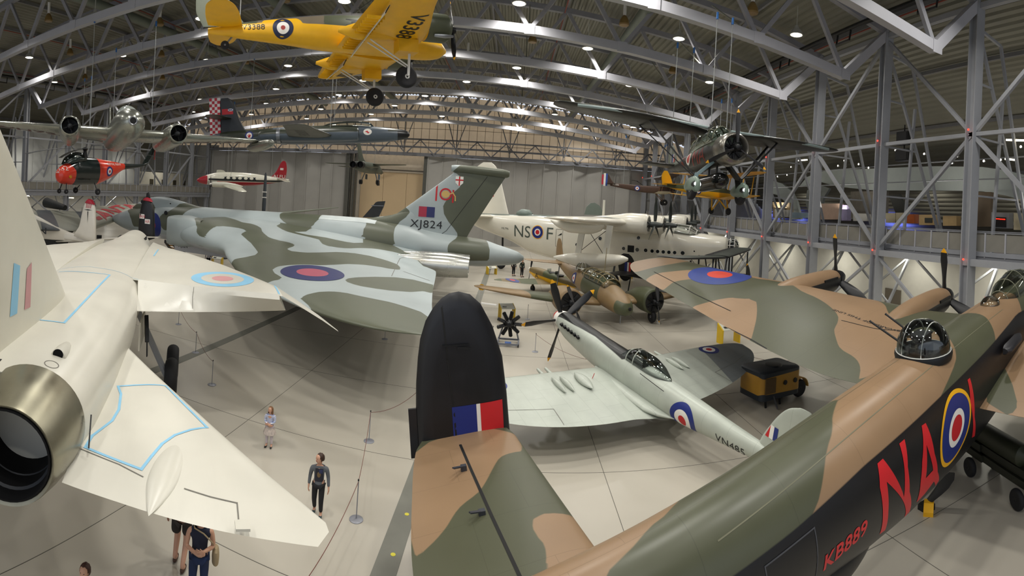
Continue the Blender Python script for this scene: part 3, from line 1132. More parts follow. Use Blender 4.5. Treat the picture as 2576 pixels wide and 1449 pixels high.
# fins and rudders
finp = [(-17.95, -.5), (-17.98, 0), (-18.0, .8), (-18.05, 1.55), (-18.22, 2.2), (-18.44, 2.68), (-18.65, 2.9), (-18.88, 2.98), (-19.08, 2.96), (-19.25, 2.87), (-19.42, 2.7), (-19.59, 2.45), (-19.72, 2.1), (-19.79, 1.73), (-19.86, 1.2), (-19.9, .6), (-19.9, 0), (-19.88, -.5), (-19.75, -.95), (-19.5, -1.25), (-19.1, -1.35), (-18.5, -1.25), (-18.1, -.95)]
def endplate(y):
    b = MB()
    n = len(finp)
    cx, cz = -18.95, .8
    def ring(k, yy):
        return [(cx + (x - cx) * k, yy, cz + (z - cz) * k) for x, z in finp]
    rr = [ring(.02, y - .13), ring(.6, y - .12), ring(.85, y - .095), ring(.97, y - .05), ring(1, y), ring(.97, y + .05), ring(.85, y + .095), ring(.6, y + .12), ring(.02, y + .13)]
    b.rings(rr)
    return b
FINM = mat('fin_black', '#17181d', .4, noise=.10, nscale=2.2, panel=.62)
for s in (1, -1):
    fo = endplate(5.08 * s).build('fin', FINM, lanc, smooth=60)
    tf = bvh(fo)
    for side in (1, -1):
        d = (0, side, 0)
        o = (0, 5.08 * s, 0)
        decal('rudder_gap', tf, [(stroke_tris([(-19.26, 2.84), (-19.21, 1.67), (-19.15, .76), (-19.12, -.1), (-19.12, -1.2)], .035), gap)], o, (1, 0, 0), (0, 0, 1), d, fo, L=.25)
        decal('fin_flash', tf, [(rect_tris(-19.18, 0, -18.68, .69), ROYAL), (rect_tris(-18.68, 0, -18.60, .69), WHITE), (rect_tris(-18.60, 0, -18.13, .69), mat('flash_red', '#c8232b', .45))], o, (1, 0, 0), (0, 0, 1), d, fo, L=.2)
    MB().box((-19.97, 5.08 * s, .2), (.16, .05, 1.0)).build('trim_tab', FINM, fo, smooth=0)
    MB().bar((-19.3, 5.08 * s - .16, 1.95), (-18.75, 5.08 * s - .2, 1.93), .03).bar((-19.0, 5.08 * s - .2, 1.9), (-18.75, 5.08 * s - .26, 1.88), .07, .04).build('rudder_arm', DARK, fo, smooth=0)
    MB().bar((-18.45, 5.08 * s - .1, 2.72), (-18.15, 5.08 * s - .16, 2.66), .025).build('aerial_peg', WHITE, fo, smooth=0)
# side lettering, both sides the same code
LRED = mat('code_red', '#d5222a', .42, noise=.04)
from mathutils.geometry import tessellate_polygon
def c8(L):
    o = []
    for x, y in L:
        h = hitl(M, tree_f, (1932 + x / 3.99, 1086 + y / 3.99))
        if h is None: h = lp(M, (1932 + x / 3.99, 1086 + y / 3.99), (0, 1, 0), -.8)
        o.append((h.x, math.atan2(h.z, -h.y)))
    return o
N_ = c8([(1095, 320), (1150, 270), (1362, 655), (1315, 120), (1367, 75), (1400, 350), (1418, 600), (1415, 805), (1365, 857), (1188, 500), (1205, 800), (1212, 1052), (1155, 1087), (1150, 850), (1120, 560)])
Ao = c8([(1540, -60), (1580, -88), (1625, 20), (1670, 220), (1700, 400), (1712, 490), (1676, 545), (1662, 498), (1572, 620), (1550, 705), (1510, 745), (1530, 500), (1545, 300)])
Ah = c8([(1588, 130), (1582, 465), (1655, 385), (1630, 260)])
def tessh(loops):
    flat = [p for l in loops for p in l]
    return [tuple(flat[i] for i in t) for t in tessellate_polygon([[Vector((*p, 0)) for p in l] for l in loops])]
I_ = c8([(2000, -520), (2024, -540), (2048, -448), (2072, -148), (2072, 44), (2044, 60), (2028, -300)])
for tr3 in (poly_tris(N_), tessh([Ao, Ah]), poly_tris(I_)):
    decal('code_letter', tree_f, [(tr3, LRED)], (0, 0, 0), (1, 0, 0), (0, 0, 1), (0, 1, 0), lanc, L=.1, cyl=True)
MB().rings(body([(-13.6, -1.05, .1, .1, .1), (-13.9, -1.0, .5, .3, .45), (-14.8, -.9, .62, .3, .62), (-15.7, -.75, .5, .3, .5), (-16.2, -.6, .1, .1, .1)], 28, 4)).build('belly_blister', nightp, lanc)
roundel('roundel', tree_f, (-11.41, 0, -.17), (1, 0, 0), (0, 0, 1), (0, 1, 0), .75, lanc, [(1, YEL), (.89, ROYAL), (.50, WHITE), (.34, RED)], L=.14)
decal('serial_number', tree_f, [(text_tris('KB889', .26, 1.0, .022, 1.05), LRED)], (-14.98, 0, -.27), (1, 0, 0), (0, 0, 1), (0, 1, 0), lanc, L=.1)
roundel('roundel', tree_f, (-11.41, 0, -.17), (-1, 0, 0), (0, 0, 1), (0, -1, 0), .75, lanc, [(1, YEL), (.89, ROYAL), (.50, WHITE), (.34, RED)], L=.2)
decal('crew_door', tree_f, [(stroke_tris([(-16.5, .3), (-15.62, .33), (-15.6, -.7), (-16.45, -.7)], .02, True), mat('door_line', '#4a4b50', .6))], (0, 0, 0), (1, 0, 0), (0, 0, 1), (0, 1, 0), lanc, L=.2)
# riveted seams, thin pale lines along the upper body
rv = mat('seam_pale', '#6f6e58', .5)
for zo, k in ((.35, 0), (.62, 1)):
    pts = [(x, 0) for x in np.arange(-17, -6.5, .5)]
    u = (1, 0, 0)
    decal('skin_seam', tree_f, [(stroke_tris(pts, .012), rv)], (0, -.45 if k == 0 else .25, 2), (1, 0, 0), (0, 1, 0), (0, 0, -1), lanc, L=.5, back=3, eps=.004)
# observation window blister and ladder fairing on the side
MB().rings([[(x, -1.0 - r_ * .22 * max(0, math.cos(t)), .45 + r_ * .13 * math.sin(t)) for t in [2 * PI * i / 16 for i in range(16)]] for x, r_ in ((-8.6, .6), (-8.5, 1), (-7.6, 1), (-7.3, .5), (-7.1, .05))]).build('side_fairing', mat('fairing_black', '#26262a', .4), lanc)
# top turret
tu = MB()
tur = MB().lathe([(-.12, .62), (0, .64), (.05, .62)], 32, M=Matrix.Translation((-11.0, 0, 1.13)) @ Matrix.Rotation(-PI / 2, 4, 'Y')).build('turret_ring', DARK, lanc)
dm = MB().lathe([(0, .58), (.12, .59), (.3, .56), (.45, .48), (.57, .36), (.65, .2), (.68, .01)], 32, M=Matrix.Translation((-11.0, 0, 1.16)) @ Matrix.Rotation(-PI / 2, 4, 'Y'), caps=False)
dm.build('turret_dome', GLASS, tur, smooth=80)
fr = mat('perspex_frame', '#c9cbc6', .3)
fm = MB()
for yy in (-.22, .24):
    fm.tube([(-11.0 + .585 * math.cos(t) * math.sqrt(1 - (yy / .6) ** 2), yy, 1.17 + .675 * math.sin(t) * math.sqrt(1 - (yy / .6) ** 2)) for t in [PI * i / 14 for i in range(15)]], .012, 5)
fm.tube([(-11.0 + .60 * math.cos(t), .60 * math.sin(t), 1.19) for t in [2 * PI * i / 30 for i in range(31)]], .014, 5)
fm.build('turret_frame', fr, tur)
ins = MB()
ins.box((-11.0, 0, 1.15), (.8, .8, .12)); ins.box((-10.9, .1, 1.3), (.4, .3, .35)); ins.box((-11.25, -.15, 1.28), (.25, .3, .28)); ins.tube([(-11.3, -.3, 1.2), (-11.1, 0, 1.5), (-10.9, .3, 1.2)], .05, 8)
ins.box((-11.05, .05, 1.52), (.5, .35, .05))
ins.build('turret_mount', mat('turret_inside', '#26272a', .5, .3), tur, smooth=0)
for p, q in (((2256, 855), (2190, 809)), ((2284, 832), (2229, 791))):
    a, c = lp(M, p, (0, 0, 1), 1.42), lp(M, q, (0, 0, 1), 1.62)
    MB().tube([a + (a - c) * .25, a, c, c + (c - a) * .02], [.03, .026, .024, .03], 10).build('gun_barrel', DARK, tur)
# cockpit glasshouse
cp = MB()
crow = [(-2.9, .9, .1, .06, .2), (-3.2, .9, .36, .36, .3), (-3.7, .92, .46, .62, .3), (-4.6, .95, .48, .72, .3), (-5.4, .95, .46, .60, .3), (-6.0, .95, .3, .36, .3), (-6.3, 1.0, .08, .08, .2)]
cp.rings(body(crow, 28, 4))
co = cp.build('canopy', GLASS, lanc, smooth=80)
fm = MB()
for x, zc, hw, up, dn in crow[1:6]:
    fm.tube([(x, hw * 1.01 * math.cos(t), zc + up * 1.02 * math.sin(t)) for t in [PI * i / 12 for i in range(13)]], .018, 5)
for k in (.25, .5, .75):
    fm.tube([(x, hw * 1.01 * math.cos(PI * k), zc + up * 1.02 * math.sin(PI * k)) for x, zc, hw, up, dn in crow[1:6]], .016, 5)
fm.build('canopy_frame', mat('frame_green', '#6a6c58', .45), co)
MB().rings(body([(-7.2, 1.1, .05, .03, .1), (-7.05, 1.1, .22, .18, .1), (-6.8, 1.1, .28, .26, .1), (-6.55, 1.1, .22, .18, .1), (-6.4, 1.1, .05, .03, .1)], 20, 3)).build('astrodome', GLASS, lanc)
# nacelles, propellers
nacm = mat('nacelle_paint', EARTH, .42, noise=.06, layers=(('night', NIGHT),))
for y, xf, zc in ((8.75, -2.75, .26), (3.75, -2.05, -.15), (-8.75, -2.75, .26), (-3.75, -2.05, -.15)):
    b = MB()
    b.rings(body([(xf - .05, zc, .36, .36, .42), (xf - .35, zc, .46, .44, .55), (xf - 1.2, zc, .48, .50, .65), (xf - 2.4, zc, .50, .52, .72), (xf - 4.0, zc - .1, .46, .44, .75), (xf - 5.2, zc - .25, .34, .3, .5), (xf - 6.4, zc - .2, .06, .06, .08)], 28, 4, cy=y))
    na = b.build('engine_nacelle', nacm, lanc, smooth=50)
    attr(na, 'night', zc + .12 - verts(na)[:, 2])
    [MB().box((xf - .9, y + q * .49, zc + .15), (.9, .06, .1)).build('exhaust_stub', DARK, na, smooth=0) for q in (-1, 1)]
    propeller(na, (xf + .05, y, zc), 3, 1.98, .50, BLADE, TIP, BLADE, 0 if y > 0 else 25, spin=[(-.05, .36), (.1, .36), (.35, .27), (.55, .13), (.62, .01)])
# bomb bay fittings / undercarriage
for y in (3.75, -3.75):
    for dy in (-.55, .55):
        strut(lanc, (-4.2, y + dy, -.6), (-4.9, y + dy, -2.9), .08, DARK, 'landing_gear_leg')
    wheel(lanc, (-5.0, y, LM.inverted().to_3x3() @ Vector((0, 0, 1)) and -3.35), .82, .6, RUBBER, DARK)
wheel(lanc, (-19.2, 0, -1.15), .38, .28, RUBBER, DARK, 'tail_wheel')
strut(lanc, (-18.9, 0, -.3), (-19.2, 0, -1.15), .07, DARK, 'tail_wheel_leg')
# rear turret
MB().rings(body([(-20.5, .1, .42, .5, .5), (-20.9, .1, .46, .55, .5), (-21.4, .1, .4, .45, .45), (-21.7, .1, .1, .12, .2)], 20, 3)).build('rear_turret', GLASS, lanc)
# ================================================================== white strike jet on the left, seen from behind
M = pose((-5.53, 2.70, 0), R(126))
TW = mat('antiflash_white', '#cfccc0', .30, noise=.035, nscale=1.3, grime=.10)
LBL = mat('line_pale_blue', '#86bfdf', .45)
PPK = mat('flash_pale_pink', '#c58f92', .5)
tsr = empty('strike_jet', M, 'large glossy white jet on the left with pale blue outlines and twin exhausts', 'aircraft')
b = MB()
b.rings(body([(1.32, 3.42, 1.50, .72, .76, 3.0), (2.2, 3.40, 1.60, .80, .85, 3), (4, 3.38, 1.66, .84, .95, 3), (7, 3.38, 1.62, .84, 1.0, 3), (9.5, 3.4, 1.5, .80, 1.05, 3), (13, 3.4, 1.5, .8, 1.1, 3), (16.5, 3.4, 1.5, .78, 1.1, 2.8),
              (17.8, 3.4, 1.25, .82, 1.1, 2.4), (19.5, 3.4, .92, .92, .95, 2), (21.2, 3.4, .80, .92, .85, 2), (22.4, 3.3, .70, .70, .75, 2), (24, 3.1, .42, .42, .5, 2), (25.4, 2.95, .05, .05, .05, 2)], 56, 7))
fus = b.build('fuselage', TW, tsr, smooth=50)
tf = bvh(fus)
# engine nozzles
nzm = mat('nozzle_metal', '#8e8a78', .32, .85, noise=.22, nscale=1.6, grime=.5)
nzd = mat('nozzle_inside', '#08080a', .7, 0, noise=.1, spec=.2)
for s in (-1, 1):
    n_ = MB().lathe([(1.55, .72), (1.45, .80), (1.1, .785), (.75, .73), (.45, .66), (.40, .64), (.42, .60), (.8, .60)], 48, M=Matrix.Translation((0, s * .76, 3.47)), caps=False).build('exhaust_nozzle', nzm, tsr, smooth=40)
    MB().lathe([(.8, .60), (.46, .595), (.40, .59), (.40, .565), (.6, .55), (1.2, .52), (2.2, .45), (2.3, .02)], 40, M=Matrix.Translation((0, s * .76, 3.47)), caps=False).build('jet_pipe', nzd, n_, smooth=40)
    rg = MB()
    for x in (.6, .9, 1.3):
        rg.lathe([(x, .555), (x + .03, .52), (x + .06, .555)], 40, M=Matrix.Translation((0, s * .76, 3.47)), caps=False)
    rg.build('pipe_ring', mat('pipe_ring', '#202226', .5, .4), n_)
    for a in (20, 75, 140, 200):
        MB().box((1.35, s * .76 + .775 * math.cos(R(a)), 3.42 + .775 * math.sin(R(a))), (.16, .04, .05)).build('nozzle_bracket', STEEL, n_, smooth=0)
# scoop and round cover on the spine
c = lp(M, (147, 893), (0, 0, 1), 4.16)
MB().rings([[(c.x + dx, c.y + r_ * math.cos(t), 4.12 + r_ * 1.1 * math.sin(t)) for t in [2 * PI * i / 18 for i in range(18)]] for dx, r_ in ((-.02, .11), (.0, .125), (.25, .12), (.55, .08), (.75, .01))]).build('air_scoop', TW, tsr)
MB().lathe([(0, .085), (.01, .08)], 20, M=Matrix.Translation((c.x - .02, c.y, 4.18)) @ Matrix.Translation((-.01, 0, 0))).build('scoop_mouth', nzd, tsr)
c2 = lp(M, (130, 912), (0, 0, 1), 4.16)
decal('round_cover', tf, [(disc_tris(.10, .115, 30), mat('panel_line_grey', '#6d6a62', .5))], (c2.x, c2.y, 0), (1, 0, 0), (0, 1, 0), (0, 0, -1), tsr, back=6, eps=.004)
# wings
for s in (-1, 1):
    sec = [(1.2, 18.6, 9.55, 4.0, .32), (1.9, 17.0, 9.3, 4.0, .30), (2.8, 15.7, 9.1, 4.0, .28), (4.13, 13.0, 8.72, 4.0, .24), (5.03, 10.78, 8.42, 4.0, .16), (5.5, 9.5, 8.22, 4.0, .10)]
    w = wing([(s * a, *r_) for a, *r_ in sec], 6, 16, lin=True).build('wing', TW, tsr, smooth=45)
    tip = wing([(s * 5.5, 9.5, 8.22, 4.0, .10), (s * 6.05, 8.95, 7.95, 3.72, .08), (s * 6.55, 8.35, 7.72, 3.45, .06), (s * 6.95, 7.75, 7.55, 3.2, .02)], 4, 12, lin=True).build('drooped_wing_tip', TW, w, smooth=45)
    # flap, drooped
    a0, a1 = Vector((9.42, s * 1.42, 3.98)), Vector((8.25, s * 5.42, 3.98))
    q0, q1 = lp(M, (345, 782), (0, 0, 1), 3.42), lp(M, (718, 780), (0, 0, 1), 3.42)
    q0, q1 = Vector((q0.x, s * abs(q0.y), 3.42)), Vector((q1.x, s * abs(q1.y), 3.42))
    fl = MB()
    rings = []
    for k in range(9):
        t = k / 8
        p, q = a0.lerp(a1, t), q0.lerp(q1, t)
        nrm = Vector((.5, 0, .86))
        rings.append([p + nrm * .07, p * .6 + q * .4 + nrm * .07, q + nrm * .01, q - nrm * .01, p * .6 + q * .4 - nrm * .07, p - nrm * .09])
    fl.rings(rings)
    flo = fl.build('flap', mat('flap_white', '#d6d4ca', .28, noise=.02), w, smooth=30)
    mdp = lambda t, k: a0.lerp(a1, t).lerp(q0.lerp(q1, t), k) + Vector((.5, 0, .86)) * .075
    MB().tube([mdp(.41, .05), mdp(.38, .5), mdp(.36, .97)], .007, 5).build('flap_joint', mat('panel_line_grey', '', .5), flo)
    # tailplane: one slab each side
    r0 = [(6.2, 1.55), (.62, 1.45), (-.30, 4.42), (-.22, 4.5), (.12, 4.60), (.55, 4.40)]
    tpb = wing([(s * 1.45, 6.25, .62, 3.15, .26), (s * 2.2, 4.75, .42, 3.15, .24), (s * 3.2, 2.85, .12, 3.15, .18), (s * 4.0, 1.30, -.12, 3.15, .10), (s * 4.42, .5, -.26, 3.15, .05), (s * 4.6, .12, -.05, 3.15, .02)], 6, 16, lin=True)
    tpo = tpb.build('tailplane', TW, tsr, smooth=45)
    tt = bvh(tpo)
    g = mat('panel_line_grey', '', .5)
    if s < 0:
        L2 = lpl(M, [(205, 1122), (300, 1160), (360, 1190)], (0, 0, 1), 3.24)
        L3 = lpl(M, [(465, 1220), (530, 1240), (597, 1255), (603, 1312)], (0, 0, 1), 3.24)
        decal('elevator_line', tt, [(stroke_tris(L2, .016), g), (stroke_tris(L3, .016), g)], (0, 0, 0), (1, 0, 0), (0, 1, 0), (0, 0, -1), tpo, L=.3)
        L4 = lpl(M, [(215, 1118), (232, 1092), (282, 1058), (299, 1032), (304, 995), (297, 976), (417, 968), (521, 1073), (480, 1082), (440, 1095), (408, 1115), (380, 1145), (356, 1173)], (0, 0, 1), 3.24)
        decal('walkway_outline', tt, [(stroke_tris(L4, .045, True), LBL)], (0, 0, 0), (1, 0, 0), (0, 1, 0), (0, 0, -1), tpo, L=.2)
        ca, cb = lp(M, (450, 1100), (0, 0, 1), 3.24), lp(M, (374, 1288), (0, 0, 1), 3.22)
        d = (cb - ca)
        rg = []
        px_ = Vector((-d.y, d.x, 0)).normalized()
        for k in range(13):
            t = k / 12
            wd = .22 * math.sin(PI * min(1, .12 + t * .88)) ** .7 * (1 if t < .7 else 1 - (t - .7) * 1.2)
            p = ca.lerp(cb, t)
            rg.append([Vector((p.x, p.y, 3.17)) + px_ * wd * math.cos(q) + Vector((0, 0, wd * .38)) * math.sin(q) for q in [2 * PI * i / 20 for i in range(20)]])
        MB().rings(rg).build('actuator_fairing', TW, tpo)
    MB().box((-.02, s * 3.62, 3.27), (.16, .16, .03)).build('hinge_plate', TW, tpo, smooth=0)
    if s < 0:
        tw = bvh(w)
        L5 = lpl(M, [(145, 678), (225, 679), (330, 693), (400, 703), (560, 722), (690, 738), (704, 741)], (0, 0, 1), 4.1)
        L6 = lpl(M, [(683, 706), (706, 741)], (0, 0, 1), 4.06)
        L7 = lpl(M, [(398, 630), (387, 645)], (0, 0, 1), 4.12)
        both = bvh([w, fus])
        decal('walkway_line', both, [(stroke_tris(L5, .02), LBL), (stroke_tris(L6, .05), LBL), (stroke_tris(L7, .05), LBL)], (0, 0, 0), (1, 0, 0), (0, 1, 0), (0, 0, -1), tsr, L=.3, back=7)
        c = lp(M, (560, 699), (0, 0, 1), 4.1)
        roundel('roundel', tw, (c.x, c.y, 0), (1, 0, 0), (0, 1, 0), (0, 0, -1), .97, tsr, [(1, LBL), (.68, TW), (.34, PPK)], L=.2, back=7)
# spine outline
L8 = [(3.75, .8), (3.86, -.62), (9.1, -.66), (9.15, .8)]
decal('spine_outline', tf, [(stroke_tris([(3.75, .7), (3.86, -.60), (9.1, -.62), (9.15, .9)], .05), LBL)], (0, 0, 0), (1, 0, 0), (0, 1, 0), (0, 0, -1), tsr, L=.3, back=7)
# fin
fs = [(4.05, 6.35, 1.0, 0, .30), (4.26, 6.13, .9, 0, .28), (5.9, 4.03, .35, 0, .24), (7.4, 2.1, -.15, 0, .14), (8.0, 1.3, -.45, 0, .06)]
fin = wing(fs, 8, 16, axis='z', lin=True).build('fin', mat('fin_white', '#cfccbe', .32, noise=.03), tsr, smooth=45)
tfn = bvh(fin)
for side in (1, -1):
    decal('fin_flash', tfn, [(poly_tris([(2.24, 4.68), (2.56, 4.66), (2.58, 5.47), (2.29, 5.56)]), LBL), (poly_tris([(2.90, 4.64), (3.2, 4.62), (3.17, 5.44), (2.92, 5.36)]), PPK)], (0, 0, 0), (1, 0, 0), (0, 0, 1), (0, side, 0), tsr, L=.4)
MB().box((3.5, 0, 4.14), (5.3, .36, .06)).build('fin_root_gap', gap, tsr, smooth=0)
# canopy windows
for s in (-1, 1):
    for dx in (0, .55):
        MB().box((19.7 + dx, s * .66, 4.02), (.42, .06, .16), M=Matrix.Identity(4)).build('cockpit_window', DARK, tsr, smooth=0)
# undercarriage
for s in (-1, 1):
    l_ = strut(tsr, (10.6, s * 1.3, 2.9), (10.8, s * 2.35, .7), .10, GREYP, 'landing_gear_leg')
    for dx in (0, 1.35):
        wheel(l_, (10.9 + dx, s * 2.5, .62), .62, .42, RUBBER, GREYP)
    MB().box((9.3, s * 1.62, 2.6), (1.5, .04, .8)).build('gear_door', TW, tsr, smooth=0)
l_ = strut(tsr, (22, 0, 2.8), (22.2, 0, .4), .08, GREYP, 'landing_gear_leg')
for s in (-1, 1): wheel(l_, (22.2, s * .25, .4), .4, .26, RUBBER, GREYP)
MB().bar((9.4, -1.72, 3.0), (9.1, -1.80, 2.3), .10, .16).bar((9.1, -1.8, 2.3), (9.05, -1.82, 1.9), .16, .03).build('hanging_strut', DARK, tsr, smooth=0)
MB().bar((1.55, -1.62, 3.62), (1.25, -1.66, 3.30), .02, .04).build('static_wick', DARK, tsr, smooth=0)
# ================================================================== delta winged bomber
M = pose((-30.35, 30.85, .2), 3.1976, -.0062, -.0302, 1.0242)
VG, VGR = '#a9b3b4', '#5a5e4e'
vul = empty('delta_bomber', M, 'huge grey and green delta winged jet bomber with serial XJ824 on its fin', 'aircraft')
vw = mat('delta_paint', VG, .42, noise=.07, nscale=.5, layers=(('green', VGR), ('under', '#b9bec4')), grime=.12)
b = MB()
frows = [(.35, 3.30, .04, .04, .04), (.1, 3.3, .22, .22, .22), (-1, 3.34, .68, .62, .66), (-2.2, 3.40, 1.0, .95, .98), (-4, 3.48, 1.25, 1.2, 1.22), (-6.5, 3.55, 1.42, 1.35, 1.38), (-10, 3.58, 1.46, 1.34, 1.4), (-15, 3.6, 1.46, 1.42, 1.4), (-20, 3.62, 1.44, 1.46, 1.35),
         (-23, 3.65, 1.38, 1.25, 1.2), (-26, 3.6, 1.2, .85, 1.0), (-27.8, 3.48, 1.02, .84, .86), (-29, 3.4, .78, .62, .66), (-30.2, 3.32, .42, .36, .40), (-30.6, 3.3, .12, .12, .12)]
b.rings(body(frows, 48, 7))
fus = b.build('fuselage', vw, vul, smooth=50)
b = MB()
b.rings(body([(-2.0, 4.3, .1, .15, .1), (-2.8, 4.4, .5, .55, .2), (-3.8, 4.5, .62, .82, .3), (-5, 4.5, .66, .92, .3), (-6.4, 4.5, .6, .74, .3), (-8, 4.5, .45, .45, .3), (-9.3, 4.6, .15, .28, .2)], 28, 5))
can = b.build('canopy', vw, vul, smooth=50)
for s in (1, -1):
    for x, z, r_ in ((-3.3, 4.95, .14), (-6.1, 4.35, .16), (-6.0, 5.0, .05)):
        MB().lathe([(0, r_), (.03, r_ * .9)], 16, M=Matrix.Translation((x, s * (.56 if z > 4.9 else 1.24), z)) @ Matrix.Rotation(s * PI / 2, 4, 'Z')).build('porthole', DARK, can)
wsec = [(1.0, -7.7, -24.3, 3.42, 2.2), (2.6, -8.2, -24.4, 3.40, 2.15), (4.2, -9.4, -24.6, 3.36, 1.85), (5.4, -11.6, -25.0, 3.3, 1.5), (6.6, -13.9, -25.75, 3.26, 1.15), (8.4, -15.2, -25.9, 3.24, .95), (10.3, -16.6, -26.0, 3.22, .8),
        (12.7, -18.5, -26.2, 3.2, .6), (14.5, -20.8, -26.4, 3.18, .42), (16.0, -23.3, -26.55, 3.16, .24), (16.55, -24.8, -26.6, 3.16, .1), (16.65, -25.6, -26.6, 3.16, .03)]
wl = wing(wsec, 9, 40).build('wing', vw, vul, smooth=50)
wr_ = wing([(-a, *r_) for a, *r_ in wsec], 5, 26).build('wing', vw, vul, smooth=50)
finpoly = [(-20.5, 4.9, .10), (-21.6, 5.16, .14), (-22.3, 5.35, .16)]
fsec = [(4.3, -21.6, -26.95, 0, .55), (5.2, -22.0, -27.4, 0, .5), (5.35, -22.25, -27.5, 0, .45), (6.2, -23.35, -27.98, 0, .36), (7.14, -24.5, -28.5, 0, .3), (8.1, -25.66, -29.05, 0, .26), (8.35, -25.95, -29.2, 0, .24)]
fin = wing(fsec, 6, 26, axis='z').build('fin', vw, vul, smooth=50)
fillet = MB()
fillet.rings(body([(-19.8, 4.85, .1, .1, .1), (-21, 4.85, .3, .32, .3), (-22.2, 4.8, .34, .62, .3), (-23.4, 4.7, .32, 1.2, .3), (-24.2, 4.7, .1, 1.3, .3)], 20, 4)).build('fin_fillet', vw, fin, smooth=50)
pod = MB()
pod.rings(body([(-25.75, 8.60, .12, .16, .2), (-26, 8.6, .22, .20, .26), (-27.5, 8.55, .26, .24, .3), (-29, 8.5, .24, .22, .3), (-29.35, 8.48, .15, .15, .26)], 24, 4))
pod.build('fin_tip_pod', vw, fin, smooth=50)
un = bvh([fus, can, wl, fin])
V1 = lambda L: [(440 + x / 3.68, 480 + y / 3.68) for x, y in L]
V2 = lambda L: [(900 + x / 4.391, 390 + y / 4.391) for x, y in L]
V5 = lambda L: [(x / 4, 362 + y / 4) for x, y in L]
polys = [
    V1([(175, 290), (260, 235), (350, 210), (450, 215), (540, 260), (620, 290), (740, 310), (800, 345), (810, 380), (870, 430), (960, 460), (1060, 475), (1115, 495), (1100, 515), (1040, 535), (1060, 555), (1200, 572), (1350, 570), (1500, 565), (1650, 575), (1800, 600), (1950, 640), (2060, 680), (2090, 710), (2085, 732), (2000, 725), (1900, 705), (1750, 685), (1600, 678), (1480, 685), (1350, 690), (1200, 683), (1050, 688), (960, 700), (905, 725), (920, 760), (1000, 805), (960, 825), (915, 832), (700, 870), (450, 740), (450, 655), (470, 655), (550, 635), (650, 615), (740, 595), (768, 570), (740, 530), (700, 480), (640, 430), (605, 400), (665, 370), (620, 350), (520, 335), (400, 325), (360, 340), (320, 370), (295, 400), (285, 440), (230, 425), (195, 385), (205, 340)]),
    V1([(960, 185), (1410, 215), (1335, 258), (1285, 310), (1250, 355), (1215, 378), (1113, 380), (1180, 400), (1290, 415), (1400, 432), (1500, 455), (1640, 483), (1740, 480), (1740, 420), (1745, 350), (1770, 320), (1765, 240), (1900, 245), (2030, 200), (2110, 135), (2170, 180), (2180, 210), (2150, 240), (2080, 290), (2040, 340), (2027, 400), (2030, 470), (2050, 520), (2150, 570), (2300, 610), (2430, 640), (2400, 690), (2310, 690), (2240, 640), (2120, 590), (2000, 560), (1850, 535), (1700, 530), (1600, 535), (1450, 520), (1370, 500), (1330, 450), (1250, 430), (1100, 395), (1010, 370), (935, 325), (975, 305), (970, 250)]),
    V1([(1565, 830), (1600, 810), (1680, 800), (1850, 795), (2050, 800), (2200, 820), (2395, 870), (2395, 910), (2300, 930), (2180, 938), (2000, 925), (1850, 905), (1700, 880), (1600, 850)]),
    V1([(1155, 995), (1220, 960), (1330, 935), (1450, 930), (1570, 940), (1700, 970), (1850, 1000), (2000, 1030), (2150, 1075), (2280, 1120), (2420, 1150), (2420, 1360), (1900, 1300), (1500, 1220), (1380, 1170), (1250, 1080)]),
    V2([(1040, 185), (1140, 100), (1680, 130), (1680, 240), (1620, 270), (1200, 960), (1090, 945), (1100, 870), (1060, 810), (1000, 740), (950, 650), (940, 560), (975, 500), (1060, 410), (1130, 350), (1145, 300), (1130, 240), (1090, 205)]),
    V2([(1000, 985), (1040, 945), (1120, 900), (1290, 890), (1400, 920), (1440, 970), (1460, 1050), (1450, 1170), (1020, 1165), (995, 1090), (988, 1030)]),
    V5([(1275, 660), (1290, 640), (1340, 600), (1545, 600), (1560, 700), (1555, 850), (1345, 832), (1320, 760), (1300, 700)]),
    V5([(1610, 720), (1660, 690), (1700, 680), (1740, 650), (1810, 600), (1900, 585), (2150, 610), (2160, 628), (2050, 640), (1920, 655), (1850, 700), (1810, 760), (1805, 820), (1820, 885), (1640, 872), (1610, 800), (1600, 760)]),
]
def loc2(px, mode):
    h = hitl(M, un, px)
    if h is None:
        h = lp(M, px, (0, 1, 0), .3) if mode == 'side' else lp(M, px, (0, 0, 1), 3.4)
    return h
sidep = [[(lambda h: (h.x, h.z))(loc2(p, 'side')) for p in pl_] for pl_ in polys]
topp = [[(lambda h: (h.x, h.y))(loc2(p, 'top')) for p in pl_] for pl_ in polys[:4]]
for o in (fus, can, fin, fillet and bpy.data.objects['fin_fillet'], bpy.data.objects['fin_tip_pod']):
    V = verts(o)
    r = np.full(len(V), -9.)
    for k, p in enumerate(sidep):
        if k in (0, 2, 3): continue
        r = np.maximum(r, sdf(V[:, [0, 2]], p))
    attr(o, 'green', r)
    attr(o, 'under', np.where(np.abs(V[:, 1]) < 1.6, 2.72 - V[:, 2], -9))
for o, s in ((wl, 1), (wr_, -1)):
    V = verts(o)
    P = V[:, :2] * np.array([1, s])
    r = np.full(len(V), -9.)
    for p in topp:
        r = np.maximum(r, sdf(P, p))
    attr(o, 'green', r)
    attr(o, 'under', np.where(V[:, 2] < 3.05, .5, -1.) * 1.0)
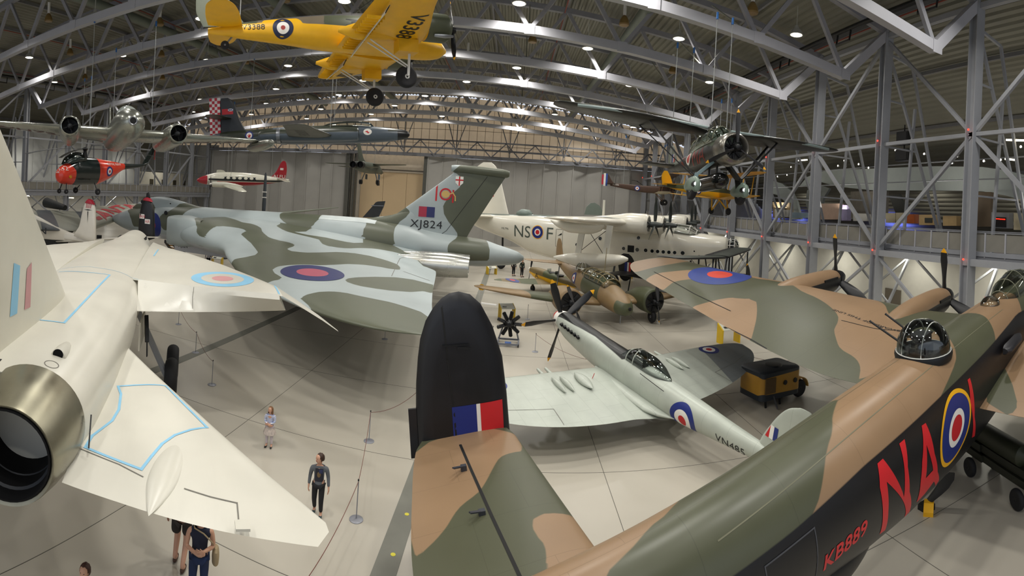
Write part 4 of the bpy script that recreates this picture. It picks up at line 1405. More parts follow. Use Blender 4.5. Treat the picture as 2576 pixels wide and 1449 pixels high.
# markings
tfin = bvh([fin, fus, bpy.data.objects['fin_fillet']])
NAVY = mat('serial_black', '#17191d', .5)
OB = mat('subdued_blue', '#2c3266', .45, noise=.06)
OR = mat('subdued_red', '#b0566a', .45, noise=.06)
DR = mat('flash_crimson', '#a92e45', .45)
for side in (1, -1):
    u, d = (-side, 0, 0), (0, -side, 0)
    def mk(nm, layers, x, z, L=.2): decal(nm, tfin, layers, (x, 0, z), u, (0, 0, 1), d, fin, L=L, eps=.012)
    mk('serial_number', [(text_tris('XJ824', .62, 1.12, 0, 1.1), NAVY)], -24.42, 4.95)
    mk('fin_flash', [(rect_tris(-.5, -.32, 0, .32), DR), (rect_tris(0, -.32, .5, .32), OB)], -24.4, 5.78)
    mk('squadron_badge', [(disc_tris(.28, .38, 30), RED), (rect_tris(-.62, -.45, -.52, .55), RED), (rect_tris(.42, -.5, .52, .3), RED), (disc_tris(0, .25, 20, 1, .9), mat('badge_gold', '#d8b56c', .5)), (stroke_tris([(.2, 0), (.45, .12), (.6, -.1), (.62, -.35)], .07), mat('badge_gold', '', .5))], -25.5, 6.95)
    mk('shield_badge', [(poly_tris([(-.24, .3), (.24, .3), (.24, -.1), (0, -.32), (-.24, -.1)]), WHITE), (rect_tris(-.04, -.28, .04, .3), RED), (rect_tris(-.24, .04, .24, .12), RED)], -26.3, 7.80)
    decal('rudder_line', bvh(fin), [(stroke_tris([(-28.0, 8.2), (-25.7, 4.7), (-25.2, 4.3)], .03), gap)], (0, 0, 0), (1, 0, 0), (0, 0, 1), d, fin, L=.3)
twl = bvh(wl)
h = hitl(M, twl, (786, 686))
for o, s in ((wl, 1), (wr_, -1)):
    roundel('roundel', bvh(o), (h.x, s * h.y, 0), (1, 0, 0), (0, 1, 0), (0, 0, -1), 1.36, o, [(1, OB), (.5, OR)], L=.3, back=8, eps=.015)
L9 = [(lambda q: (q.x, q.y))(hitl(M, twl, p) or lp(M, p, (0, 0, 1), 3.4)) for p in [(1022, 646), (1006, 650), (985, 695)]]
L10 = [(lambda q: (q.x, q.y))(hitl(M, twl, p) or lp(M, p, (0, 0, 1), 3.3)) for p in [(1015, 683), (1080, 706)]]
decal('elevon_line', twl, [(stroke_tris(L9, .03), mat('panel_line_grey', '', .5)), (stroke_tris(L10, .03), mat('panel_line_grey', '', .5))], (0, 0, 0), (1, 0, 0), (0, 1, 0), (0, 0, -1), wl, L=.4, back=8)
# engine pipes, intakes, probe
for s in (1, -1):
    for y in (2.55, 3.85):
        p = MB().lathe([(-23.2, .45), (-24.6, .56), (-26.0, .60), (-26.9, .56), (-27.3, .53), (-27.3, .48), (-26.2, .48), (-25.9, .02)], 28, M=Matrix.Translation((0, s * y, 3.1)), caps=False).build('jet_pipe', mat('pipe_silver', '#b9bab4', .28, .85, noise=.05), vul, smooth=40)
        MB().lathe([(-26.3, .475), (-26.2, .02)], 24, M=Matrix.Translation((0, s * y, 3.1))).build('pipe_mouth', nzd, p)
    r1 = []
    for dx, k in ((0, 1.0), (.12, 1.06), (-.3, 1.1), (-1.6, 1.0)):
        pass
    inn = MB()
    inn.rings([[(-7.75 - .55 * max(0, math.cos(t)) - dx, s * (2.9 + 1.28 * k * math.copysign(abs(math.cos(t)) ** .6, math.cos(t))), 3.45 + .95 * k * math.copysign(abs(math.sin(t)) ** .6, math.sin(t))) for t in [2 * PI * i / 32 for i in range(32)]] for dx, k in ((.9, .78), (.05, .80), (-.05, .86), (.0, .97), (.3, 1.04), (1.2, 1.08), (2.6, .9))], False, False)
    io = inn.build('air_intake', vw, vul, smooth=50)
    V = verts(io)
    r = np.full(len(V), -9.)
    for p in topp: r = np.maximum(r, sdf(V[:, :2] * np.array([1, s]), p))
    attr(io, 'green', np.where(V[:, 2] > 3.2, r, -1)); attr(io, 'under', np.full(len(V), -1.))
    MB().box((-8.7, s * 2.9, 3.45), (.05, 2.1, 1.45)).build('intake_dark', nzd, io, smooth=0)
MB().tube([(.2, 0, 3.55), (1.9, 0, 3.62)], [.09, .06], 10).build('refuelling_probe', mat('probe_pale', '#c8d0d8', .4), vul)
MB().lathe([(.3, .1), (.5, .08), (.62, .02)], 12, M=Matrix.Translation((0, 0, 3.3))).build('nose_tip', WHITE, vul)
fr_ = bvh(fus)
for side in (1, -1):
    roundel('roundel', fr_, (-4.9, 0, 3.35), (-side, 0, 0), (0, 0, 1), (0, -side, 0), .9, vul, [(1, ROYAL), (.4, RED)], L=.25)
decal('dorsal_panel', fr_, [(rect_tris(-21.3, -.75, -17.6, .75), mat('panel_pale', '#c3cbcb', .4))], (0, 0, 0), (1, 0, 0), (0, 1, 0), (0, 0, -1), vul, L=.3, back=8, eps=.01)
# bomb bay door plate with serial, undercarriage
MB().box((-9.6, 1.25, 2.0), (5.2, .05, .62)).build('gear_door', mat('door_pale', '#c9c9cc', .4), vul, smooth=0)
o = bpy.data.objects.new('x', None)
dd = text_tris('XJ824', .26, 1.2, .01)
mb = MB()
for t in dd: mb.add([(-7.75 - p[0], 1.285, 2.05 + p[1]) for p in t], [(0, 1, 2)])
mb.build('door_serial', NAVY, vul, smooth=0)
for s in (1, -1):
    l_ = strut(vul, (-15.5, s * 4.4, 3.0), (-15.5, s * 4.4, .8), .16, GREYP, 'landing_gear_leg')
    for dx in (-.6, .6):
        for dy in (-.35, .35):
            wheel(l_, (-15.5 + dx, s * 4.4 + dy, .42), .42, .26, RUBBER, GREYP)
l_ = strut(vul, (-7.0, 0, 2.4), (-7.0, 0, .5), .12, DARK, 'landing_gear_leg')
for s in (1, -1): wheel(l_, (-7.0, s * .3, .38), .38, .26, RUBBER, GREYP)
# ================================================================== silver fighter
M = pose((2.8377, 20.0032, 2.0701), 1.9759, -.13, -.0137)
sp = empty('fighter_aircraft', M, 'silver grey propeller fighter with black engine cowling top and serial VN485', 'aircraft')
SG = mat('silver_paint', '#b4bab0', .34, .08, noise=.07, nscale=1.6, layers=(('darktop', '#121313'), ('greytip', '#7d8385')), panel=.55, grime=.15, spec=.3)
BK = mat('antiglare_black', '#232423', .6)
b = MB()
b.rings(body([(1.0, 0, .36, .36, .36, 2), (.9, 0, .38, .38, .40, 2), (.3, -.02, .42, .42, .56, 2.1), (-1, 0, .44, .43, .68, 2.2), (-2.4, 0, .46, .46, .72, 2.2), (-3.6, 0, .47, .50, .70, 2.1), (-5.0, .02, .46, .48, .62, 2), (-6.4, .04, .40, .43, .50, 2), (-8, .08, .28, .33, .34, 2), (-9.6, .12, .16, .22, .2, 2), (-10.9, .15, .04, .06, .06, 2)], 48, 8))
fus = b.build('fuselage', SG, sp, smooth=50)
V = verts(fus)
topb = sdf(V[:, :2], [(1.1, -.33), (1.1, .33), (-.3, .30), (-1.7, .22), (-3.75, .36), (-3.75, -.36), (-1.7, -.22), (-.3, -.30)])
attr(fus, 'darktop', np.where(V[:, 2] > .12, topb, -1)); attr(fus, 'greytip', np.full(len(V), -1.))
fsp = bvh(fus)
def ell(y):
    t = min(1, abs(y) / 6.3)
    c = math.sqrt(max(0, 1 - t ** 2.5))
    return c
for s in (1, -1):
    sec = []
    for y in (.2, .6, 1.2, 2, 3, 4, 5, 5.6, 6.0, 6.2, 6.3):
        c = ell(y)
        le = -2.25 - (1 - c) * .95
        te = -5.65 + (1 - c) * 2.35
        if y < 1: te -= .35 * (1 - y)
        sec.append((s * y, le, te, -.56 + .075 * y * .6 + (.10 if y > 4 else 0) * 0, .42 * (1 - t_ if False else max(.04, 1 - y / 6.6))))
    w = wing(sec, 6, 20).build('wing', SG, sp, smooth=50)
    V = verts(w)
    attr(w, 'darktop', np.full(len(V), -1.))
    attr(w, 'greytip', (np.abs(V[:, 1]) - 4.0 - (V[:, 0] + 3.5) * .35) if s < 0 else (np.abs(V[:, 1]) - 5.6))
    tw = bvh(w)
    roundel('roundel', tw, (-2.95, s * 4.55, 0), (1, 0, 0), (0, 1, 0), (0, 0, -1), .42, w, [(1, ROYAL), (.62, WHITE), (.30, RED)], L=.2)
    # cannon bulges and barrels
    def blister(c, L_, wd, h):
        rg = []
        for k in range(11):
            t = k / 10
            q = math.sin(PI * min(1, max(.03, t))) ** .6 if t < .5 else (1 - ((t - .5) / .5) ** 1.6) ** .8 if t < .99 else .02
            q = max(.03, q)
            rg.append([(c[0] - L_ * t, c[1] + wd * q * math.cos(a), c[2] + h * q * math.sin(a)) for a in [2 * PI * i / 16 for i in range(16)]])
        return MB().rings(rg)
    for y in (2.25, 2.55):
        blister((-2.95, s * y, -.27), 1.0, .09, .10).build('cannon_blister', SG, w)
        MB().tube([(-2.4, s * y, -.46), (-2.0, s * y, -.46), (-1.93, s * y, -.46)], [.07, .055, .045], 12).build('cannon_barrel', SG, w)
    if s > 0: blister((-2.85, 1.62, -.26), 1.15, .19, .12).build('wheel_blister', SG, w)
    g = mat('panel_line_grey', '', .5)
    decal('aileron_line', tw, [(stroke_tris([(-4.55, s * 3.3), (-4.35, s * 4.6), (-4.05, s * 5.5)], .015), g), (stroke_tris([(-4.55, s * 3.3), (-5.3, s * 3.35)], .015), g)], (0, 0, 0), (1, 0, 0), (0, 1, 0), (0, 0, -1), w, L=.3)
MB().bar((-3.25, 1.18, -.33), (-3.28, 1.14, -.15), .02).build('wheel_indicator', RED, sp, smooth=0)
# fillets
for s in (1, -1):
    rg = []
    for x, y0, z0, r_ in ((-2.3, .44, -.44, .05), (-3.2, .50, -.42, .18), (-4.6, .46, -.42, .32), (-5.4, .40, -.42, .32), (-5.9, .34, -.38, .22), (-6.4, .26, -.3, .05)):
        rg.append([(x, s * (y0 + r_ * .9 * math.cos(a)), z0 + r_ * .42 * math.sin(a)) for a in [2 * PI * i / 20 for i in range(20)]])
    MB().rings(rg).build('wing_fillet', SG, sp)
for side in (1, -1):
    roundel('roundel', fsp, (-6.75, 0, -.16), (-side, 0, 0), (0, 0, 1), (0, -side, 0), .50, sp, [(1, ROYAL), (.62, WHITE), (.30, RED)], L=.08, eps=.008)
    decal('serial_number', fsp, [(text_tris('VN485', .20, 1.15, .0, 1.08), BLACK)], (-8.48, 0, -.03), (-side, 0, 0), (0, 0, 1), (0, -side, 0), sp, L=.06, eps=.008)
# exhaust stubs
for s in (1, -1):
    for k in range(6):
        x = .42 - k * .26
        MB().tube([(x, s * .40, .10), (x - .08, s * .50, .12), (x - .2, s * .52, .12)], [.055, .06, .055], 10).build('exhaust_stub', DARK, sp)
# spinner and five... four visible blades
spn = MB().lathe([(0, .36), (.12, .355), (.36, .30)], 28, M=Matrix.Translation((1.0, 0, 0)), caps=False).build('spinner', WHITE, sp)
MB().lathe([(.36, .30), (.55, .22), (.7, .12), (.76, .01)], 28, M=Matrix.Translation((1.0, 0, 0)), caps=False).build('spinner_nose', mat('spinner_red', '#b5242c', .35), spn)
for k in range(5):
    b2 = MB()
    rg = prop_blade(1.85, .32)
    for j in range(len(rg) - 1):
        b2.rings([rg[j], rg[j + 1]], j == 0, j == len(rg) - 2, 1 if j >= 9 else 0)
    b2.build('blade', [BLADE, TIP], spn, M=Matrix.Translation((1.15, 0, 0)) @ Matrix.Rotation(R(-22) + 2 * PI * k / 5, 4, 'X'))
# canopy
cr = [(-3.62, .44, .25, .06, .1), (-3.75, .44, .30, .30, .1), (-4.1, .46, .31, .42, .1), (-4.7, .47, .31, .42, .1), (-5.2, .47, .26, .32, .1), (-5.6, .47, .12, .12, .1), (-5.75, .46, .03, .03, .05)]
MB().rings(body(cr, 28, 4)).build('canopy', GLASS, sp, smooth=80)
fm = MB()
for x, h, w_ in ((-3.76, .31, .305), (-4.15, .43, .32)):
    fm.tube([(x, w_ * math.cos(t), .44 + h * math.sin(t)) for t in [PI * i / 12 for i in range(13)]], .018, 5)
fm.build('canopy_frame', SG, sp)
MB().bar((-3.55, -.3, .42), (-3.3, -.22, .40), .02).add([(-3.42, -.27, .44), (-3.42, .27, .44), (-3.74, .2, .74), (-3.74, -.2, .74), (-3.47, -.27, .44), (-3.47, .27, .44), (-3.79, .2, .74), (-3.79, -.2, .74)], [(0, 1, 2, 3), (7, 6, 5, 4), (0, 4, 5, 1), (2, 6, 7, 3)]).build('windscreen', GLASS, sp, smooth=0)
MB().box((-4.15, 0, .35), (.85, .46, .3)).box((-4.55, 0, .5), (.12, .34, .4)).build('cockpit_seat', mat('cockpit_dark', '#1c211e', .6), sp, smooth=0)
MB().bar((-4.75, .44, .40), (-5.9, .41, .34), .014).build('canopy_rail', DARK, sp, smooth=0)
# tail
ft = [(.15, -9.2, -10.9, 0, .12), (.5, -9.3, -11.0, 0, .12), (.9, -9.5, -11.05, 0, .11), (1.3, -9.75, -11.0, 0, .09), (1.55, -10.0, -10.85, 0, .07), (1.68, -10.3, -10.6, 0, .03)]
fn = wing(ft, 6, 14, axis='z').build('fin', SG, sp, smooth=50)
attr(fn, 'darktop', np.full(len(fn.data.vertices), -1.)); attr(fn, 'greytip', np.full(len(fn.data.vertices), -1.))
for side in (1, -1):
    decal('fin_flash', bvh(fn), [(rect_tris(-9.55, .62, -9.42, .95), RED), (rect_tris(-9.68, .62, -9.55, .95), WHITE), (rect_tris(-9.81, .62, -9.68, .95), ROYAL)], (0, 0, 0), (1, 0, 0), (0, 0, 1), (0, -side, 0), fn, L=.2)
for s in (1, -1):
    th = wing([(s * .1, -9.7, -10.9, .2, .12), (s * .8, -9.8, -10.9, .2, .11), (s * 1.35, -10.0, -10.85, .2, .08), (s * 1.6, -10.25, -10.65, .2, .03)], 5, 14).build('tailplane', SG, sp, smooth=50)
    attr(th, 'darktop', np.full(len(th.data.vertices), -1.)); attr(th, 'greytip', np.full(len(th.data.vertices), -1.))
for s in (1, -1):
    l_ = strut(sp, (-2.6, s * .8, -.5), (-2.1, s * 1.0, -1.6), .05, STEEL, 'landing_gear_leg')
    wheel(l_, (-2.1, s * 1.1, -1.62), .36, .2, RUBBER, STEEL)
wheel(sp, (-9.4, 0, -.38), .16, .1, RUBBER, STEEL, 'tail_wheel')
strut(sp, (-9.2, 0, 0), (-9.4, 0, -.38), .03, STEEL, 'tail_wheel_leg')
MB().tube([(-2.9, -1.05, -1.2), (-2.9, -1.05, -.9)], .02, 6)
# ================================================================== white flying boat
M = pose((18.53, 41.25, 0), R(-29))
SW = mat('boat_white', '#e4e0d2', .22, noise=.03, nscale=.8, layers=(('slate', '#6d766f'),), coat=.4, grime=.06)
sun = empty('flying_boat', M, 'huge glossy white flying boat with grey letters NS F and under wing float', 'aircraft')
b = MB()
rows = [(.35, 4.0, .5, .7, .8, 2.2), (.1, 4.0, .85, .95, 1.0, 2.3), (-1.2, 4.0, 1.15, 1.05, 1.5, 2.4), (-3, 4.0, 1.35, 1.25, 2.1, 2.3), (-4.6, 4.0, 1.45, 1.75, 2.5, 2.3), (-6, 4.0, 1.5, 1.9, 2.8, 2.3), (-9, 4.0, 1.5, 1.95, 3.0, 2.3), (-12.5, 4.0, 1.5, 1.95, 3.0, 2.3), (-13, 4.0, 1.48, 1.9, 2.75, 2.3),
        (-16, 4.1, 1.35, 1.75, 2.45, 2.2), (-18.5, 4.3, 1.15, 1.5, 2.3, 2.1), (-21, 4.5, .9, 1.15, 1.55, 2), (-24, 4.7, .6, .85, 1.0, 2), (-26, 4.8, .35, .5, .5, 2), (-26.3, 4.8, .2, .3, .3, 2)]
b.rings(body(rows, 48, 7))
fus = b.build('hull', SW, sun, smooth=50)
V = verts(fus)
attr(fus, 'slate', np.where((V[:, 0] < -3.2), V[:, 2] - np.interp(-V[:, 0], [3, 5, 6, 13, 16, 21, 26], [5.4, 5.6, 5.72, 5.72, 5.7, 5.5, 5.2]), -1))
tf = bvh(fus)
for s in (1, -1):
    sec = [(s * .5, -5.2, -11.3, 5.75, 1.1), (s * 4, -5.3, -11.2, 5.8, .95), (s * 8, -5.7, -10.9, 5.88, .8), (s * 12, -6.4, -10.5, 5.98, .58), (s * 15, -7.1, -10.1, 6.06, .42), (s * 16.4, -7.6, -9.8, 6.1, .3), (s * 17, -8.1, -9.4, 6.12, .16), (s * 17.2, -8.5, -9.0, 6.12, .04)]
    w = wing(sec, 6, 18).build('wing', SW, sun, smooth=50)
    V = verts(w)
    attr(w, 'slate', V[:, 2] - (5.75 + (np.abs(V[:, 1]) / 17) * .36) - np.interp(np.abs(V[:, 1]), [0, 8, 12, 17], [.2, .18, .2, .6]))
    # radome under the outer wing
    MB().rings(body([(-7.0, 5.75, .1, .1, .1), (-7.3, 5.7, .42, .3, .38), (-8.2, 5.6, .55, .35, .55), (-9.4, 5.6, .5, .3, .55), (-10.4, 5.65, .3, .2, .3), (-11, 5.8, .05, .05, .05)], 20, 4, cy=s * 12.6)).build('radome', SW, w)
    # float and its struts
    f = MB().rings(body([(-5.3, 3.6, .06, .08, .1), (-5.8, 3.55, .35, .28, .35), (-7, 3.4, .55, .42, .55), (-8.4, 3.3, .56, .45, .60), (-9.6, 3.25, .4, .35, .35), (-10.4, 3.2, .15, .2, .12), (-10.7, 3.2, .04, .1, .05)], 24, 5, cy=s * 12.4)).build('float', SW, sun)
    for x0, x1 in ((-6.9, -6.7), (-8.9, -8.6)):
        MB().bar((x0, s * 12.4, 3.6), (x1, s * 12.4, 5.75), .42, .14, up=(0, 1, 0)).build('float_strut', SW, f, smooth=0)
    for a, c in (((-7, 3.7), (-8.6, 5.6)), ((-8.9, 3.7), (-6.8, 5.6))):
        strut(f, (a[0], s * 12.4, a[1]), (c[0], s * 12.0, c[1]), .02, DARK, 'bracing_wire', 5)
    for y, hx, hz in ((9.8, -4.55, 5.92), (5.6, -4.3, 5.82)):
        n_ = MB().rings(body([(hx - .1, hz, .62, .62, .62), (hx - .35, hz, .74, .74, .74), (hx - 1.4, hz, .76, .74, .74), (hx - 2.4, hz - .02, .7, .6, .68), (hx - 4, hz, .45, .35, .5), (hx - 5.4, hz, .1, .1, .1)], 28, 4, cy=s * y)).build('engine_nacelle', SW, sun, smooth=50)
        attr(n_, 'slate', np.full(len(n_.data.vertices), -1.))
        radial(n_, (hx - .16, s * y, hz), .58, mat('engine_grey', '#3c3e3c', .4, .5), STEEL)
        propeller(n_, (hx + .35, s * y, hz), 3, 1.95, .34, mat('blade_grey', '#2f3532', .45), mat('blade_grey', '', .4), mat('blade_grey', '', .4), 0, spin=[(-.35, .2), (0, .22), (.3, .18), (.55, .14), (.6, .02)])
    ft = wing([(s * .2, -22.9, -25.8, 5.25, .35), (s * 3, -23.3, -25.7, 5.3, .25), (s * 5.2, -23.9, -25.4, 5.35, .12), (s * 5.5, -24.4, -25.0, 5.35, .03)], 5, 14).build('tailplane', SW, sun, smooth=50)
    attr(ft, 'slate', np.full(len(ft.data.vertices), -1.))
fn = wing([(5.2, -21.3, -26.0, 0, .42), (6.4, -21.75, -26.3, 0, .38), (8.2, -22.35, -26.4, 0, .32), (9.6, -22.85, -26.1, 0, .24), (10.4, -23.3, -25.6, 0, .16), (10.85, -23.9, -24.9, 0, .04)], 6, 18, axis='z').build('fin', SW, sun, smooth=50)
attr(fn, 'slate', np.full(len(fn.data.vertices), -1.))
LG = mat('letter_grey', '#4c564e', .5)
for side in (-1, 1):
    u, d = (-side, 0, 0), (0, -side, 0)
    T = bvh([fus])
    for ch, cx in (('N', -19.65), ('S', -18.62)): decal('code_letter', T, [(text_tris(ch, 1.12, 1.0, 0), LG)], (cx if side < 0 else -38.27 - cx, 0, 4.08), u, (0, 0, 1), d, sun, L=.25, eps=.015)
    decal('code_letter', T, [(text_tris('F', 1.12, 1.1, 0), LG)], (-16.15, 0, 4.12), u, (0, 0, 1), d, sun, L=.25, eps=.015)
    roundel('roundel', T, (-17.5, 0, 4.15), u, (0, 0, 1), d, .66, sun, [(1, YEL), (.9, ROYAL), (.5, WHITE), (.33, RED)], L=.2, eps=.015)
    decal('serial_number', T, [(text_tris('ML796', .2, 1.1), LG)], (-21.3, 0, 4.2), u, (0, 0, 1), d, sun, L=.2, eps=.015)
    decal('fin_flash', bvh(fn), [(rect_tris(-24.2, 7.3, -23.75, 7.95), ROYAL), (rect_tris(-23.75, 7.3, -23.65, 7.95), WHITE), (rect_tris(-23.65, 7.3, -23.25, 7.95), RED)], (0, 0, 0), (1, 0, 0), (0, 0, 1), (0, side, 0), fn, L=.5, eps=.012)
    wins = [(-8.81, 3.38, .16), (-7.55, 3.37, .18), (-6.78, 3.38, .17), (-6.2, 3.36, .16), (-5.7, 3.36, .16), (-5.2, 3.36, .16), (-4.7, 3.36, .16), (-4.2, 3.37, .16), (-3.5, 3.38, .18), (-7.5, 4.42, .16), (-13.3, 3.34, .16), (-12.9, 3.34, .12), (-11.06, 4.1, .17), (-10.2, 4.05, .18), (-2.5, 3.6, .07)]
    for x, z, r_ in wins:
        decal('porthole', T, [(disc_tris(0, r_, 18), mat('window_dark', '#20262a', .12, spec=.8)), (disc_tris(r_ * .96, r_ * 1.12, 18), WHITE)], (x, 0, z), u, (0, 0, 1), d, sun, L=.5, eps=.02)
    decal('side_hatch', T, [(rect_tris(-.3, -.3, .3, .3), DARK)], (-8.14, 0, 3.40), u, (0, 0, 1), d, sun, L=.4, eps=.02)
    decal('waist_window', T, [(rect_tris(-.42, -.2, .42, .2), DARK)], (-14.6, 0, 5.0), u, (0, 0, 1), d, sun, L=.4, eps=.02)
    decal('door_outline', T, [(stroke_tris([(-.4, -.9), (.3, -.9), (.3, .7), (-.4, .7)], .03, True), mat('panel_line_grey', '', .5)), (poly_tris([(-.2, .1), (.2, .4), (.2, .2)]), DARK), (rect_tris(-.1, -.8, .02, -.4), DARK)], (-15.1, 0, 3.9), u, (0, 0, 1), d, sun, L=.4, eps=.02)
cr = [(-2.0, 4.95, .2, .1, .1), (-2.5, 5.0, .8, .35, .2), (-3.1, 5.1, 1.1, .65, .3), (-4.4, 5.1, 1.25, .78, .3), (-4.7, 5.1, 1.2, .75, .3)]
co = MB().rings(body(cr, 28, 3)).build('canopy', GLASS, sun, smooth=80)
fm = MB()
for x, zc, hw, up, dn in cr[1:]:
    fm.tube([(x, hw * 1.01 * math.cos(t), zc + up * 1.02 * math.sin(t)) for t in [PI * i / 12 for i in range(13)]], .035, 5)
for k in (.08, .22, .4, .6, .78, .92):
    fm.tube([(x, hw * 1.01 * math.cos(PI * k), zc + up * 1.02 * math.sin(PI * k)) for x, zc, hw, up, dn in cr[1:]], .03, 5)
fm.build('canopy_frame', WHITE, co)
tu = MB().rings(body([(.3, 4.25, .45, .5, .5), (.55, 4.25, .6, .62, .62), (.9, 4.25, .58, .58, .58), (1.2, 4.25, .3, .3, .3), (1.27, 4.25, .05, .05, .05)], 20, 3)).build('nose_turret', GLASS, sun, smooth=80)
fm = MB()
for x, r_ in ((.5, .61), (.9, .6)):
    fm.tube([(x, r_ * math.cos(t), 4.25 + r_ * 1.03 * math.sin(t)) for t in [2 * PI * i / 20 for i in range(21)]], .03, 5)
for a in range(6):
    t = 2 * PI * a / 6
    fm.tube([(x, r_ * math.cos(t), 4.25 + r_ * math.sin(t)) for x, r_ in ((.3, .5), (.55, .62), (.9, .6), (1.2, .32))], .025, 5)
fm.build('turret_frame', WHITE, tu)
MB().box((.6, 0, 4.2), (.5, .6, .6)).build('turret_guns', DARK, tu, smooth=0)
MB().tube([(-11.2, -.6, 5.8), (-11.2, -.6, 7.6)], [.13, .11], 12).build('aerial_mast', SW, sun)
MB().rings(body([(-18.8, 5.7, .1, .2, .3), (-19.2, 5.7, .45, .5, .3), (-19.9, 5.7, .5, .55, .3), (-20.5, 5.7, .2, .25, .3)], 18, 3)).build('dorsal_turret', mat('turret_grey', '#6f7c74', .4), sun)
for s in (1, -1):
    wheel(sun, (-9.5, s * 2.1, .6), .6, .4, RUBBER, STEEL, 'beaching_wheel')
    MB().bar((-9.5, s * 2.0, .6), (-9.5, s * 1.4, 2.6), .14).build('beaching_leg', DARK, sun, smooth=0)
wheel(sun, (-22, 0, .5), .5, .35, RUBBER, STEEL, 'beaching_wheel')
MB().bar((-22, .25, .5), (-22, 0, 3.2), .14).build('beaching_leg', DARK, sun, smooth=0)
# ================================================================== the other aircraft
def wingpair(par, secs, m, name='wing', k=5, n=14, **kw):
    return [wing([(s * a, *r_) for a, *r_ in secs], k, n, **kw).build(name, m, par, smooth=50) for s in (1, -1)]
def wire(par, M, pts_local, top=19.0, name='suspension_cable'):
    """a cable from a fitting on the aircraft straight up to the roof truss"""
    Mi = M.inverted()
    for p in pts_local:
        a = M @ Vector(p)
        tz_ = chord_z(a.x)
        q = Mi @ Vector((a.x, a.y, tz_))
        c = MB().tube([p, q], .022, 6).build(name, mat('cable_steel', '#a5a7a5', .4, .4), par)
        h = MB().tube([q + (Vector(p) - q).normalized() * .32, q], .06, 8).build('blue_shackle', mat('shackle_blue', '#2f6db5', .4), c)
def side_text(tree, par, txt, x, z, h, m, wx=1.1, sides=(1, -1), y=0, nm='serial_number', bold=0, eps=.012):
    for sd in sides:
        decal(nm, tree, [(text_tris(txt, h, wx, bold), m)], (x, y, z), (-sd, 0, 0), (0, 0, 1), (0, -sd, 0), par, L=.25, eps=eps)
def side_roundel(tree, par, x, z, r_, spec, sides=(1, -1), eps=.012):
    for sd in sides:
        roundel('roundel', tree, (x, 0, z), (-sd, 0, 0), (0, 0, 1), (0, -sd, 0), r_, par, spec, L=.2, eps=eps)
RAF = [(1, ROYAL), (.62, WHITE), (.25, RED)]
# ---------------------------------------------------------------- yellow twin engined trainer overhead
M = pose((-3.4829, 22.7927, 13.634), .5594, -.051, -.0213)
ox = empty('twin_trainer', M, 'yellow bellied twin engined trainer hanging high with serial V3388 and wheels down', 'aircraft')
OY = mat('trainer_yellow', '#eab216', .42, noise=.06, layers=(('camo', '#6f6555'), ('green', '#4a4f3c')))
rows = [(.05, -.1, .1, .1, .1), (-.3, -.1, .42, .38, .36), (-1.2, -.05, .58, .6, .55), (-2.4, 0, .64, .78, .62), (-3.6, .05, .66, .95, .66), (-5.2, .05, .64, .86, .62), (-7.2, .08, .48, .58, .46), (-9, .1, .28, .34, .28), (-10.3, .12, .08, .1, .1)]
f = MB().rings(body(rows, 40, 8)).build('fuselage', OY, ox, smooth=50)
V = verts(f)
P = V[:, [0, 2]]
top = sdf(P, [(1, .30), (-1.2, .30), (-6.45, .34), (-6.6, .60), (-8.0, .60), (-8.1, .36), (-8.9, .33), (-12, .26), (-12, 2), (1, 2)])
attr(f, 'camo', top)
attr(f, 'green', np.minimum(top, np.maximum.reduce([sdf(P, q) for q in ([(-.4, -1), (.3, 2), (-1.5, 2), (-2.2, -1)], [(-3.9, -1), (-3.3, 2), (-5.3, 2), (-5.9, -1)], [(-8.4, -1), (-8.1, 2), (-12, 2), (-12, -1)])])))
T = bvh(f)
side_roundel(T, ox, -7.25, .16, .42, [(1, mat('roundel_navy', '#1c2545', .45)), (.6, WHITE), (.22, mat('roundel_brick', '#a8403a', .5))])
side_text(T, ox, 'V3388', -8.45, .20, .22, BLACK, 1.15)
for sd in (1, -1):
    decal('cabin_window', T, [(rect_tris(-.36, -.15, .36, .17), DARK)], (-4.3, 0, .50), (1, 0, 0), (0, 0, 1), (0, sd, 0), ox, L=.4)
cp = MB().rings(body([(-1.2, .4, .3, .1, .1), (-1.7, .42, .52, .42, .2), (-2.4, .5, .58, .52, .3), (-2.9, .5, .5, .44, .3), (-3.2, .5, .3, .3, .3)], 24, 4)).build('canopy', GLASS, ox)
ws_ = wingpair(ox, [(.3, -1.9, -5.0, -.48, .42), (2.4, -1.95, -4.95, -.42, .42), (5, -2.6, -4.7, -.16, .3), (7.2, -3.1, -4.45, .06, .18), (7.9, -3.4, -4.3, .13, .1), (8.15, -3.7, -4.1, .15, .03)], OY)
for w_ in ws_:
    V = verts(w_)
    cz = -.42 + (np.abs(V[:, 1]) - 2.4).clip(0) * .103
    attr(w_, 'camo', V[:, 2] - cz - .02)
    s = 1 if V[:, 1].mean() > 0 else -1
    fl = MB()
    for k in range(14):
        y = .75 + k * .29
        fl.box((-4.55, s * y, -.60), (.62, .02, .12))
    fl.build('flap_ribs', OY, w_, smooth=0)
    MB().add([(-4.34, s * .7, -.62), (-4.24, s * 5.0, -.32), (-4.40, s * 5.0, -.62), (-4.50, s * .7, -.96), (-4.30, s * .7, -.62), (-4.20, s * 5.0, -.32), (-4.36, s * 5.0, -.62), (-4.46, s * .7, -.96)], [(0, 1, 2, 3), (7, 6, 5, 4), (0, 4, 5, 1), (2, 6, 7, 3)]).build('flap', mat('flap_pale', '#cfcdc0', .4), w_, smooth=0)
    c = lp(M, (1035, 48), (0, 0, 1), -.2) if s < 0 else Vector((-3.4, 5.0, 0))
    decal('wing_serial', bvh(w_), [(text_tris('V3388', .62, .85, .015, 1.05), BLACK)], (c.x, c.y, 0), (0, 1, 0), (1, 0, 0), (0, 0, 1), w_, L=.3, eps=.01)
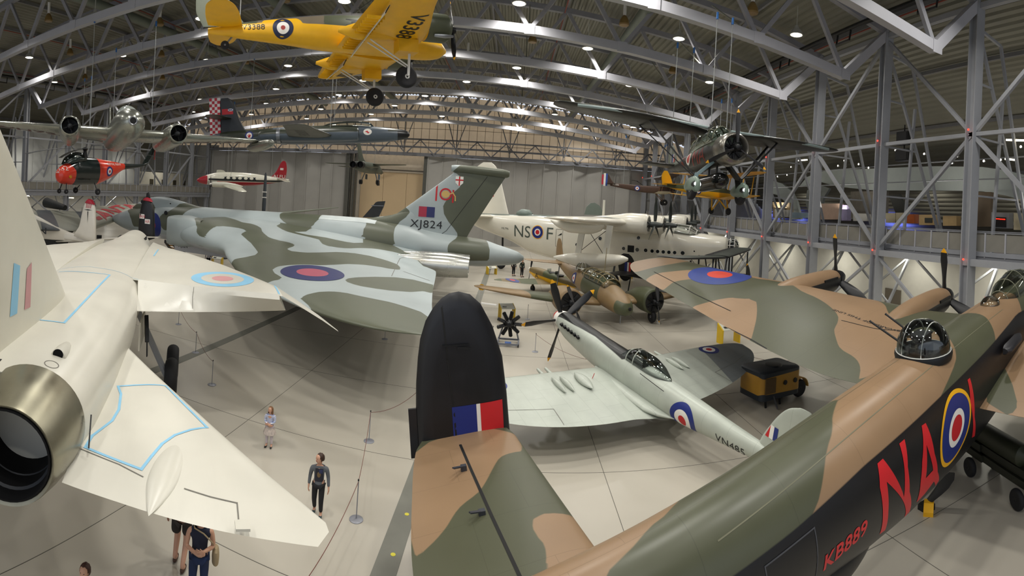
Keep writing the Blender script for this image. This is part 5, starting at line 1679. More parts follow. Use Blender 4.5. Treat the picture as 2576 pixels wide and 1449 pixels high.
for s in (1, -1):
    n_ = MB().rings(body([(-.9, .05, .42, .42, .42), (-1.1, .05, .56, .56, .56), (-1.9, .03, .58, .56, .56), (-2.0, .03, .5, .48, .5), (-3.2, -.15, .42, .38, .5), (-4.6, -.35, .3, .25, .4), (-5.4, -.45, .06, .06, .08)], 28, 4, cy=s * 2.4)).build('engine_nacelle', OY, ox, smooth=50)
    V = verts(n_)
    attr(n_, 'camo', np.where(V[:, 0] < -1.95, V[:, 2] - .1, .3)); attr(n_, 'green', np.where(V[:, 0] > -1.95, .3, -1))
    MB().box((-2.7, s * 2.4, -.85), (.8, .62, .5)).build('gear_fairing', OY, n_, smooth=0)
    radial(n_, (-.95, s * 2.4, .05), .42, DARK, STEEL)
    propeller(n_, (-.72, s * 2.4, .05), 2, 1.25, .22, BLADE, TIP, DARK, 170)
    l_ = strut(ox, (-2.55, s * 2.4, -.9), (-2.6, s * 2.4, -1.95), .055, mat('strut_white', '#d5d5d2', .35), 'landing_gear_leg')
    wheel(l_, (-2.6, s * 2.4 - s * .22, -1.95), .44, .28, RUBBER, mat('hub_white', '#cfcfcb', .4))
    for dy in (-.2, .2):
        strut(l_, (-4.2, s * 2.4 + dy, -.75), (-2.65, s * 2.4 + dy * .5, -1.6), .03, mat('strut_white', '', .3), 'drag_strut')
    MB().tube([(-1.7, s * 2.85, -.4), (-1.3, s * 2.98, -.42), (-.95, s * 2.95, -.38)], [.06, .08, .05], 10).build('exhaust_pipe', STEEL, n_)
    th = wing([(s * .15, -8.9, -10.3, .32, .16), (s * 1.2, -9.0, -10.35, .34, .14), (s * 2.2, -9.2, -10.3, .36, .1), (s * 2.7, -9.5, -10.1, .37, .05), (s * 2.85, -9.75, -9.95, .37, .02)], 5, 14).build('tailplane', OY, ox, smooth=50)
    V = verts(th); attr(th, 'camo', V[:, 2] - .36)
fn = wing([(.3, -8.7, -10.5, 0, .16), (1.0, -9.2, -10.8, 0, .14), (1.7, -9.6, -10.8, 0, .1), (2.1, -9.9, -10.6, 0, .05), (2.2, -10.1, -10.4, 0, .02)], 5, 14, axis='z').build('fin', mat('fin_drab', '#6e7466', .5), ox, smooth=50)
for sd in (1, -1):
    decal('fin_flash', bvh(fn), [(rect_tris(-9.75, .72, -9.55, 1.3), ROYAL), (rect_tris(-9.55, .72, -9.35, 1.3), WHITE), (rect_tris(-9.35, .8, -9.15, 1.3), RED)], (0, 0, 0), (1, 0, 0), (0, 0, 1), (0, sd, 0), fn, L=.3)
wheel(ox, (-9.6, 0, -.45), .18, .12, RUBBER, STEEL, 'tail_wheel')
strut(ox, (-9.3, 0, -.1), (-9.6, 0, -.45), .04, STEEL, 'tail_wheel_leg')
wire(ox, M, [(-3.0, 1.0, .9), (-3.0, -1.0, .9), (-9.0, 0, .4)])
# ---------------------------------------------------------------- silver jet bomber, nose on
M = pose((-19.0, 20.3666, 10.22), -.6998, -.03, -.0159, 1.04)
cb = empty('jet_bomber', M, 'polished silver twin jet bomber hanging nose on over the left gallery', 'aircraft')
SIL = mat('polished_alloy', '#a3a59c', .26, .78, noise=.08, nscale=.9, panel=.9)
f = MB().rings(body([(0, -.05, .2, .2, .2), (-.15, -.05, .38, .38, .38), (-.6, -.03, .64, .62, .62), (-1.6, 0, .86, .84, .86), (-3, 0, .94, .93, .95), (-6, 0, .96, .95, .96), (-10, .02, .9, .88, .9), (-14, .1, .6, .62, .6), (-17, .2, .36, .4, .35), (-19.2, .3, .1, .12, .1)], 44, 6)).build('fuselage', SIL, cb, smooth=50)
MB().rings(body([(-1.9, .6, .2, .1, .1), (-2.4, .6, .55, .5, .2), (-3.3, .6, .66, .68, .2), (-4.2, .6, .6, .55, .2), (-4.9, .6, .25, .3, .2), (-5.2, .6, .05, .1, .1)], 28, 4)).build('canopy', mat('canopy_milky', '#bfc6c0', .12, .3), cb)
MB().lathe([(-.12, .26), (.02, .24), (.04, .2), (.02, .17), (-.1, .16)], 24, M=Matrix.Translation((0, 0, -.05))).build('nose_ring', STEEL, cb)
MB().lathe([(.02, .17), (0, .01)], 20, M=Matrix.Translation((0, 0, -.05))).build('nose_glass', DARK, cb)
ws_ = wingpair(cb, [(.5, -5.3, -11.0, 0, .75), (3.2, -5.35, -10.9, .04, .66), (5, -5.6, -10.2, .12, .5), (8, -6.2, -9.2, .30, .3), (9.3, -6.6, -8.9, .38, .2), (9.75, -7.0, -8.5, .40, .08)], SIL)
for w_ in ws_:
    s = 1 if verts(w_)[:, 1].mean() > 0 else -1
    decal('wing_serial', bvh(w_), [(text_tris('WH725', 1.15, 1.0, .015, 1.05), mat('serial_maroon', '#5a2a26', .5))], (-7.4, s * 6.0, 0), (0, 1, 0), (1, 0, 0), (0, 0, 1), w_, L=.4, eps=.012)
for s in (1, -1):
    n_ = MB().rings(body([(-3.95, 0, .50, .50, .50), (-4.0, 0, .56, .56, .56), (-4.4, 0, .66, .66, .66), (-6, -.02, .70, .70, .72), (-9, -.05, .62, .62, .7), (-11.4, -.05, .40, .40, .45), (-11.6, -.05, .32, .32, .32)], 32, 4, cy=s * 3.3), False, True).build('engine_nacelle', SIL, cb, smooth=50)
    MB().lathe([(-3.95, .50), (-4.5, .54), (-4.9, .50), (-4.92, .02)], 28, M=Matrix.Translation((0, s * 3.3, 0)), caps=False).build('intake_duct', mat('duct_dark', '#26282a', .5, .4), n_)
    MB().lathe([(-3.85, .01), (-4.0, .10), (-4.3, .17), (-4.8, .2), (-4.9, .01)], 20, M=Matrix.Translation((0, s * 3.3, 0))).build('intake_bullet', STEEL, n_)
    for a in (20, 110, 200, 290):
        MB().bar((-4.35, s * 3.3 + .15 * math.cos(R(a)), .15 * math.sin(R(a))), (-4.35, s * 3.3 + .5 * math.cos(R(a)), .5 * math.sin(R(a))), .03, .06).build('intake_strut', DARK, n_, smooth=0)
    MB().rings(body([(-4.6, .1, .03, .03, .03), (-5.2, .1, .26, .26, .26), (-6.4, .08, .36, .36, .38), (-8, .08, .36, .36, .38), (-9.4, .1, .2, .2, .2), (-9.9, .1, .03, .03, .03)], 24, 4, cy=s * 9.9)).build('tip_tank', SIL, cb, smooth=50)
wingpair(cb, [(.3, -15.8, -18.0, .5, .3), (3, -16.3, -17.9, .8, .18), (4.1, -16.8, -17.6, .95, .05)], SIL, 'tailplane')
wing([(.3, -15.0, -18.6, 0, .34), (2.2, -16.2, -18.6, 0, .24), (3.6, -16.9, -18.5, 0, .12), (3.8, -17.2, -18.3, 0, .03)], 5, 14, axis='z').build('fin', SIL, cb, smooth=50)
wire(cb, M, [(-6.5, 2.0, .3), (-6.5, -2.0, .3), (-13, 0, .6)])
# ---------------------------------------------------------------- dark jet fighter with a chequered fin
M = pose((-8.7, 40.5383, 11.8326), .2711, -.0731, .023)
cf = empty('jet_fighter', M, 'dark camouflaged jet fighter hanging with red and white chequered rudder and black nose', 'aircraft')
CG = mat('fighter_grey', '#525c66', .38, noise=.06, layers=(('green', '#30352a'), ('black', '#0e0f10')))
f = MB().rings(body([(.1, 0, .1, .1, .1), (-.1, 0, .3, .3, .3), (-.8, 0, .46, .46, .46), (-2.4, .02, .66, .62, .62), (-5, .05, .78, .78, .72), (-9, .08, .78, .76, .72), (-12, .15, .58, .6, .55), (-15, .25, .36, .42, .35), (-16.4, .3, .12, .15, .12)], 40, 8)).build('fuselage', CG, cf, smooth=50)
V = verts(f)
attr(f, 'green', np.minimum(V[:, 2] - .12 + .12 * np.sin(V[:, 0] * 1.3), .25 + np.sin(V[:, 0] * .9 + 1) * .5))
attr(f, 'black', V[:, 0] + .9)
T = bvh(f)
MB().rings(body([(-2.7, .5, .2, .1, .1), (-3.2, .55, .42, .5, .2), (-4.6, .6, .46, .56, .2), (-6.2, .6, .4, .45, .2), (-7.2, .6, .1, .15, .1)], 24, 4)).build('canopy', GLASS, cf)
for sd in (1, -1):
    decal('nose_badge', T, [(disc_tris(0, .26, 20, 1.3, 1), WHITE), (poly_tris([(-.22, .02), (-.05, -.05), (.05, -.14), (.2, -.02), (.05, .0), (.0, .1)]), RED)], (-3.3, 0, .2), (-sd, 0, 0), (0, 0, 1), (0, -sd, 0), cf, L=.2)
    decal('roundel', T, [(disc_tris(.25, .36, 24), ROYAL), (disc_tris(0, .25, 20), WHITE), (poly_tris([(0, .2), (.06, .05), (.18, .05), (.1, -.05), (.1, -.16), (-.1, -.16), (-.1, -.05), (-.18, .05), (-.06, .05)]), RED)], (-13.0, 0, .2), (-sd, 0, 0), (0, 0, 1), (0, -sd, 0), cf, L=.2)
    decal('code_letters', T, [(text_tris('AP', .5, 1.2), mat('code_slate', '#3b4148', .5))], (-10.6, 0, .3), (-sd, 0, 0), (0, 0, 1), (0, -sd, 0), cf, L=.3)
for w_ in wingpair(cf, [(.5, -5.9, -9.6, -.15, .42), (3, -6.3, -9.4, -.08, .34), (6, -6.9, -9.0, 0, .22), (8.2, -7.3, -8.8, .06, .1), (8.5, -7.6, -8.6, .06, .03)], CG):
    attr(w_, 'green', np.full(len(w_.data.vertices), .3))
    s = 1 if verts(w_)[:, 1].mean() > 0 else -1
    decal('wing_serial', bvh(w_), [(text_tris('100785', .8, 1), BLACK)], (-8.0, s * 4.6, 0), (0, 1, 0), (1, 0, 0), (0, 0, 1), w_, L=.4)
for s in (1, -1):
    n_ = MB().rings(body([(-4.0, -.02, .44, .44, .44), (-4.1, -.02, .5, .5, .5), (-6, 0, .58, .58, .56), (-9.5, .02, .55, .55, .52), (-11.8, .05, .40, .40, .40), (-12, .05, .3, .3, .3)], 28, 4, cy=s * 1.25)).build('engine_nacelle', CG, cf, smooth=50)
    V = verts(n_); attr(n_, 'green', V[:, 2] - .12)
    MB().lathe([(-3.98, .40), (-3.99, .01)], 20, M=Matrix.Translation((0, s * 1.25, -.02))).build('intake', DARK, n_)
    MB().lathe([(-10.2, .57), (-10.35, .575), (-10.5, .56)], 24, M=Matrix.Translation((0, s * 1.25, .02)), caps=False).build('nacelle_band', STEEL, n_)
    th = wing([(s * .1, -14.6, -16.2, 1.75, .16), (s * 2.4, -15.0, -16.1, 1.78, .1), (s * 3.0, -15.4, -15.9, 1.78, .03)], 4, 12).build('tailplane', CG, cf, smooth=50)
    attr(th, 'green', np.full(len(th.data.vertices), .3))
fn = wing([(.3, -13.2, -15.6, 0, .24), (1.6, -13.9, -15.6, 0, .2), (3.2, -14.5, -15.6, 0, .12), (3.5, -14.9, -15.5, 0, .04)], 5, 14, axis='z').build('fin', mat('fin_dark', '#23272c', .4), cf, smooth=50)
ck = MB()
cm = [mat('chequer_white', '#e8e4e2', .45), mat('chequer_red', '#c22436', .45)]
nz_, nx_ = 13, 4
for i in range(nz_):
    for j in range(nx_):
        z0, z1 = .3 + i * .25, .3 + (i + 1) * .25
        x0, x1 = -15.6 - j * .24, -15.6 - (j + 1) * .24
        t = .07 * (1 - (j / nx_) * .8)
        ck.box(((x0 + x1) / 2, 0, (z0 + z1) / 2), (.24, t * 2, .25), mi=(i + j) % 2)
ck.build('chequered_rudder', cm, fn, smooth=0)
for sd in (1, -1):
    decal('ensign', bvh(fn), [(rect_tris(-.55, -.25, .45, .22), RED), (rect_tris(0, 0, .45, .22), WHITE), (stroke_tris([(.02, .02), (.43, .2)], .05), ROYAL), (stroke_tris([(.02, .2), (.43, .02)], .05), ROYAL)], (-14.9, 0, 2.35), (-sd, 0, 0), (0, 0, 1), (0, -sd, 0), fn, L=.3)
wire(cf, M, [(-6.2, 1.6, .5), (-6.2, -1.6, .5), (-13, 0, .7)])
# ---------------------------------------------------------------- black high wing aeroplane with spatted wheels
M = pose((9.1781, 19.8182, 9.8706), -1.552, -.0739, -.0446)
ly = empty('high_wing_aircraft', M, 'black high winged single engined aeroplane hanging with spatted wheels and belly tank', 'aircraft')
LB = mat('lysander_black', '#161714', .42, noise=.15, nscale=2, layers=(('green', '#4d5647'), ('blue', '#7d9096')))
f = MB().rings(body([(-.35, 0, .60, .60, .60), (-.45, 0, .64, .64, .64), (-1.2, .02, .58, .62, .60), (-2.2, .05, .52, .66, .62), (-3.4, .05, .5, .62, .62), (-5.4, .1, .38, .42, .5), (-7.4, .2, .22, .26, .3), (-9.0, .3, .06, .1, .1)], 36, 7)).build('fuselage', LB, ly, smooth=50)
V = verts(f)
attr(f, 'green', V[:, 2] - .25 - .1 * np.sin(V[:, 0] * 2)); 
T = bvh(f)
MB().rings([[(x, r_ * math.cos(t), r_ * math.sin(t)) for t in [2 * PI * i / 36 for i in range(36)]] for x, r_ in ((-.95, .68), (-.9, .72), (-.3, .72), (-.02, .66), (.04, .58), (-.02, .52), (-.5, .50), (-.6, .3))], False, False).build('engine_cowl', mat('cowl_metal', '#8f8c84', .3, .8, noise=.12, layers=(('green', '#30362c'),)), ly, smooth=50)
radial(ly, (-.35, 0, 0), .5, DARK, STEEL)
propeller(ly, (.12, 0, 0), 3, 1.66, .22, BLADE, TIP, DARK, 2)
side_text(T, ly, 'MA', -3.1, .05, .75, mat('code_brick', '#8e2d22', .5), 1.1, nm='code_letters')
side_roundel(T, ly, -4.6, .15, .34, [(1, WHITE), (.7, mat('roundel_brick', '', .5))])
side_text(T, ly, 'R', -5.6, .15, .5, mat('code_brick', '', .5), 1.1, nm='code_letter')
cn = MB().rings(body([(-1.2, .55, .3, .1, .1), (-1.5, .6, .46, .62, .2), (-2.2, .65, .48, .74, .3), (-3.2, .65, .48, .72, .3), (-4.4, .6, .42, .5, .3), (-5.4, .45, .2, .15, .1)], 24, 4)).build('canopy', GLASS, ly, smooth=80)
fm = MB()
for x, h, w_ in ((-1.55, .64, .47), (-2.2, .75, .49), (-2.9, .74, .49), (-3.6, .66, .47), (-4.3, .52, .43)):
    fm.tube([(x, w_ * math.cos(t), .62 + h * math.sin(t)) for t in [PI * i / 10 for i in range(11)]], .025, 5)
for y in (-.35, .35): fm.tube([(-1.5, y, 1.0), (-2.2, y, 1.2), (-3.6, y, 1.1), (-5, y * .5, .75)], .022, 5)
fm.build('canopy_frame', mat('frame_green', '', .4), cn)
for w_ in wingpair(ly, [(.48, -2.2, -3.3, 1.12, .22), (1.6, -1.9, -3.6, 1.16, .26), (3.6, -1.75, -4.1, 1.26, .30), (6, -2.2, -3.8, 1.42, .24), (7.3, -2.5, -3.6, 1.52, .14), (7.6, -2.7, -3.3, 1.54, .04)], LB):
    V = verts(w_)
    attr(w_, 'green', V[:, 2] - 1.14 - np.abs(V[:, 1]) * .053)
    s = 1 if V[:, 1].mean() > 0 else -1
    MB().tube([(-1.92 if y_ < 3.7 else -1.75 - (y_ - 3.6) * .18, s * y_, 1.17 + .03 * y_) for y_ in (.6, 1.2, 2.4, 3.6, 5.2, 6.6)], .07, 8).build('leading_slat', mat('slat_grey', '#8b9a98', .4), w_)
for s in (1, -1):
    for xa, xb, ya in ((-2.2, -1.75, 3.4), (-3.4, -1.95, 3.5)):
        MB().bar((xa, s * ya, 1.2), (xb, s * 1.15, -1.15), .12, .05).build('wing_strut', BLACK, ly, smooth=0)
    # cantilever legs with wheel spats
    MB().bar((-1.6, s * .35, -.45), (-1.7, s * 1.05, -1.1), .30, .14).bar((-1.7, s * 1.05, -1.05), (-1.75, s * 1.2, -1.7), .34, .18).build('landing_gear_leg', mat('leg_blue_grey', '#6f8487', .4) if s < 0 else LB, ly, smooth=0)
    sp_ = MB().rings(body([(-1.05, -1.62, .05, .1, .1), (-1.15, -1.65, .16, .3, .3), (-1.6, -1.68, .2, .48, .26), (-2.1, -1.68, .19, .46, .2), (-2.6, -1.6, .1, .2, .15), (-2.8, -1.55, .03, .05, .05)], 22, 4, cy=s * 1.2)).build('wheel_spat', mat('spat_green', '#76887b', .4), ly, smooth=50)
    wheel(sp_, (-1.75, s * 1.2 + s * .02, -1.85), .42, .26, RUBBER, STEEL)
    MB().lathe([(0, .17), (.06, .14), (.09, .01)], 20, M=Matrix.Translation((-1.16, s * 1.2 - s * .0, -1.62))).build('landing_lamp', mat('lamp_glass', '#e8ecee', .1, emit='#ffffff', es=1.2), sp_)
    MB().lathe([(-.25, .2), (0, .21), (.02, .18)], 20, M=Matrix.Translation((-1.17, s * 1.2, -1.62)), caps=False).build('lamp_housing', BLACK, sp_)
    wing([(s * .1, -7.3, -8.7, .25, .12), (s * 1.6, -7.6, -8.7, .25, .1), (s * 2.0, -8.0, -8.5, .25, .03)], 4, 12).build('tailplane', LB, ly, smooth=50)
MB().rings(body([(-.9, -1.28, .04, .04, .04), (-1.1, -1.28, .28, .28, .28), (-1.6, -1.28, .38, .38, .38), (-3.4, -1.25, .38, .38, .38), (-4.4, -1.2, .2, .2, .2), (-4.8, -1.18, .03, .03, .03)], 28, 5)).build('belly_tank', mat('gloss_black', '#0f1010', .15), ly, smooth=50)
for x in (-1.9, -2.8): MB().bar((x, 0, -.5), (x, 0, -.95), .12, .06).build('tank_bracket', BLACK, ly, smooth=0)
fn = wing([(.2, -7.4, -9.0, 0, .14), (1.0, -7.9, -9.2, 0, .12), (1.5, -8.3, -9.0, 0, .06), (1.6, -8.5, -8.8, 0, .02)], 5, 12, axis='z').build('fin', mat('fin_drab', '', .5), ly, smooth=50)
for sd in (1, -1):
    decal('fin_flash', bvh(fn), [(rect_tris(-8.0, .5, -7.85, 1.0), RED), (rect_tris(-8.1, .5, -8.0, 1.0), WHITE), (rect_tris(-8.3, .5, -8.1, 1.0), ROYAL)], (0, 0, 0), (1, 0, 0), (0, 0, 1), (0, sd, 0), fn, L=.3)
wire(ly, M, [(-2.0, .4, 1.35), (-2.0, -.4, 1.35), (-7.2, .5, .3), (-7.2, -.5, .3)])
# ---------------------------------------------------------------- red white and black light transport
M = pose((-37.0775, 51.9999, 7.366), 3.8752, .0175, -.16)
dv = empty('light_transport', M, 'small red and white twin engined transport hanging with registration G-ALFU on its red fin', 'aircraft')
DW = mat('transport_white', '#dfdccb', .3, layers=(('red', '#a31c2b'), ('black', '#151518'), ('bare', '#b6b6b0')), noise=.03, coat=.3)
f = MB().rings(body([(.05, -.1, .1, .1, .1), (-.3, -.08, .36, .32, .36), (-1.2, 0, .62, .6, .62), (-2.4, .08, .72, .85, .72), (-4, .1, .76, .95, .76), (-6.5, .12, .72, .9, .72), (-9, .22, .45, .55, .5), (-11, .32, .2, .24, .22), (-11.9, .36, .05, .06, .06)], 40, 8)).build('fuselage', DW, dv, smooth=50)
V = verts(f)
attr(f, 'red', np.maximum(np.where(V[:, 0] < -2.2, -.02 - V[:, 2], -1), V[:, 0] + 1.2))
attr(f, 'black', np.minimum(.14 - np.abs(V[:, 2] - .16), -V[:, 0] - 1.3))
attr(f, 'bare', np.minimum(np.minimum(-.02 - V[:, 2], V[:, 0] + 2.4), -V[:, 0] - 1.2))
T = bvh(f)
for sd in (1, -1):
    for k in range(6):
        decal('cabin_window', T, [(rect_tris(-.22, -.15, .22, .15), mat('window_dark', '', .1))], (-3.4 - k * .75, 0, .42), (1, 0, 0), (0, 0, 1), (0, sd, 0), dv, L=.4)
wingpair(dv, [(.4, -2.8, -5.2, -.45, .36), (2.2, -2.9, -5.1, -.35, .32), (6, -3.3, -4.8, -.05, .2), (8.3, -3.7, -4.6, .12, .1), (8.6, -4.0, -4.4, .12, .03)], mat('transport_silver', '#b9b9a8', .3, .3))
for s in (1, -1):
    n_ = MB().rings(body([(-1.5, -.2, .2, .2, .2), (-1.7, -.2, .26, .3, .34), (-3, -.2, .28, .32, .38), (-4.6, -.3, .2, .2, .3), (-5.4, -.35, .04, .04, .06)], 22, 4, cy=s * 2.1)).build('engine_nacelle', mat('nacelle_white', '#cfcdbf', .3), dv, smooth=50)
    propeller(n_, (-1.42, s * 2.1, -.2), 3, 1.1, .18, DARK, DARK, WHITE, 20)
    wing([(s * .1, -10.2, -11.4, .5, .12), (s * 2.4, -10.5, -11.3, .55, .08), (s * 2.9, -10.8, -11.2, .56, .02)], 4, 12).build('tailplane', mat('transport_silver', '', .3), dv, smooth=50)
fn = wing([(.4, -8.6, -11.3, 0, .2), (.8, -9.6, -11.45, 0, .18), (1.6, -10.2, -11.5, 0, .14), (2.5, -10.6, -11.35, 0, .08), (2.8, -10.85, -11.15, 0, .03)], 5, 14, axis='z').build('fin', mat('fin_red', '#a31c2b', .35), dv, smooth=50)
side_text(bvh([f, fn]), fn, 'G-ALFU', -10.15, .78, .42, WHITE, 1.2, nm='registration')
for sd in (1, -1): decal('fin_panel', bvh(fn), [(rect_tris(-.22, -.13, .22, .13), WHITE), (rect_tris(-.18, -.03, .18, .02), ROYAL)], (-10.8, 0, 1.75), (-sd, 0, 0), (0, 0, 1), (0, -sd, 0), fn, L=.4)
wire(dv, M, [(-4.0, 1.2, .6), (-4.0, -1.2, .6), (-9.5, 0, .7)])
# ---------------------------------------------------------------- helicopter
M = pose((-37.7393, 30.6722, 7.2879), 4.6898, .0218)
hc = empty('helicopter', M, 'black and orange red naval helicopter with nose number 52 hanging by the left gallery', 'helicopter')
HB = mat('heli_black', '#12201f', .22, noise=.05, layers=(('red', '#e8412a'), ('tailblack', '#12201f')), coat=.3)
f = MB().rings(body([(.35, -.25, .2, .3, .3), (.15, -.2, .6, .65, .7), (-.5, -.1, .82, .95, 1.0), (-1.4, .1, .9, 1.2, 1.25), (-1.8, .2, .9, 1.4, 1.35), (-4.2, .2, .9, 1.35, 1.35), (-5.2, .3, .85, 1.15, 1.2), (-7.2, .65, .5, .6, .75), (-8.4, .8, .28, .32, .35), (-11.2, 1.0, .14, .16, .16), (-12.2, 1.3, .1, .1, .1)], 36, 6)).build('fuselage', HB, hc, smooth=50)
V = verts(f)
attr(f, 'red', np.maximum(np.minimum(V[:, 0] + 1.25 - (V[:, 2] - .2).clip(0) * .7, .95 - V[:, 2]), np.minimum(-4.3 - V[:, 0], V[:, 0] + 8.4)))
T = bvh(f)
side_roundel(T, hc, -5.7, .25, .5, [(1, ROYAL), (.62, WHITE), (.3, RED)])
side_text(T, hc, 'ROYAL NAVY', -6.6, 1.0, .24, WHITE, 1.1, nm='lettering')
side_text(T, hc, '52', -.1, .45, .42, WHITE, 1.1, nm='nose_number')
decal('nose_number', T, [(text_tris('52', .42, 1.1), WHITE)], (0, -.1, .2), (0, 1, 0), (0, 0, 1), (-1, 0, 0), hc, L=.2)
MB().rings(body([(-.3, .9, .3, .1, .1), (-.7, .95, .62, .65, .2), (-1.5, 1.2, .76, .8, .3), (-2.3, 1.3, .76, .75, .3), (-2.9, 1.3, .5, .4, .3)], 24, 4)).build('cockpit_glass', GLASS, hc)
rb = MB().lathe([(-.2, .3), (.2, .22), (.5, .16), (.7, .3), (.8, .25), (.9, .05)], 18, M=Matrix.Translation((-3.0, 0, 1.7)) @ Matrix.Rotation(-PI / 2, 4, 'Y')).build('rotor_head', DARK, hc)
for a in (10, 130, 250):
    d = Vector((math.cos(R(a)), math.sin(R(a)), 0))
    q = []
    for k in range(9):
        t = k / 8
        p = Vector((-3.0, 0, 2.4)) + d * (.3 + 7.7 * t) + Vector((0, 0, -.85 * t * t + .1 * t))
        nn = Vector((-d.y, d.x, 0))
        q.append([p + nn * .2 - Vector((0, 0, .015)), p + nn * .2 + Vector((0, 0, .015)), p - nn * .2 + Vector((0, 0, .03)), p - nn * .2])
    MB().rings(q).build('rotor_blade', mat('rotor_blade_grey', '#3b3d3e', .5), rb)
ft = MB().bar((-11.6, 0, 1.1), (-13.2, 0, 3.0), .5, .14, up=(0, 1, 0)).build('tail_pylon', HB, hc, smooth=0)
tr_ = MB().lathe([(-.1, .08), (.1, .08)], 10, M=Matrix.Translation((-13.1, .15, 2.9)) @ Matrix.Rotation(PI / 2, 4, 'Z')).build('tail_rotor', DARK, hc)
for k, cc in enumerate(((0), (180))):
    a = R(95 + cc)
    MB().bar((-13.1, .25, 2.9), (-13.1 + 1.2 * math.cos(a), .25, 2.9 + 1.2 * math.sin(a)), .16, .03, up=(0, 1, 0)).build('tail_rotor_blade', mat('tail_blade_red', '#7a2420', .45), tr_, smooth=0)
for x, y, z, r_ in ((-.3, .55, -1.75, .24), (-.3, -.55, -1.75, .24), (-3.3, 1.7, -1.75, .32), (-3.3, -1.7, -1.75, .32)):
    l_ = strut(hc, (x - .2, y * .55, -.9), (x, y, z), .05, DARK, 'landing_gear_leg')
    wheel(l_, (x, y, z), r_, .16, RUBBER, STEEL)
MB().lathe([(0, .16), (.12, .15), (.14, .01)], 16, M=Matrix.Translation((-.55, .78, -.35)) @ Matrix.Rotation(PI / 2, 4, 'Z')).build('exhaust', mat('exhaust_yellow', '#c98a1c', .4), hc)
wire(hc, M, [(-3.0, .5, 2.2), (-3.0, -.5, 2.2)])
# ---------------------------------------------------------------- grey strike jet near the doors, seen from behind
k_ = .78
M = pose((-24.3027 * k_, 92.4888 * k_, 7 + 3.9443 * k_), 1.5748, .0134, -.0196, k_)
to = empty('swing_wing_jet', M, 'dark grey green swing wing jet hanging tail on before the cream doors', 'aircraft')
TG = mat('jet_drab', '#4b5248', .5, noise=.12, layers=(('grey', '#5e6460'),))
f = MB().rings(body([(0, -.3, .05, .05, .05), (-1.2, -.25, .35, .35, .35), (-3.5, -.05, .6, .75, .6), (-6, 0, 1.1, .8, .8, 3), (-9, 0, 1.4, .85, .9, 3.5), (-13, 0, 1.25, .75, .85, 3), (-15.6, 0, 1.15, .6, .62, 3), (-15.7, 0, 1.0, .5, .5, 3)], 36, 5)).build('fuselage', TG, to, smooth=50)
for s in (1, -1):
    MB().lathe([(-15.2, .52), (-16.0, .56), (-16.7, .52), (-16.7, .47), (-15.9, .47), (-15.8, .01)], 24, M=Matrix.Translation((0, s * .60, 0)), caps=False).build('exhaust_nozzle', mat('nozzle_dark', '#1a1a1a', .5, .4), to, smooth=40)
    wing([(s * 1.2, -8.0, -11.5, .55, .3), (s * 3, -9.0, -11.6, .55, .22), (s * 6.7, -11.0, -12.6, .5, .12), (s * 6.9, -11.4, -12.4, .5, .03)], 4, 12).build('wing', TG, to, smooth=50)
    wing([(s * 1.1, -12.6, -15.6, -.2, .18), (s * 3.2, -14.8, -16.2, -.25, .1), (s * 3.4, -15.2, -16.1, -.25, .03)], 4, 12).build('tailplane', TG, to, smooth=50)
    MB().box((-6.9, s * 1.15, -1.4), (1.2, .05, .9)).build('gear_door', mat('door_blue_grey', '#4a5560', .5), to, smooth=0)
    l_ = strut(to, (-8.6, s * .9, -.7), (-9.0, s * 1.5, -2.4), .09, STEEL, 'landing_gear_leg')
    for dy in (-.14, .14): wheel(l_, (-9.0, s * 1.5 + dy, -2.4), .42, .22, RUBBER, DARK)
wing([(.6, -11.2, -15.6, 0, .35), (1.4, -13.3, -15.9, 0, .3), (3.6, -15.2, -17.0, 0, .14), (3.9, -15.6, -16.9, 0, .05)], 5, 14, axis='z').build('fin', TG, to, smooth=50)
l_ = strut(to, (-3.2, 0, -.5), (-3.0, 0, -2.5), .07, STEEL, 'landing_gear_leg')
for dy in (-.14, .14): wheel(l_, (-3.0, dy, -2.5), .3, .16, RUBBER, DARK)
wire(to, M, [(-9, .8, .8), (-9, -.8, .8), (-14, 0, .7)])
# ---------------------------------------------------------------- brown and green twin on the floor, nose on
M = pose((6.7727, 27.7053, 1.55), -1.304, .0249, -.0223, .9167)
an = empty('twin_patrol_aircraft', M, 'brown and green twin engined aircraft parked nose on behind the silver fighter', 'aircraft')
AC = mat('patrol_paint', '#8a7250', .45, noise=.07, layers=(('green', '#4d523a'), ('black', '#1a1a1a')))
f = MB().rings(body([(.1, -.3, .12, .12, .12), (-.1, -.28, .45, .45, .4), (-.8, -.15, .68, .68, .6), (-1.8, -.02, .76, .85, .72), (-3, .05, .78, .95, .75), (-6, .15, .7, .85, .7), (-9, .4, .45, .55, .5), (-12, .75, .16, .2, .2), (-12.9, .85, .05, .05, .05)], 40, 7)).build('fuselage', AC, an, smooth=50)
V = verts(f)
attr(f, 'green', np.maximum(sdf(V[:, [0, 2]], [(.4, -1), (.3, .05), (-.6, .25), (-.7, -1)]), sdf(V[:, :2], [(-2.6, -2), (-3.2, 2), (-6.3, 2), (-5.6, -2)])))
attr(f, 'black', -.62 - V[:, 2])
T = bvh(f)
MB().lathe([(0, .12), (.12, .11), (.13, .01)], 16, M=Matrix.Translation((.02, .12, -.2))).build('nose_lamp', BLACK, an)
side_roundel(T, an, -7.4, .35, .42, RAF)
cr = [(-2.0, .6, .3, .1, .1), (-2.3, .7, .64, .5, .2), (-3.0, .8, .70, .62, .2), (-5.4, .85, .68, .6, .2), (-6.2, .9, .5, .4, .2)]
cn = MB().rings(body(cr, 24, 3)).build('canopy', GLASS, an, smooth=80)
fm = MB()
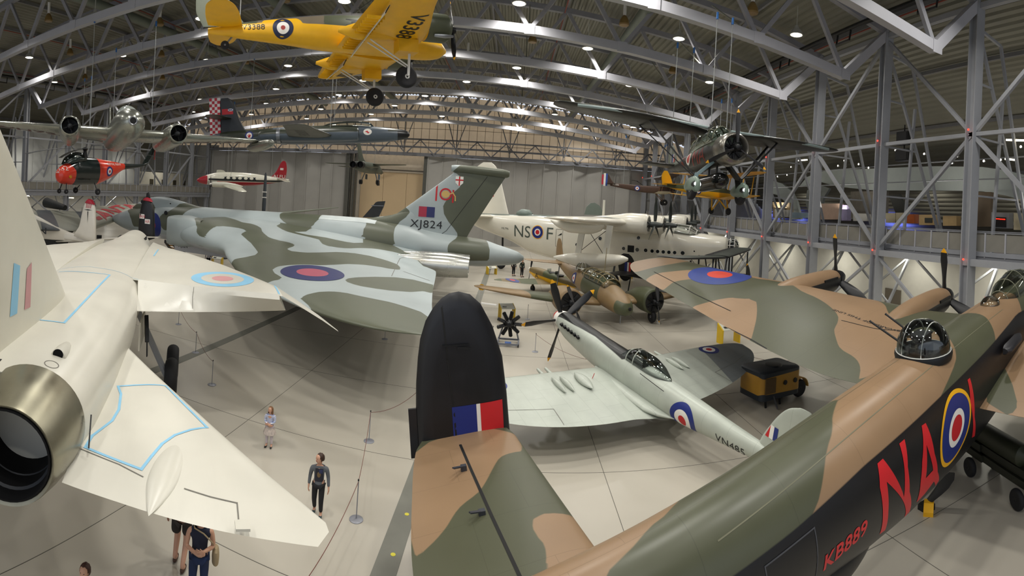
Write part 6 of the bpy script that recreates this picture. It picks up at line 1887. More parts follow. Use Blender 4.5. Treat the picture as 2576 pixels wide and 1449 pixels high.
for x, zc, hw, up, dn in cr[1:] + [(-3.6, .82, .7, .62, .2), (-4.4, .84, .69, .61, .2)]:
    fm.tube([(x, hw * 1.01 * math.cos(t), zc + up * 1.02 * math.sin(t)) for t in [PI * i / 12 for i in range(13)]], .03, 5)
for kk in (.12, .3, .5, .7, .88): fm.tube([(x, hw * 1.01 * math.cos(PI * kk), zc + up * 1.02 * math.sin(PI * kk)) for x, zc, hw, up, dn in cr[1:]], .025, 5)
fm.build('canopy_frame', mat('frame_tan', '#8c7f5c', .45), cn)
tu = MB().lathe([(0, .55), (.3, .53), (.5, .36), (.6, .02)], 24, M=Matrix.Translation((-7.2, 0, 1.0)) @ Matrix.Rotation(-PI / 2, 4, 'Y'), caps=False).build('turret', GLASS, an)
fm = MB()
for a in range(5): fm.tube([(-7.2 + .56 * math.cos(PI * a / 5) * math.cos(t), .56 * math.sin(PI * a / 5) * math.cos(t), 1.0 + .6 * math.sin(t)) for t in [PI * i / 10 for i in range(11)]], .025, 5)
fm.build('turret_frame', WHITE, tu)
MB().tube([(-3.6, 0, 1.4), (-3.6, 0, 3.1)], .025, 6).build('aerial_mast', mat('mast_tan', '#8c7f5c', .4), an)
ws_ = wingpair(an, [(.5, -2.6, -5.6, -.45, .5), (3, -2.7, -5.4, -.35, .46), (6, -3.2, -5.1, -.1, .32), (8.2, -3.7, -4.8, .1, .14), (8.6, -4.1, -4.5, .12, .03)], AC)
for w_ in ws_:
    V = verts(w_)
    attr(w_, 'green', np.maximum(sdf(V[:, :2] * [1, 1], [(-1, 6), (-6, 4.8), (-6, 7.2), (-1, 8.2)]), sdf(V[:, :2], [(-1, -3), (-6, -3.4), (-6, -5.5), (-1, -5)])))
for s in (1, -1):
    n_ = MB().rings(body([(-1.75, -.2, .70, .70, .70), (-1.9, -.2, .84, .84, .84), (-2.7, -.2, .84, .84, .84), (-3.8, -.2, .66, .66, .72), (-5, -.3, .3, .3, .4), (-5.8, -.4, .06, .06, .08)], 28, 4, cy=s * 3)).build('engine_nacelle', AC, an, smooth=50)
    attr(n_, 'green', np.full(len(n_.data.vertices), .3 if s > 0 else -.3))
    MB().lathe([(-1.72, .72), (-1.73, .01)], 24, M=Matrix.Translation((0, s * 3, -.2))).build('cowl_inside', BLACK, n_)
    radial(n_, (-1.7, s * 3, -.2), .66, DARK, STEEL, 7)
    propeller(n_, (-1.3, s * 3, -.2), 2, 1.3, .24, mat('blade_satin', '#4a4b50', .25, .5), TIP, DARK, 25 if s < 0 else 10)
    l_ = strut(an, (-2.2, s * 3, -.5), (-1.9, s * 3, -1.2), .07, STEEL, 'landing_gear_leg')
    wheel(l_, (-1.9, s * 3, -1.20), .42, .3, RUBBER, STEEL)
    MB().add([(-1.5, s * 3.3, -1.2), (-1.4, s * 3.32, -1.64), (-1.8, s * 3.32, -1.64), (-1.5, s * 3.33, -1.2), (-1.4, s * 3.36, -1.64), (-1.8, s * 3.36, -1.64)], [(0, 1, 2), (5, 4, 3), (0, 3, 4, 1), (1, 4, 5, 2), (2, 5, 3, 0)]).build('wheel_stand', WHITE, l_, smooth=0)
    wing([(s * .1, -11.0, -12.9, .85, .16), (s * 2.4, -11.4, -12.8, .9, .1), (s * 3, -11.9, -12.5, .92, .03)], 4, 12).build('tailplane', AC, an, smooth=50)
wing([(.9, -11.0, -12.9, 0, .18), (1.8, -11.6, -13.1, 0, .14), (2.5, -12.0, -13.0, 0, .08), (2.75, -12.3, -12.8, 0, .03)], 5, 14, axis='z').build('fin', AC, an, smooth=50)
wheel(an, (-12.2, 0, -1.35), .22, .16, RUBBER, STEEL, 'tail_wheel')
strut(an, (-12.0, 0, .7), (-12.2, 0, -1.35), .05, STEEL, 'tail_wheel_leg')
strut(an, (-.6, -.1, -.5), (-.6, -.1, -1.25), .035, STEEL, 'pitot_mast')
# ---------------------------------------------------------------- brown biplane with striped rudder
M = pose((19.2586, 59.7281, 9.4338), -.1545)
re = empty('brown_biplane', M, 'brown First World War biplane hanging with blue white and red striped rudder', 'aircraft')
BR = mat('dope_brown', '#4a3325', .55, noise=.08)
CRM = mat('linen_cream', '#b5ab92', .6)
f = MB().rings(body([(.1, 0, .3, .3, .32, 3), (-1, 0, .42, .45, .45, 3), (-3, 0, .42, .42, .45, 4), (-5.5, .15, .26, .3, .32, 4), (-7.6, .3, .08, .18, .16, 4)], 28, 4)).build('fuselage', BR, re, smooth=30)
T = bvh(f)
side_roundel(T, re, -4.3, .02, .34, RAF)
side_text(T, re, 'F3556', -6.9, .30, .18, WHITE, 1.2)
for z, x0, x1, hs in ((1.5, .0, -1.7, 6.4), (-.45, -.6, -2.2, 4.9)):
    wingpair(re, [(.1 if z > 0 else .4, x0, x1, z, .12), (hs * .8, x0, x1, z + .12, .11), (hs, x0 - .3, x1 + .3, z + .14, .04)], BR if z > 0 else CRM, 'upper_wing' if z > 0 else 'lower_wing')
for s in (1, -1):
    for y in (1.6, 4.0):
        for x in (-.5, -1.8): MB().bar((x, s * y, -.35), (x + .3, s * y, 1.55), .05).build('interplane_strut', mat('strut_wood', '#6b4a2c', .5), re, smooth=0)
    strut(re, (-1, s * .35, -.4), (-.9, s * .8, -1.5), .04, mat('strut_wood', '', .5), 'landing_gear_leg')
    strut(re, (-2, s * .35, -.4), (-.9, s * .8, -1.5), .04, mat('strut_wood', '', .5), 'landing_gear_leg')
    wheel(re, (-.9, s * .85, -1.5), .36, .1, RUBBER, WHITE)
    wing([(s * .05, -6.9, -8.1, .42, .06), (s * 1.6, -7.2, -8.0, .42, .04), (s * 1.8, -7.5, -7.9, .42, .02)], 3, 10).build('tailplane', BR, re)
for z0, x0, h_ in ((.4, -7.3, 1.0),):
    wing([(.3, -7.0, -7.95, 0, .08), (.9, -7.5, -7.95, 0, .06), (1.5, -7.85, -7.97, 0, .04)], 3, 10, axis='z').build('fin', BR, re)
rd = MB()
for i, c_ in enumerate((0, 1, 2)):
    rd.box((-8.07 - i * .24, 0, .85), (.235, .05, (1.5, 1.55, 1.2)[i]), mi=i)
rd.build('striped_rudder', [mat('stripe_blue', '#2c4f9c', .5), WHITE, mat('stripe_red', '#b52a3a', .5)], re, smooth=0)
propeller(re, (.25, 0, .1), 2, 1.45, .24, mat('strut_wood', '', .5), DARK, DARK, 0)
MB().bar((-3.6, 0, .45), (-4.4, .1, .95), .06).bar((-4.2, 0, .9), (-5.0, 0, .98), .05).build('machine_gun', DARK, re, smooth=0)
wire(re, M, [(-1.0, .6, 1.6), (-1.0, -.6, 1.6), (-6, 0, .5)])
# ---------------------------------------------------------------- yellow training biplane
M = pose((16.2, 35.3, 8.4709), .4468)
tm = empty('training_biplane', M, 'yellow training biplane hanging behind the black high wing aeroplane', 'aircraft')
TY_ = mat('biplane_yellow', '#d9a010', .45, noise=.05, layers=(('camo', '#4d5238'), ('brown', '#6f5f44')))
f = MB().rings(body([(.05, 0, .2, .22, .3, 3), (-.9, 0, .34, .4, .42, 3), (-2.4, .05, .36, .42, .42, 3), (-4.4, .1, .26, .3, .32, 3), (-6.8, .2, .05, .14, .12, 3)], 28, 5)).build('fuselage', TY_, tm, smooth=40)
V = verts(f); attr(f, 'camo', V[:, 2] - .04)
T = bvh(f)
side_roundel(T, tm, -4.0, .05, .33, [(1, YEL), (.88, ROYAL), (.55, WHITE), (.28, RED)])
side_text(T, tm, 'EJ', -4.9, .0, .4, BLACK, 1.2, nm='code_letters')
for z, dx, hs in ((1.25, .35, 4.4), (-.38, 0, 4.2)):
    for w_ in wingpair(tm, [(.1 if z > 0 else .3, -.8 + dx, -2.15 + dx, z, .13), (hs * .85, -1.6 + dx, -2.95 + dx, z + .22, .12), (hs, -2.0 + dx, -2.9 + dx, z + .25, .03)], TY_, 'upper_wing' if z > 0 else 'lower_wing'):
        V = verts(w_); attr(w_, 'camo', V[:, 2] - z - np.abs(V[:, 1]) * .06 - .02)
for s in (1, -1):
    for y in (.5, 2.9):
        for x in (-1.0, -2.1): MB().bar((x - y * .14, s * y, -.3 if y > 1 else .3), (x - y * .14 + .3, s * y, 1.3), .05).build('interplane_strut', TY_, tm, smooth=0)
    strut(tm, (-.9, s * .3, -.35), (-1.3, s * .8, -1.25), .05, mat('biplane_yellow', '', .4), 'landing_gear_leg')
    strut(tm, (-1.9, s * .3, -.35), (-1.3, s * .8, -1.25), .05, mat('biplane_yellow', '', .4), 'landing_gear_leg')
    wheel(tm, (-1.3, s * .85, -1.3), .27, .16, RUBBER, DARK)
    wing([(s * .05, -6.0, -7.1, .3, .06), (s * 1.3, -6.2, -7.0, .3, .04), (s * 1.5, -6.4, -6.9, .3, .02)], 3, 10).build('tailplane', TY_, tm)
wing([(.2, -6.2, -7.2, 0, .07), (.8, -6.5, -7.3, 0, .05), (1.15, -6.8, -7.1, 0, .02)], 3, 10, axis='z').build('fin', TY_, tm)
propeller(tm, (.15, 0, .1), 2, 1.0, .16, mat('strut_wood', '', .5), DARK, DARK, 30)
wire(tm, M, [(-1.2, .5, 1.35), (-1.2, -.5, 1.35)])
# ---------------------------------------------------------------- camouflaged low wing trainer on the floor
M = pose((2.0, 42.6, 1.25), 2.18, -.07)
mg = empty('low_wing_trainer', M, 'small brown and green low wing trainer with yellow sides parked beneath the flying boat', 'aircraft')
MG = mat('trainer_camo', '#75643f', .5, noise=.07, layers=(('green', '#4b5232'), ('yellow', '#e0aa10')))
f = MB().rings(body([(.05, .1, .2, .2, .3, 3), (-.9, .05, .36, .4, .5, 3), (-2.6, 0, .4, .45, .5, 3), (-4.6, -.02, .26, .34, .36, 3), (-7.2, 0, .05, .1, .1, 3)], 28, 5)).build('fuselage', MG, mg, smooth=40)
V = verts(f); attr(f, 'yellow', -.02 - V[:, 2]); attr(f, 'green', np.minimum(np.sin(V[:, 0] * 1.6) * .3, V[:, 2]))
side_text(bvh(f), mg, 'A', -1.2, -.12, .4, BLACK, 1.2, nm='code_letter')
for w_ in wingpair(mg, [(.3, -1.3, -3.2, -.4, .26), (2.5, -1.4, -3.0, -.3, .22), (4.4, -1.8, -2.7, -.1, .1), (5.1, -2.1, -2.4, -.05, .03)], MG):
    V = verts(w_); attr(w_, 'green', np.sin(V[:, 1] * 1.9 + V[:, 0]) * .4)
    s = 1 if V[:, 1].mean() > 0 else -1
    roundel('roundel', bvh(w_), (-2.25, s * 3.5, 0), (1, 0, 0), (0, 1, 0), (0, 0, -1), .55, w_, [(1, mat('roundel_dull_blue', '', .4)), (.42, mat('roundel_dull_red', '', .4))], L=.3, eps=.012)
for s in (1, -1):
    l_ = strut(mg, (-1.7, s * 1.1, -.4), (-1.8, s * 1.1, -.95), .09, MG, 'landing_gear_leg')
    wheel(l_, (-1.8, s * 1.1, -1.0), .26, .16, RUBBER, DARK)
    wing([(s * .05, -6.2, -7.2, .1, .07), (s * 1.4, -6.4, -7.1, .1, .04), (s * 1.6, -6.6, -7.0, .1, .02)], 3, 10).build('tailplane', MG, mg)
wing([(.05, -6.3, -7.3, 0, .07), (.8, -6.7, -7.4, 0, .05), (1.1, -6.9, -7.2, 0, .02)], 3, 10, axis='z').build('fin', MG, mg)
for x in (-2.7, -3.7):
    MB().lathe([(0, .27), (.05, .3), (.09, .27)], 18, M=Matrix.Translation((x, 0, .38)) @ Matrix.Rotation(-PI / 2, 4, 'Y')).build('cockpit_rim', BLACK, mg)
    MB().box((x + .42, 0, .55), (.03, .4, .24)).build('windscreen', GLASS, mg, smooth=0)
propeller(mg, (.15, 0, .12), 2, .95, .16, BLADE, WHITE, WHITE, 5)
# ---------------------------------------------------------------- big black biplane
M = pose((16.267, 31.818, 0), -.7954)
sw = empty('naval_biplane', M, 'large black sided biplane with square wings parked before the nose of the flying boat', 'aircraft')
SB = mat('biplane_black', '#17171a', .5, noise=.08, layers=(('slate', '#454b45'),))
f = MB().rings(body([(-.5, 2.3, .5, .5, .5), (-.6, 2.3, .55, .55, .55), (-2, 2.3, .5, .55, .6), (-4, 2.2, .48, .6, .6), (-7, 2.0, .32, .4, .4), (-10.4, 1.8, .08, .15, .15)], 28, 5)).build('fuselage', SB, sw, smooth=50)
side_text(bvh(f), sw, 'L', -5.6, 2.1, .7, mat('code_brick', '', .5), 1.1, nm='code_letter', y=0)
for z, hs in ((3.9, 6.95), (1.75, 6.6)):
    for w_ in wingpair(sw, [(.3, -1.6, -3.6, z, .2), (hs * .85, -1.9, -3.9, z + .25, .18), (hs, -2.3, -3.7, z + .3, .05)], SB, 'upper_wing' if z > 2 else 'lower_wing'):
        V = verts(w_); attr(w_, 'slate', V[:, 2] - z - np.abs(V[:, 1]) * .043 - .03)
for s in (1, -1):
    for y in (1.3, 5.4):
        for x in (-2.0, -3.3): MB().bar((x, s * y, 1.85), (x, s * y, 4.0), .09).build('interplane_strut', SB, sw, smooth=0)
        strut(sw, (-2.0, s * 1.3, 1.85), (-2.0, s * 5.4, 4.1), .015, SB, 'bracing_wire', 5)
    for x in (-2, -3): MB().bar((x, s * .4, 2.8), (x, s * .9, 3.85), .07).build('cabane_strut', SB, sw, smooth=0)
    strut(sw, (-1.6, s * .5, 1.9), (-1.2, s * 1.3, .5), .09, SB, 'landing_gear_leg')
    strut(sw, (-3.2, s * .5, 1.9), (-1.2, s * 1.3, .5), .06, SB, 'landing_gear_leg')
    wheel(sw, (-1.2, s * 1.45, .48), .48, .26, RUBBER, DARK)
    wing([(s * .05, -8.8, -10.6, 2.0, .1), (s * 2.2, -9.0, -10.5, 2.0, .07), (s * 2.5, -9.4, -10.2, 2.0, .02)], 3, 10).build('tailplane', SB, sw)
fn = wing([(1.9, -8.8, -10.7, 0, .12), (2.6, -9.2, -10.85, 0, .1), (3.2, -9.6, -10.7, 0, .06), (3.4, -9.9, -10.4, 0, .02)], 4, 12, axis='z').build('fin', SB, sw, smooth=50)
for sd in (1, -1):
    decal('fin_flash', bvh(fn), [(rect_tris(-10.2, 2.05, -9.95, 2.75), ROYAL), (rect_tris(-9.95, 2.05, -9.8, 2.75), WHITE), (rect_tris(-9.8, 2.05, -9.6, 2.75), mat('roundel_dull_red', '', .4))], (0, 0, 0), (1, 0, 0), (0, 0, 1), (0, sd, 0), fn, L=.3)
radial(sw, (-.35, 0, 2.3), .6, DARK, STEEL)
propeller(sw, (.1, 0, 2.3), 3, 1.6, .3, BLADE, TIP, DARK, 30)
wheel(sw, (-9.8, 0, .25), .25, .14, RUBBER, DARK, 'tail_wheel')
strut(sw, (-9.6, 0, 1.7), (-9.8, 0, .25), .05, DARK, 'tail_wheel_leg')
# ================================================================== gallery displays, floor objects
def slab_px(name, px, X, th, m, label=None, cat=None, group=None, parent=None, kind=None):
    """upright sheet of real thickness standing at x = X along the gallery; outline read from the photograph"""
    P = [at_x(a, b, X) for a, b in px]
    mb = MB()
    n = len(P)
    mb.add([tuple(p) for p in P] + [(p.x + th, p.y, p.z) for p in P], [tuple(range(n)), tuple(range(2 * n - 1, n - 1, -1))] + [(i, (i + 1) % n, n + (i + 1) % n, n + i) for i in range(n)])
    o = mb.build(name, m, parent, smooth=0)
    if label: tag(o, label, cat, group, kind)
    return o
def sheet_y(name, px, Y, th, m, label=None, cat=None, parent=None):
    P = [at_y(a, b, Y) for a, b in px]
    n = len(P)
    mb = MB()
    mb.add([(p.x, p.y, p.z) for p in P] + [(p.x, p.y + th, p.z) for p in P], [tuple(range(n)), tuple(range(2 * n - 1, n - 1, -1))] + [(i, (i + 1) % n, n + (i + 1) % n, n + i) for i in range(n)])
    o = mb.build(name, m, parent, smooth=0)
    if label: tag(o, label, cat)
    return o
DISP = mat('display_white', '#dcd9d0', .5, noise=.02)
BEI = mat('display_beige', '#c2aa84', .55)
SAIL = mat('sail_panel', '#b9c2c0', .55, noise=.03)
# long curved white fascia
top = [(2010, 470), (2030, 445), (2080, 428), (2200, 424), (2350, 418), (2470, 420), (2530, 428), (2600, 446)]
bot = [(2600, 510), (2530, 492), (2470, 481), (2350, 479), (2200, 479), (2110, 470), (2065, 458)]
slab_px('curved_fascia', top + bot, 31, .3, SAIL, 'long pale curved fascia panel floating above the right gallery displays', 'display panel')
slab_px('curved_arch', [(1925, 456), (1945, 455), (1968, 462), (1990, 480), (2004, 508), (2012, 540), (2014, 552), (1990, 552), (1986, 530), (1975, 508), (1958, 492), (1938, 485), (1925, 484)], 31, .3, SAIL, 'pale curved arch panel left of the long fascia on the gallery', 'display panel')
slab_px('tapered_fin_panel', [(2052, 462), (2086, 474), (2070, 500), (2060, 550), (2040, 552), (2026, 510), (2030, 480)], 30.6, .3, mat('sail_grey', '#8d9391', .5), 'grey tapering panel holding up the left end of the fascia', 'display panel')
bw = mat('blue_lit_cladding', '#8f93a6', .5)
mb = MB()
for i in range(130):
    mb.box((44.4, -6 + i * .62, 8.6), (.2, .34, 6.6))
mb.box((44.7, 32, 8.6), (.3, 84, 6.6))
struct(mb.build('wall_right_upper', bw, smooth=0))
for a in (1950, 2010, 2235, 2270):
    p = at_x(a, 500, 43)
    area('blue_light', (42, p.y, 6.4), 1.2, 120, (0, R(-110), 0), (.15, .2, 1))
items = [
 ('display_case', [(1944, 508), (1986, 510), (1986, 548), (1944, 548)], 28, BEI, 'beige display board with perforated white square near the gallery arch'),
 ('display_board', [(1949, 526), (1981, 528), (1981, 546), (1949, 546)], 27.4, DISP, 'low white board in front of the beige display board'),
 ('display_board', [(1990, 534), (2052, 536), (2052, 548), (1990, 548)], 27.6, mat('board_blue', '#9bb0bf', .5), 'pale blue board below the curved arch'),
 ('display_board', [(2064, 512), (2112, 512), (2112, 552), (2064, 552)], 28, mat('board_pink', '#c9ab96', .5), 'pinkish board with red uprights behind the propeller blades'),
 ('display_board', [(2116, 515), (2130, 516), (2130, 555), (2116, 555)], 28.2, mat('board_cream_purple_lit', '#b7aed6', .5), 'narrow cream board tinted as if purple lit beside the pinkish board'),  # cream board, the purple light on it is put into its colour
 ('aircraft_skin_panel', [(2140, 482), (2226, 480), (2224, 550), (2140, 548)], 31, mat('skin_grey_brown', '#8a8479', .5, noise=.12), 'tall rough grey metal panel under the fascia'),
 ('display_board', [(2146, 536), (2182, 538), (2182, 556), (2146, 556)], 28, DISP, 'white board before the rough grey metal panel'),
 ('display_board', [(2228, 536), (2252, 536), (2252, 560), (2228, 560)], 28, mat('board_cream', '#dccfae', .5), 'first cream panel right of the rough grey panel'),
 ('display_board', [(2254, 535), (2278, 535), (2278, 561), (2254, 561)], 28, mat('board_cream', '', .5), 'second cream panel beside the tall dark rudder'),
 ('display_board', [(2281, 539), (2300, 539), (2300, 562), (2281, 562)], 28, mat('board_orange', '#c0632f', .5), 'orange framed white poster board'),
 ('display_board', [(2312, 540), (2352, 540), (2352, 566), (2312, 566)], 28, mat('board_warm', '#d2b27e', .5), 'warm lit display board with dark picture'),
 ('display_board', [(2372, 543), (2406, 543), (2406, 568), (2372, 568)], 28, mat('board_warm', '', .5), 'warm lit display board nearest the big brown box'),
 ('brown_cabin', [(2430, 482), (2492, 483), (2492, 570), (2430, 570)], 28.5, mat('cabin_brown', '#6d5d49', .5), 'tall brown box room under the fascia'),
 ('ticker_kiosk', [(2494, 534), (2538, 536), (2538, 575), (2494, 573)], 27.5, mat('kiosk_grey', '#8c8e90', .5), 'grey kiosk with dark screen and red running text'),
 ('display_board', [(2550, 536), (2600, 538), (2600, 580), (2550, 578)], 27.5, mat('board_cream', '', .5), 'cream board at the far right end of the gallery'),
]
for nm, px, X, m, lab in items:
    o = slab_px(nm, px, X, .5, m, lab, 'display')
    if 'perforated' in lab:
        c0, c1 = at_x(1957, 518, X - .03), at_x(1978, 530, X - .03)
        random.seed(2)
        mb = MB()
        for i in range(7):
            for j in range(4):
                if random.random() < .7:
                    mb.box((X - .03, c0.y + (c1.y - c0.y) * (i + .5) / 7, c0.z + (c1.z - c0.z) * (j + .5) / 4), (.03, abs(c1.y - c0.y) / 9, abs(c1.z - c0.z) / 5.5))
        mb.build('cut_pattern', BLACK, o, smooth=0)
    if 'red running' in lab:
        slab_px('screen', [(2498, 545), (2530, 547), (2530, 572), (2498, 570)], X - .06, .05, BLACK, parent=o)
        slab_px('running_text', [(2500, 549), (2528, 551), (2528, 553), (2500, 551)], X - .1, .03, mat('led_red', '#ff3020', .5, emit='#ff2010', es=4), parent=o)
    if 'dark picture' in lab:
        slab_px('picture', [(2326, 548), (2345, 548), (2345, 560), (2326, 560)], X - .05, .04, mat('picture_grey', '#4a4a44', .5), parent=o)
slab_px('tail_rudder_panel', [(2236, 492), (2262, 488), (2290, 560), (2262, 560)], 29, .25, mat('rudder_dark', '#3a3b38', .5), 'dark green rudder leaning among the gallery displays', 'display')
for i, (a, b) in enumerate([(1956, 444), (1980, 440), (2001, 438), (1990, 420), (2108, 417), (2124, 404), (2126, 418), (2160, 413), (2185, 422), (2325, 387), (2397, 394), (2408, 393), (2395, 410), (2475, 405), (2517, 402), (2568, 369)]):
    p = at_x(a, b, 27.5)
    if i == 0:
        sp0 = empty('spotlight', p, 'small white spotlight shining on the rail above the right gallery', 'spotlight', 'spotlights over the right gallery')
        MB().lathe([(-.16, .05), (0, .09), (.02, .08)], 12, caps=False, M=Matrix.Rotation(PI, 4, 'Z')).build('lamp_housing', FIX, sp0)
        MB().lathe([(-.06, .01), (-.03, .075), (.0, .07), (.02, .01)], 12, M=Matrix.Rotation(PI, 4, 'Z')).build('bulb', mat('spot_white', '#ffffff', .4, emit='#fff4ea', es=16), sp0)
    else:
        copy_tree(sp0, None, Matrix.Translation(p))
for (a, b, c_, d_, X, lab) in ((2252, 378, 2276, 380, 26, 'tube light left of the hanging black speakers'), (2529, 400, 2552, 402, 26, 'tube light above the right end of the fascia'), (2532, 352, 2600, 354, 25, 'long tube light at the right edge of the photo'), (2007, 404, 2030, 402, 27, 'tube light left of the second near column'), (68, 492, 80, 494, -54, 'tube light low behind the left gallery'), (160, 497, 185, 498, -54, 'bright tube light under the left gallery')):
    p, q = at_x(a, b, X), at_x(c_, d_, X)
    tag(MB().bar(p, q, .12, .10).build('tube_light', mat('tube_warm', '#fff6dc', .4, emit='#fff2d0', es=9), smooth=0), lab, 'light')
mb = MB()
for z, y0, y1 in ((10.2, 8, 60), (11.6, 6, 60)):
    mb.tube([(27.6, y0, z), (27.6, y1, z)], .05, 6)
tag(mb.build('lighting_rail', GREYP), 'thin metal lighting rails above the right gallery', 'lighting rail')
# speakers hanging from the brace
for (x0, y0, x1, y1, lab) in ((2262, 334, 2288, 364, 'upper black speaker hanging by the second near column'), (2259, 378, 2289, 404, 'lower tilted black speaker hanging by the second near column')):
    a, b = at_x(x0, y0, 24), at_x(x1, y1, 24)
    e = empty('loudspeaker', Vector(((a.x + b.x) / 2, (a.y + b.y) / 2, b.z)), lab, 'speaker')
    w_, h_ = abs(a.y - b.y), abs(a.z - b.z)
    MB().box((0, 0, h_ / 2), (.5, w_, h_)).build('cabinet', mat('speaker_black', '#151516', .5), e, smooth=0)
    MB().box((-.26, 0, h_ / 2), (.03, w_ * .85, h_ * .85)).build('grille', mat('grille_black', '#242426', .7), e, smooth=0)
    MB().bar((0, 0, h_), (0, 0, h_ + .5), .06).build('bracket', DARK, e, smooth=0)
# ------------------------------------------------------------------ people
def skinned(name, pts, edges, m, parent, lv=2):
    keys = list(pts)
    me = bpy.data.meshes.new(name)
    me.from_pydata([pts[k][:3] for k in keys], [(keys.index(a), keys.index(b)) for a, b in edges], [])
    o = bpy.data.objects.new(name, me)
    COL.objects.link(o)
    sk = o.modifiers.new('s', 'SKIN')
    sk.use_smooth_shade = True
    o.modifiers.new('u', 'SUBSURF').levels = lv
    for i, k in enumerate(keys):
        r_ = pts[k][3]
        me.skin_vertices[0].data[i].radius = r_ if isinstance(r_, tuple) else (r_, r_)
        me.skin_vertices[0].data[i].use_root = (i == 0)
    bpy.context.view_layer.update()
    me2 = bpy.data.meshes.new_from_object(o.evaluated_get(bpy.context.evaluated_depsgraph_get()))
    me2.materials.clear()
    me2.materials.append(m)
    me2.polygons.foreach_set('use_smooth', [True] * len(me2.polygons))
    o.modifiers.clear()
    o.data = me2
    bpy.data.meshes.remove(me)
    me2.name = name
    o.parent = parent
    return o
SKIN = mat('skin', '#c99a80', .55, noise=.03)
def hand(J, s, wr, d, palm):
    """palm and five separate curled fingers from the wrist along d"""
    wr, d = Vector(wr), Vector(d).normalized()
    sd = Vector(palm).normalized()
    fw = d.cross(sd).normalized()
    E_ = []
    J['palm' + s] = (*(wr + d * .045), .024)
    E_.append(('wr' + s, 'palm' + s))
    for k, (off, ln) in enumerate(((-.024, .052), (-.008, .062), (.008, .060), (.023, .046))):
        b = wr + d * .075 + fw * off
        t = b + d * ln * .6 + sd * .008
        u = t + d * ln * .35 + sd * .022
        J['f%d%s' % (k, s)] = (*b, .009); J['g%d%s' % (k, s)] = (*t, .008); J['h%d%s' % (k, s)] = (*u, .007)
        E_ += [('palm' + s, 'f%d%s' % (k, s)), ('f%d%s' % (k, s), 'g%d%s' % (k, s)), ('g%d%s' % (k, s), 'h%d%s' % (k, s))]
    b = wr + d * .035 - fw * .032
    J['t' + s] = (*b, .010); J['v' + s] = (*(b + d * .035 - fw * .012 + sd * .012), .008)
    E_ += [('palm' + s, 't' + s), ('t' + s, 'v' + s)]
    return E_
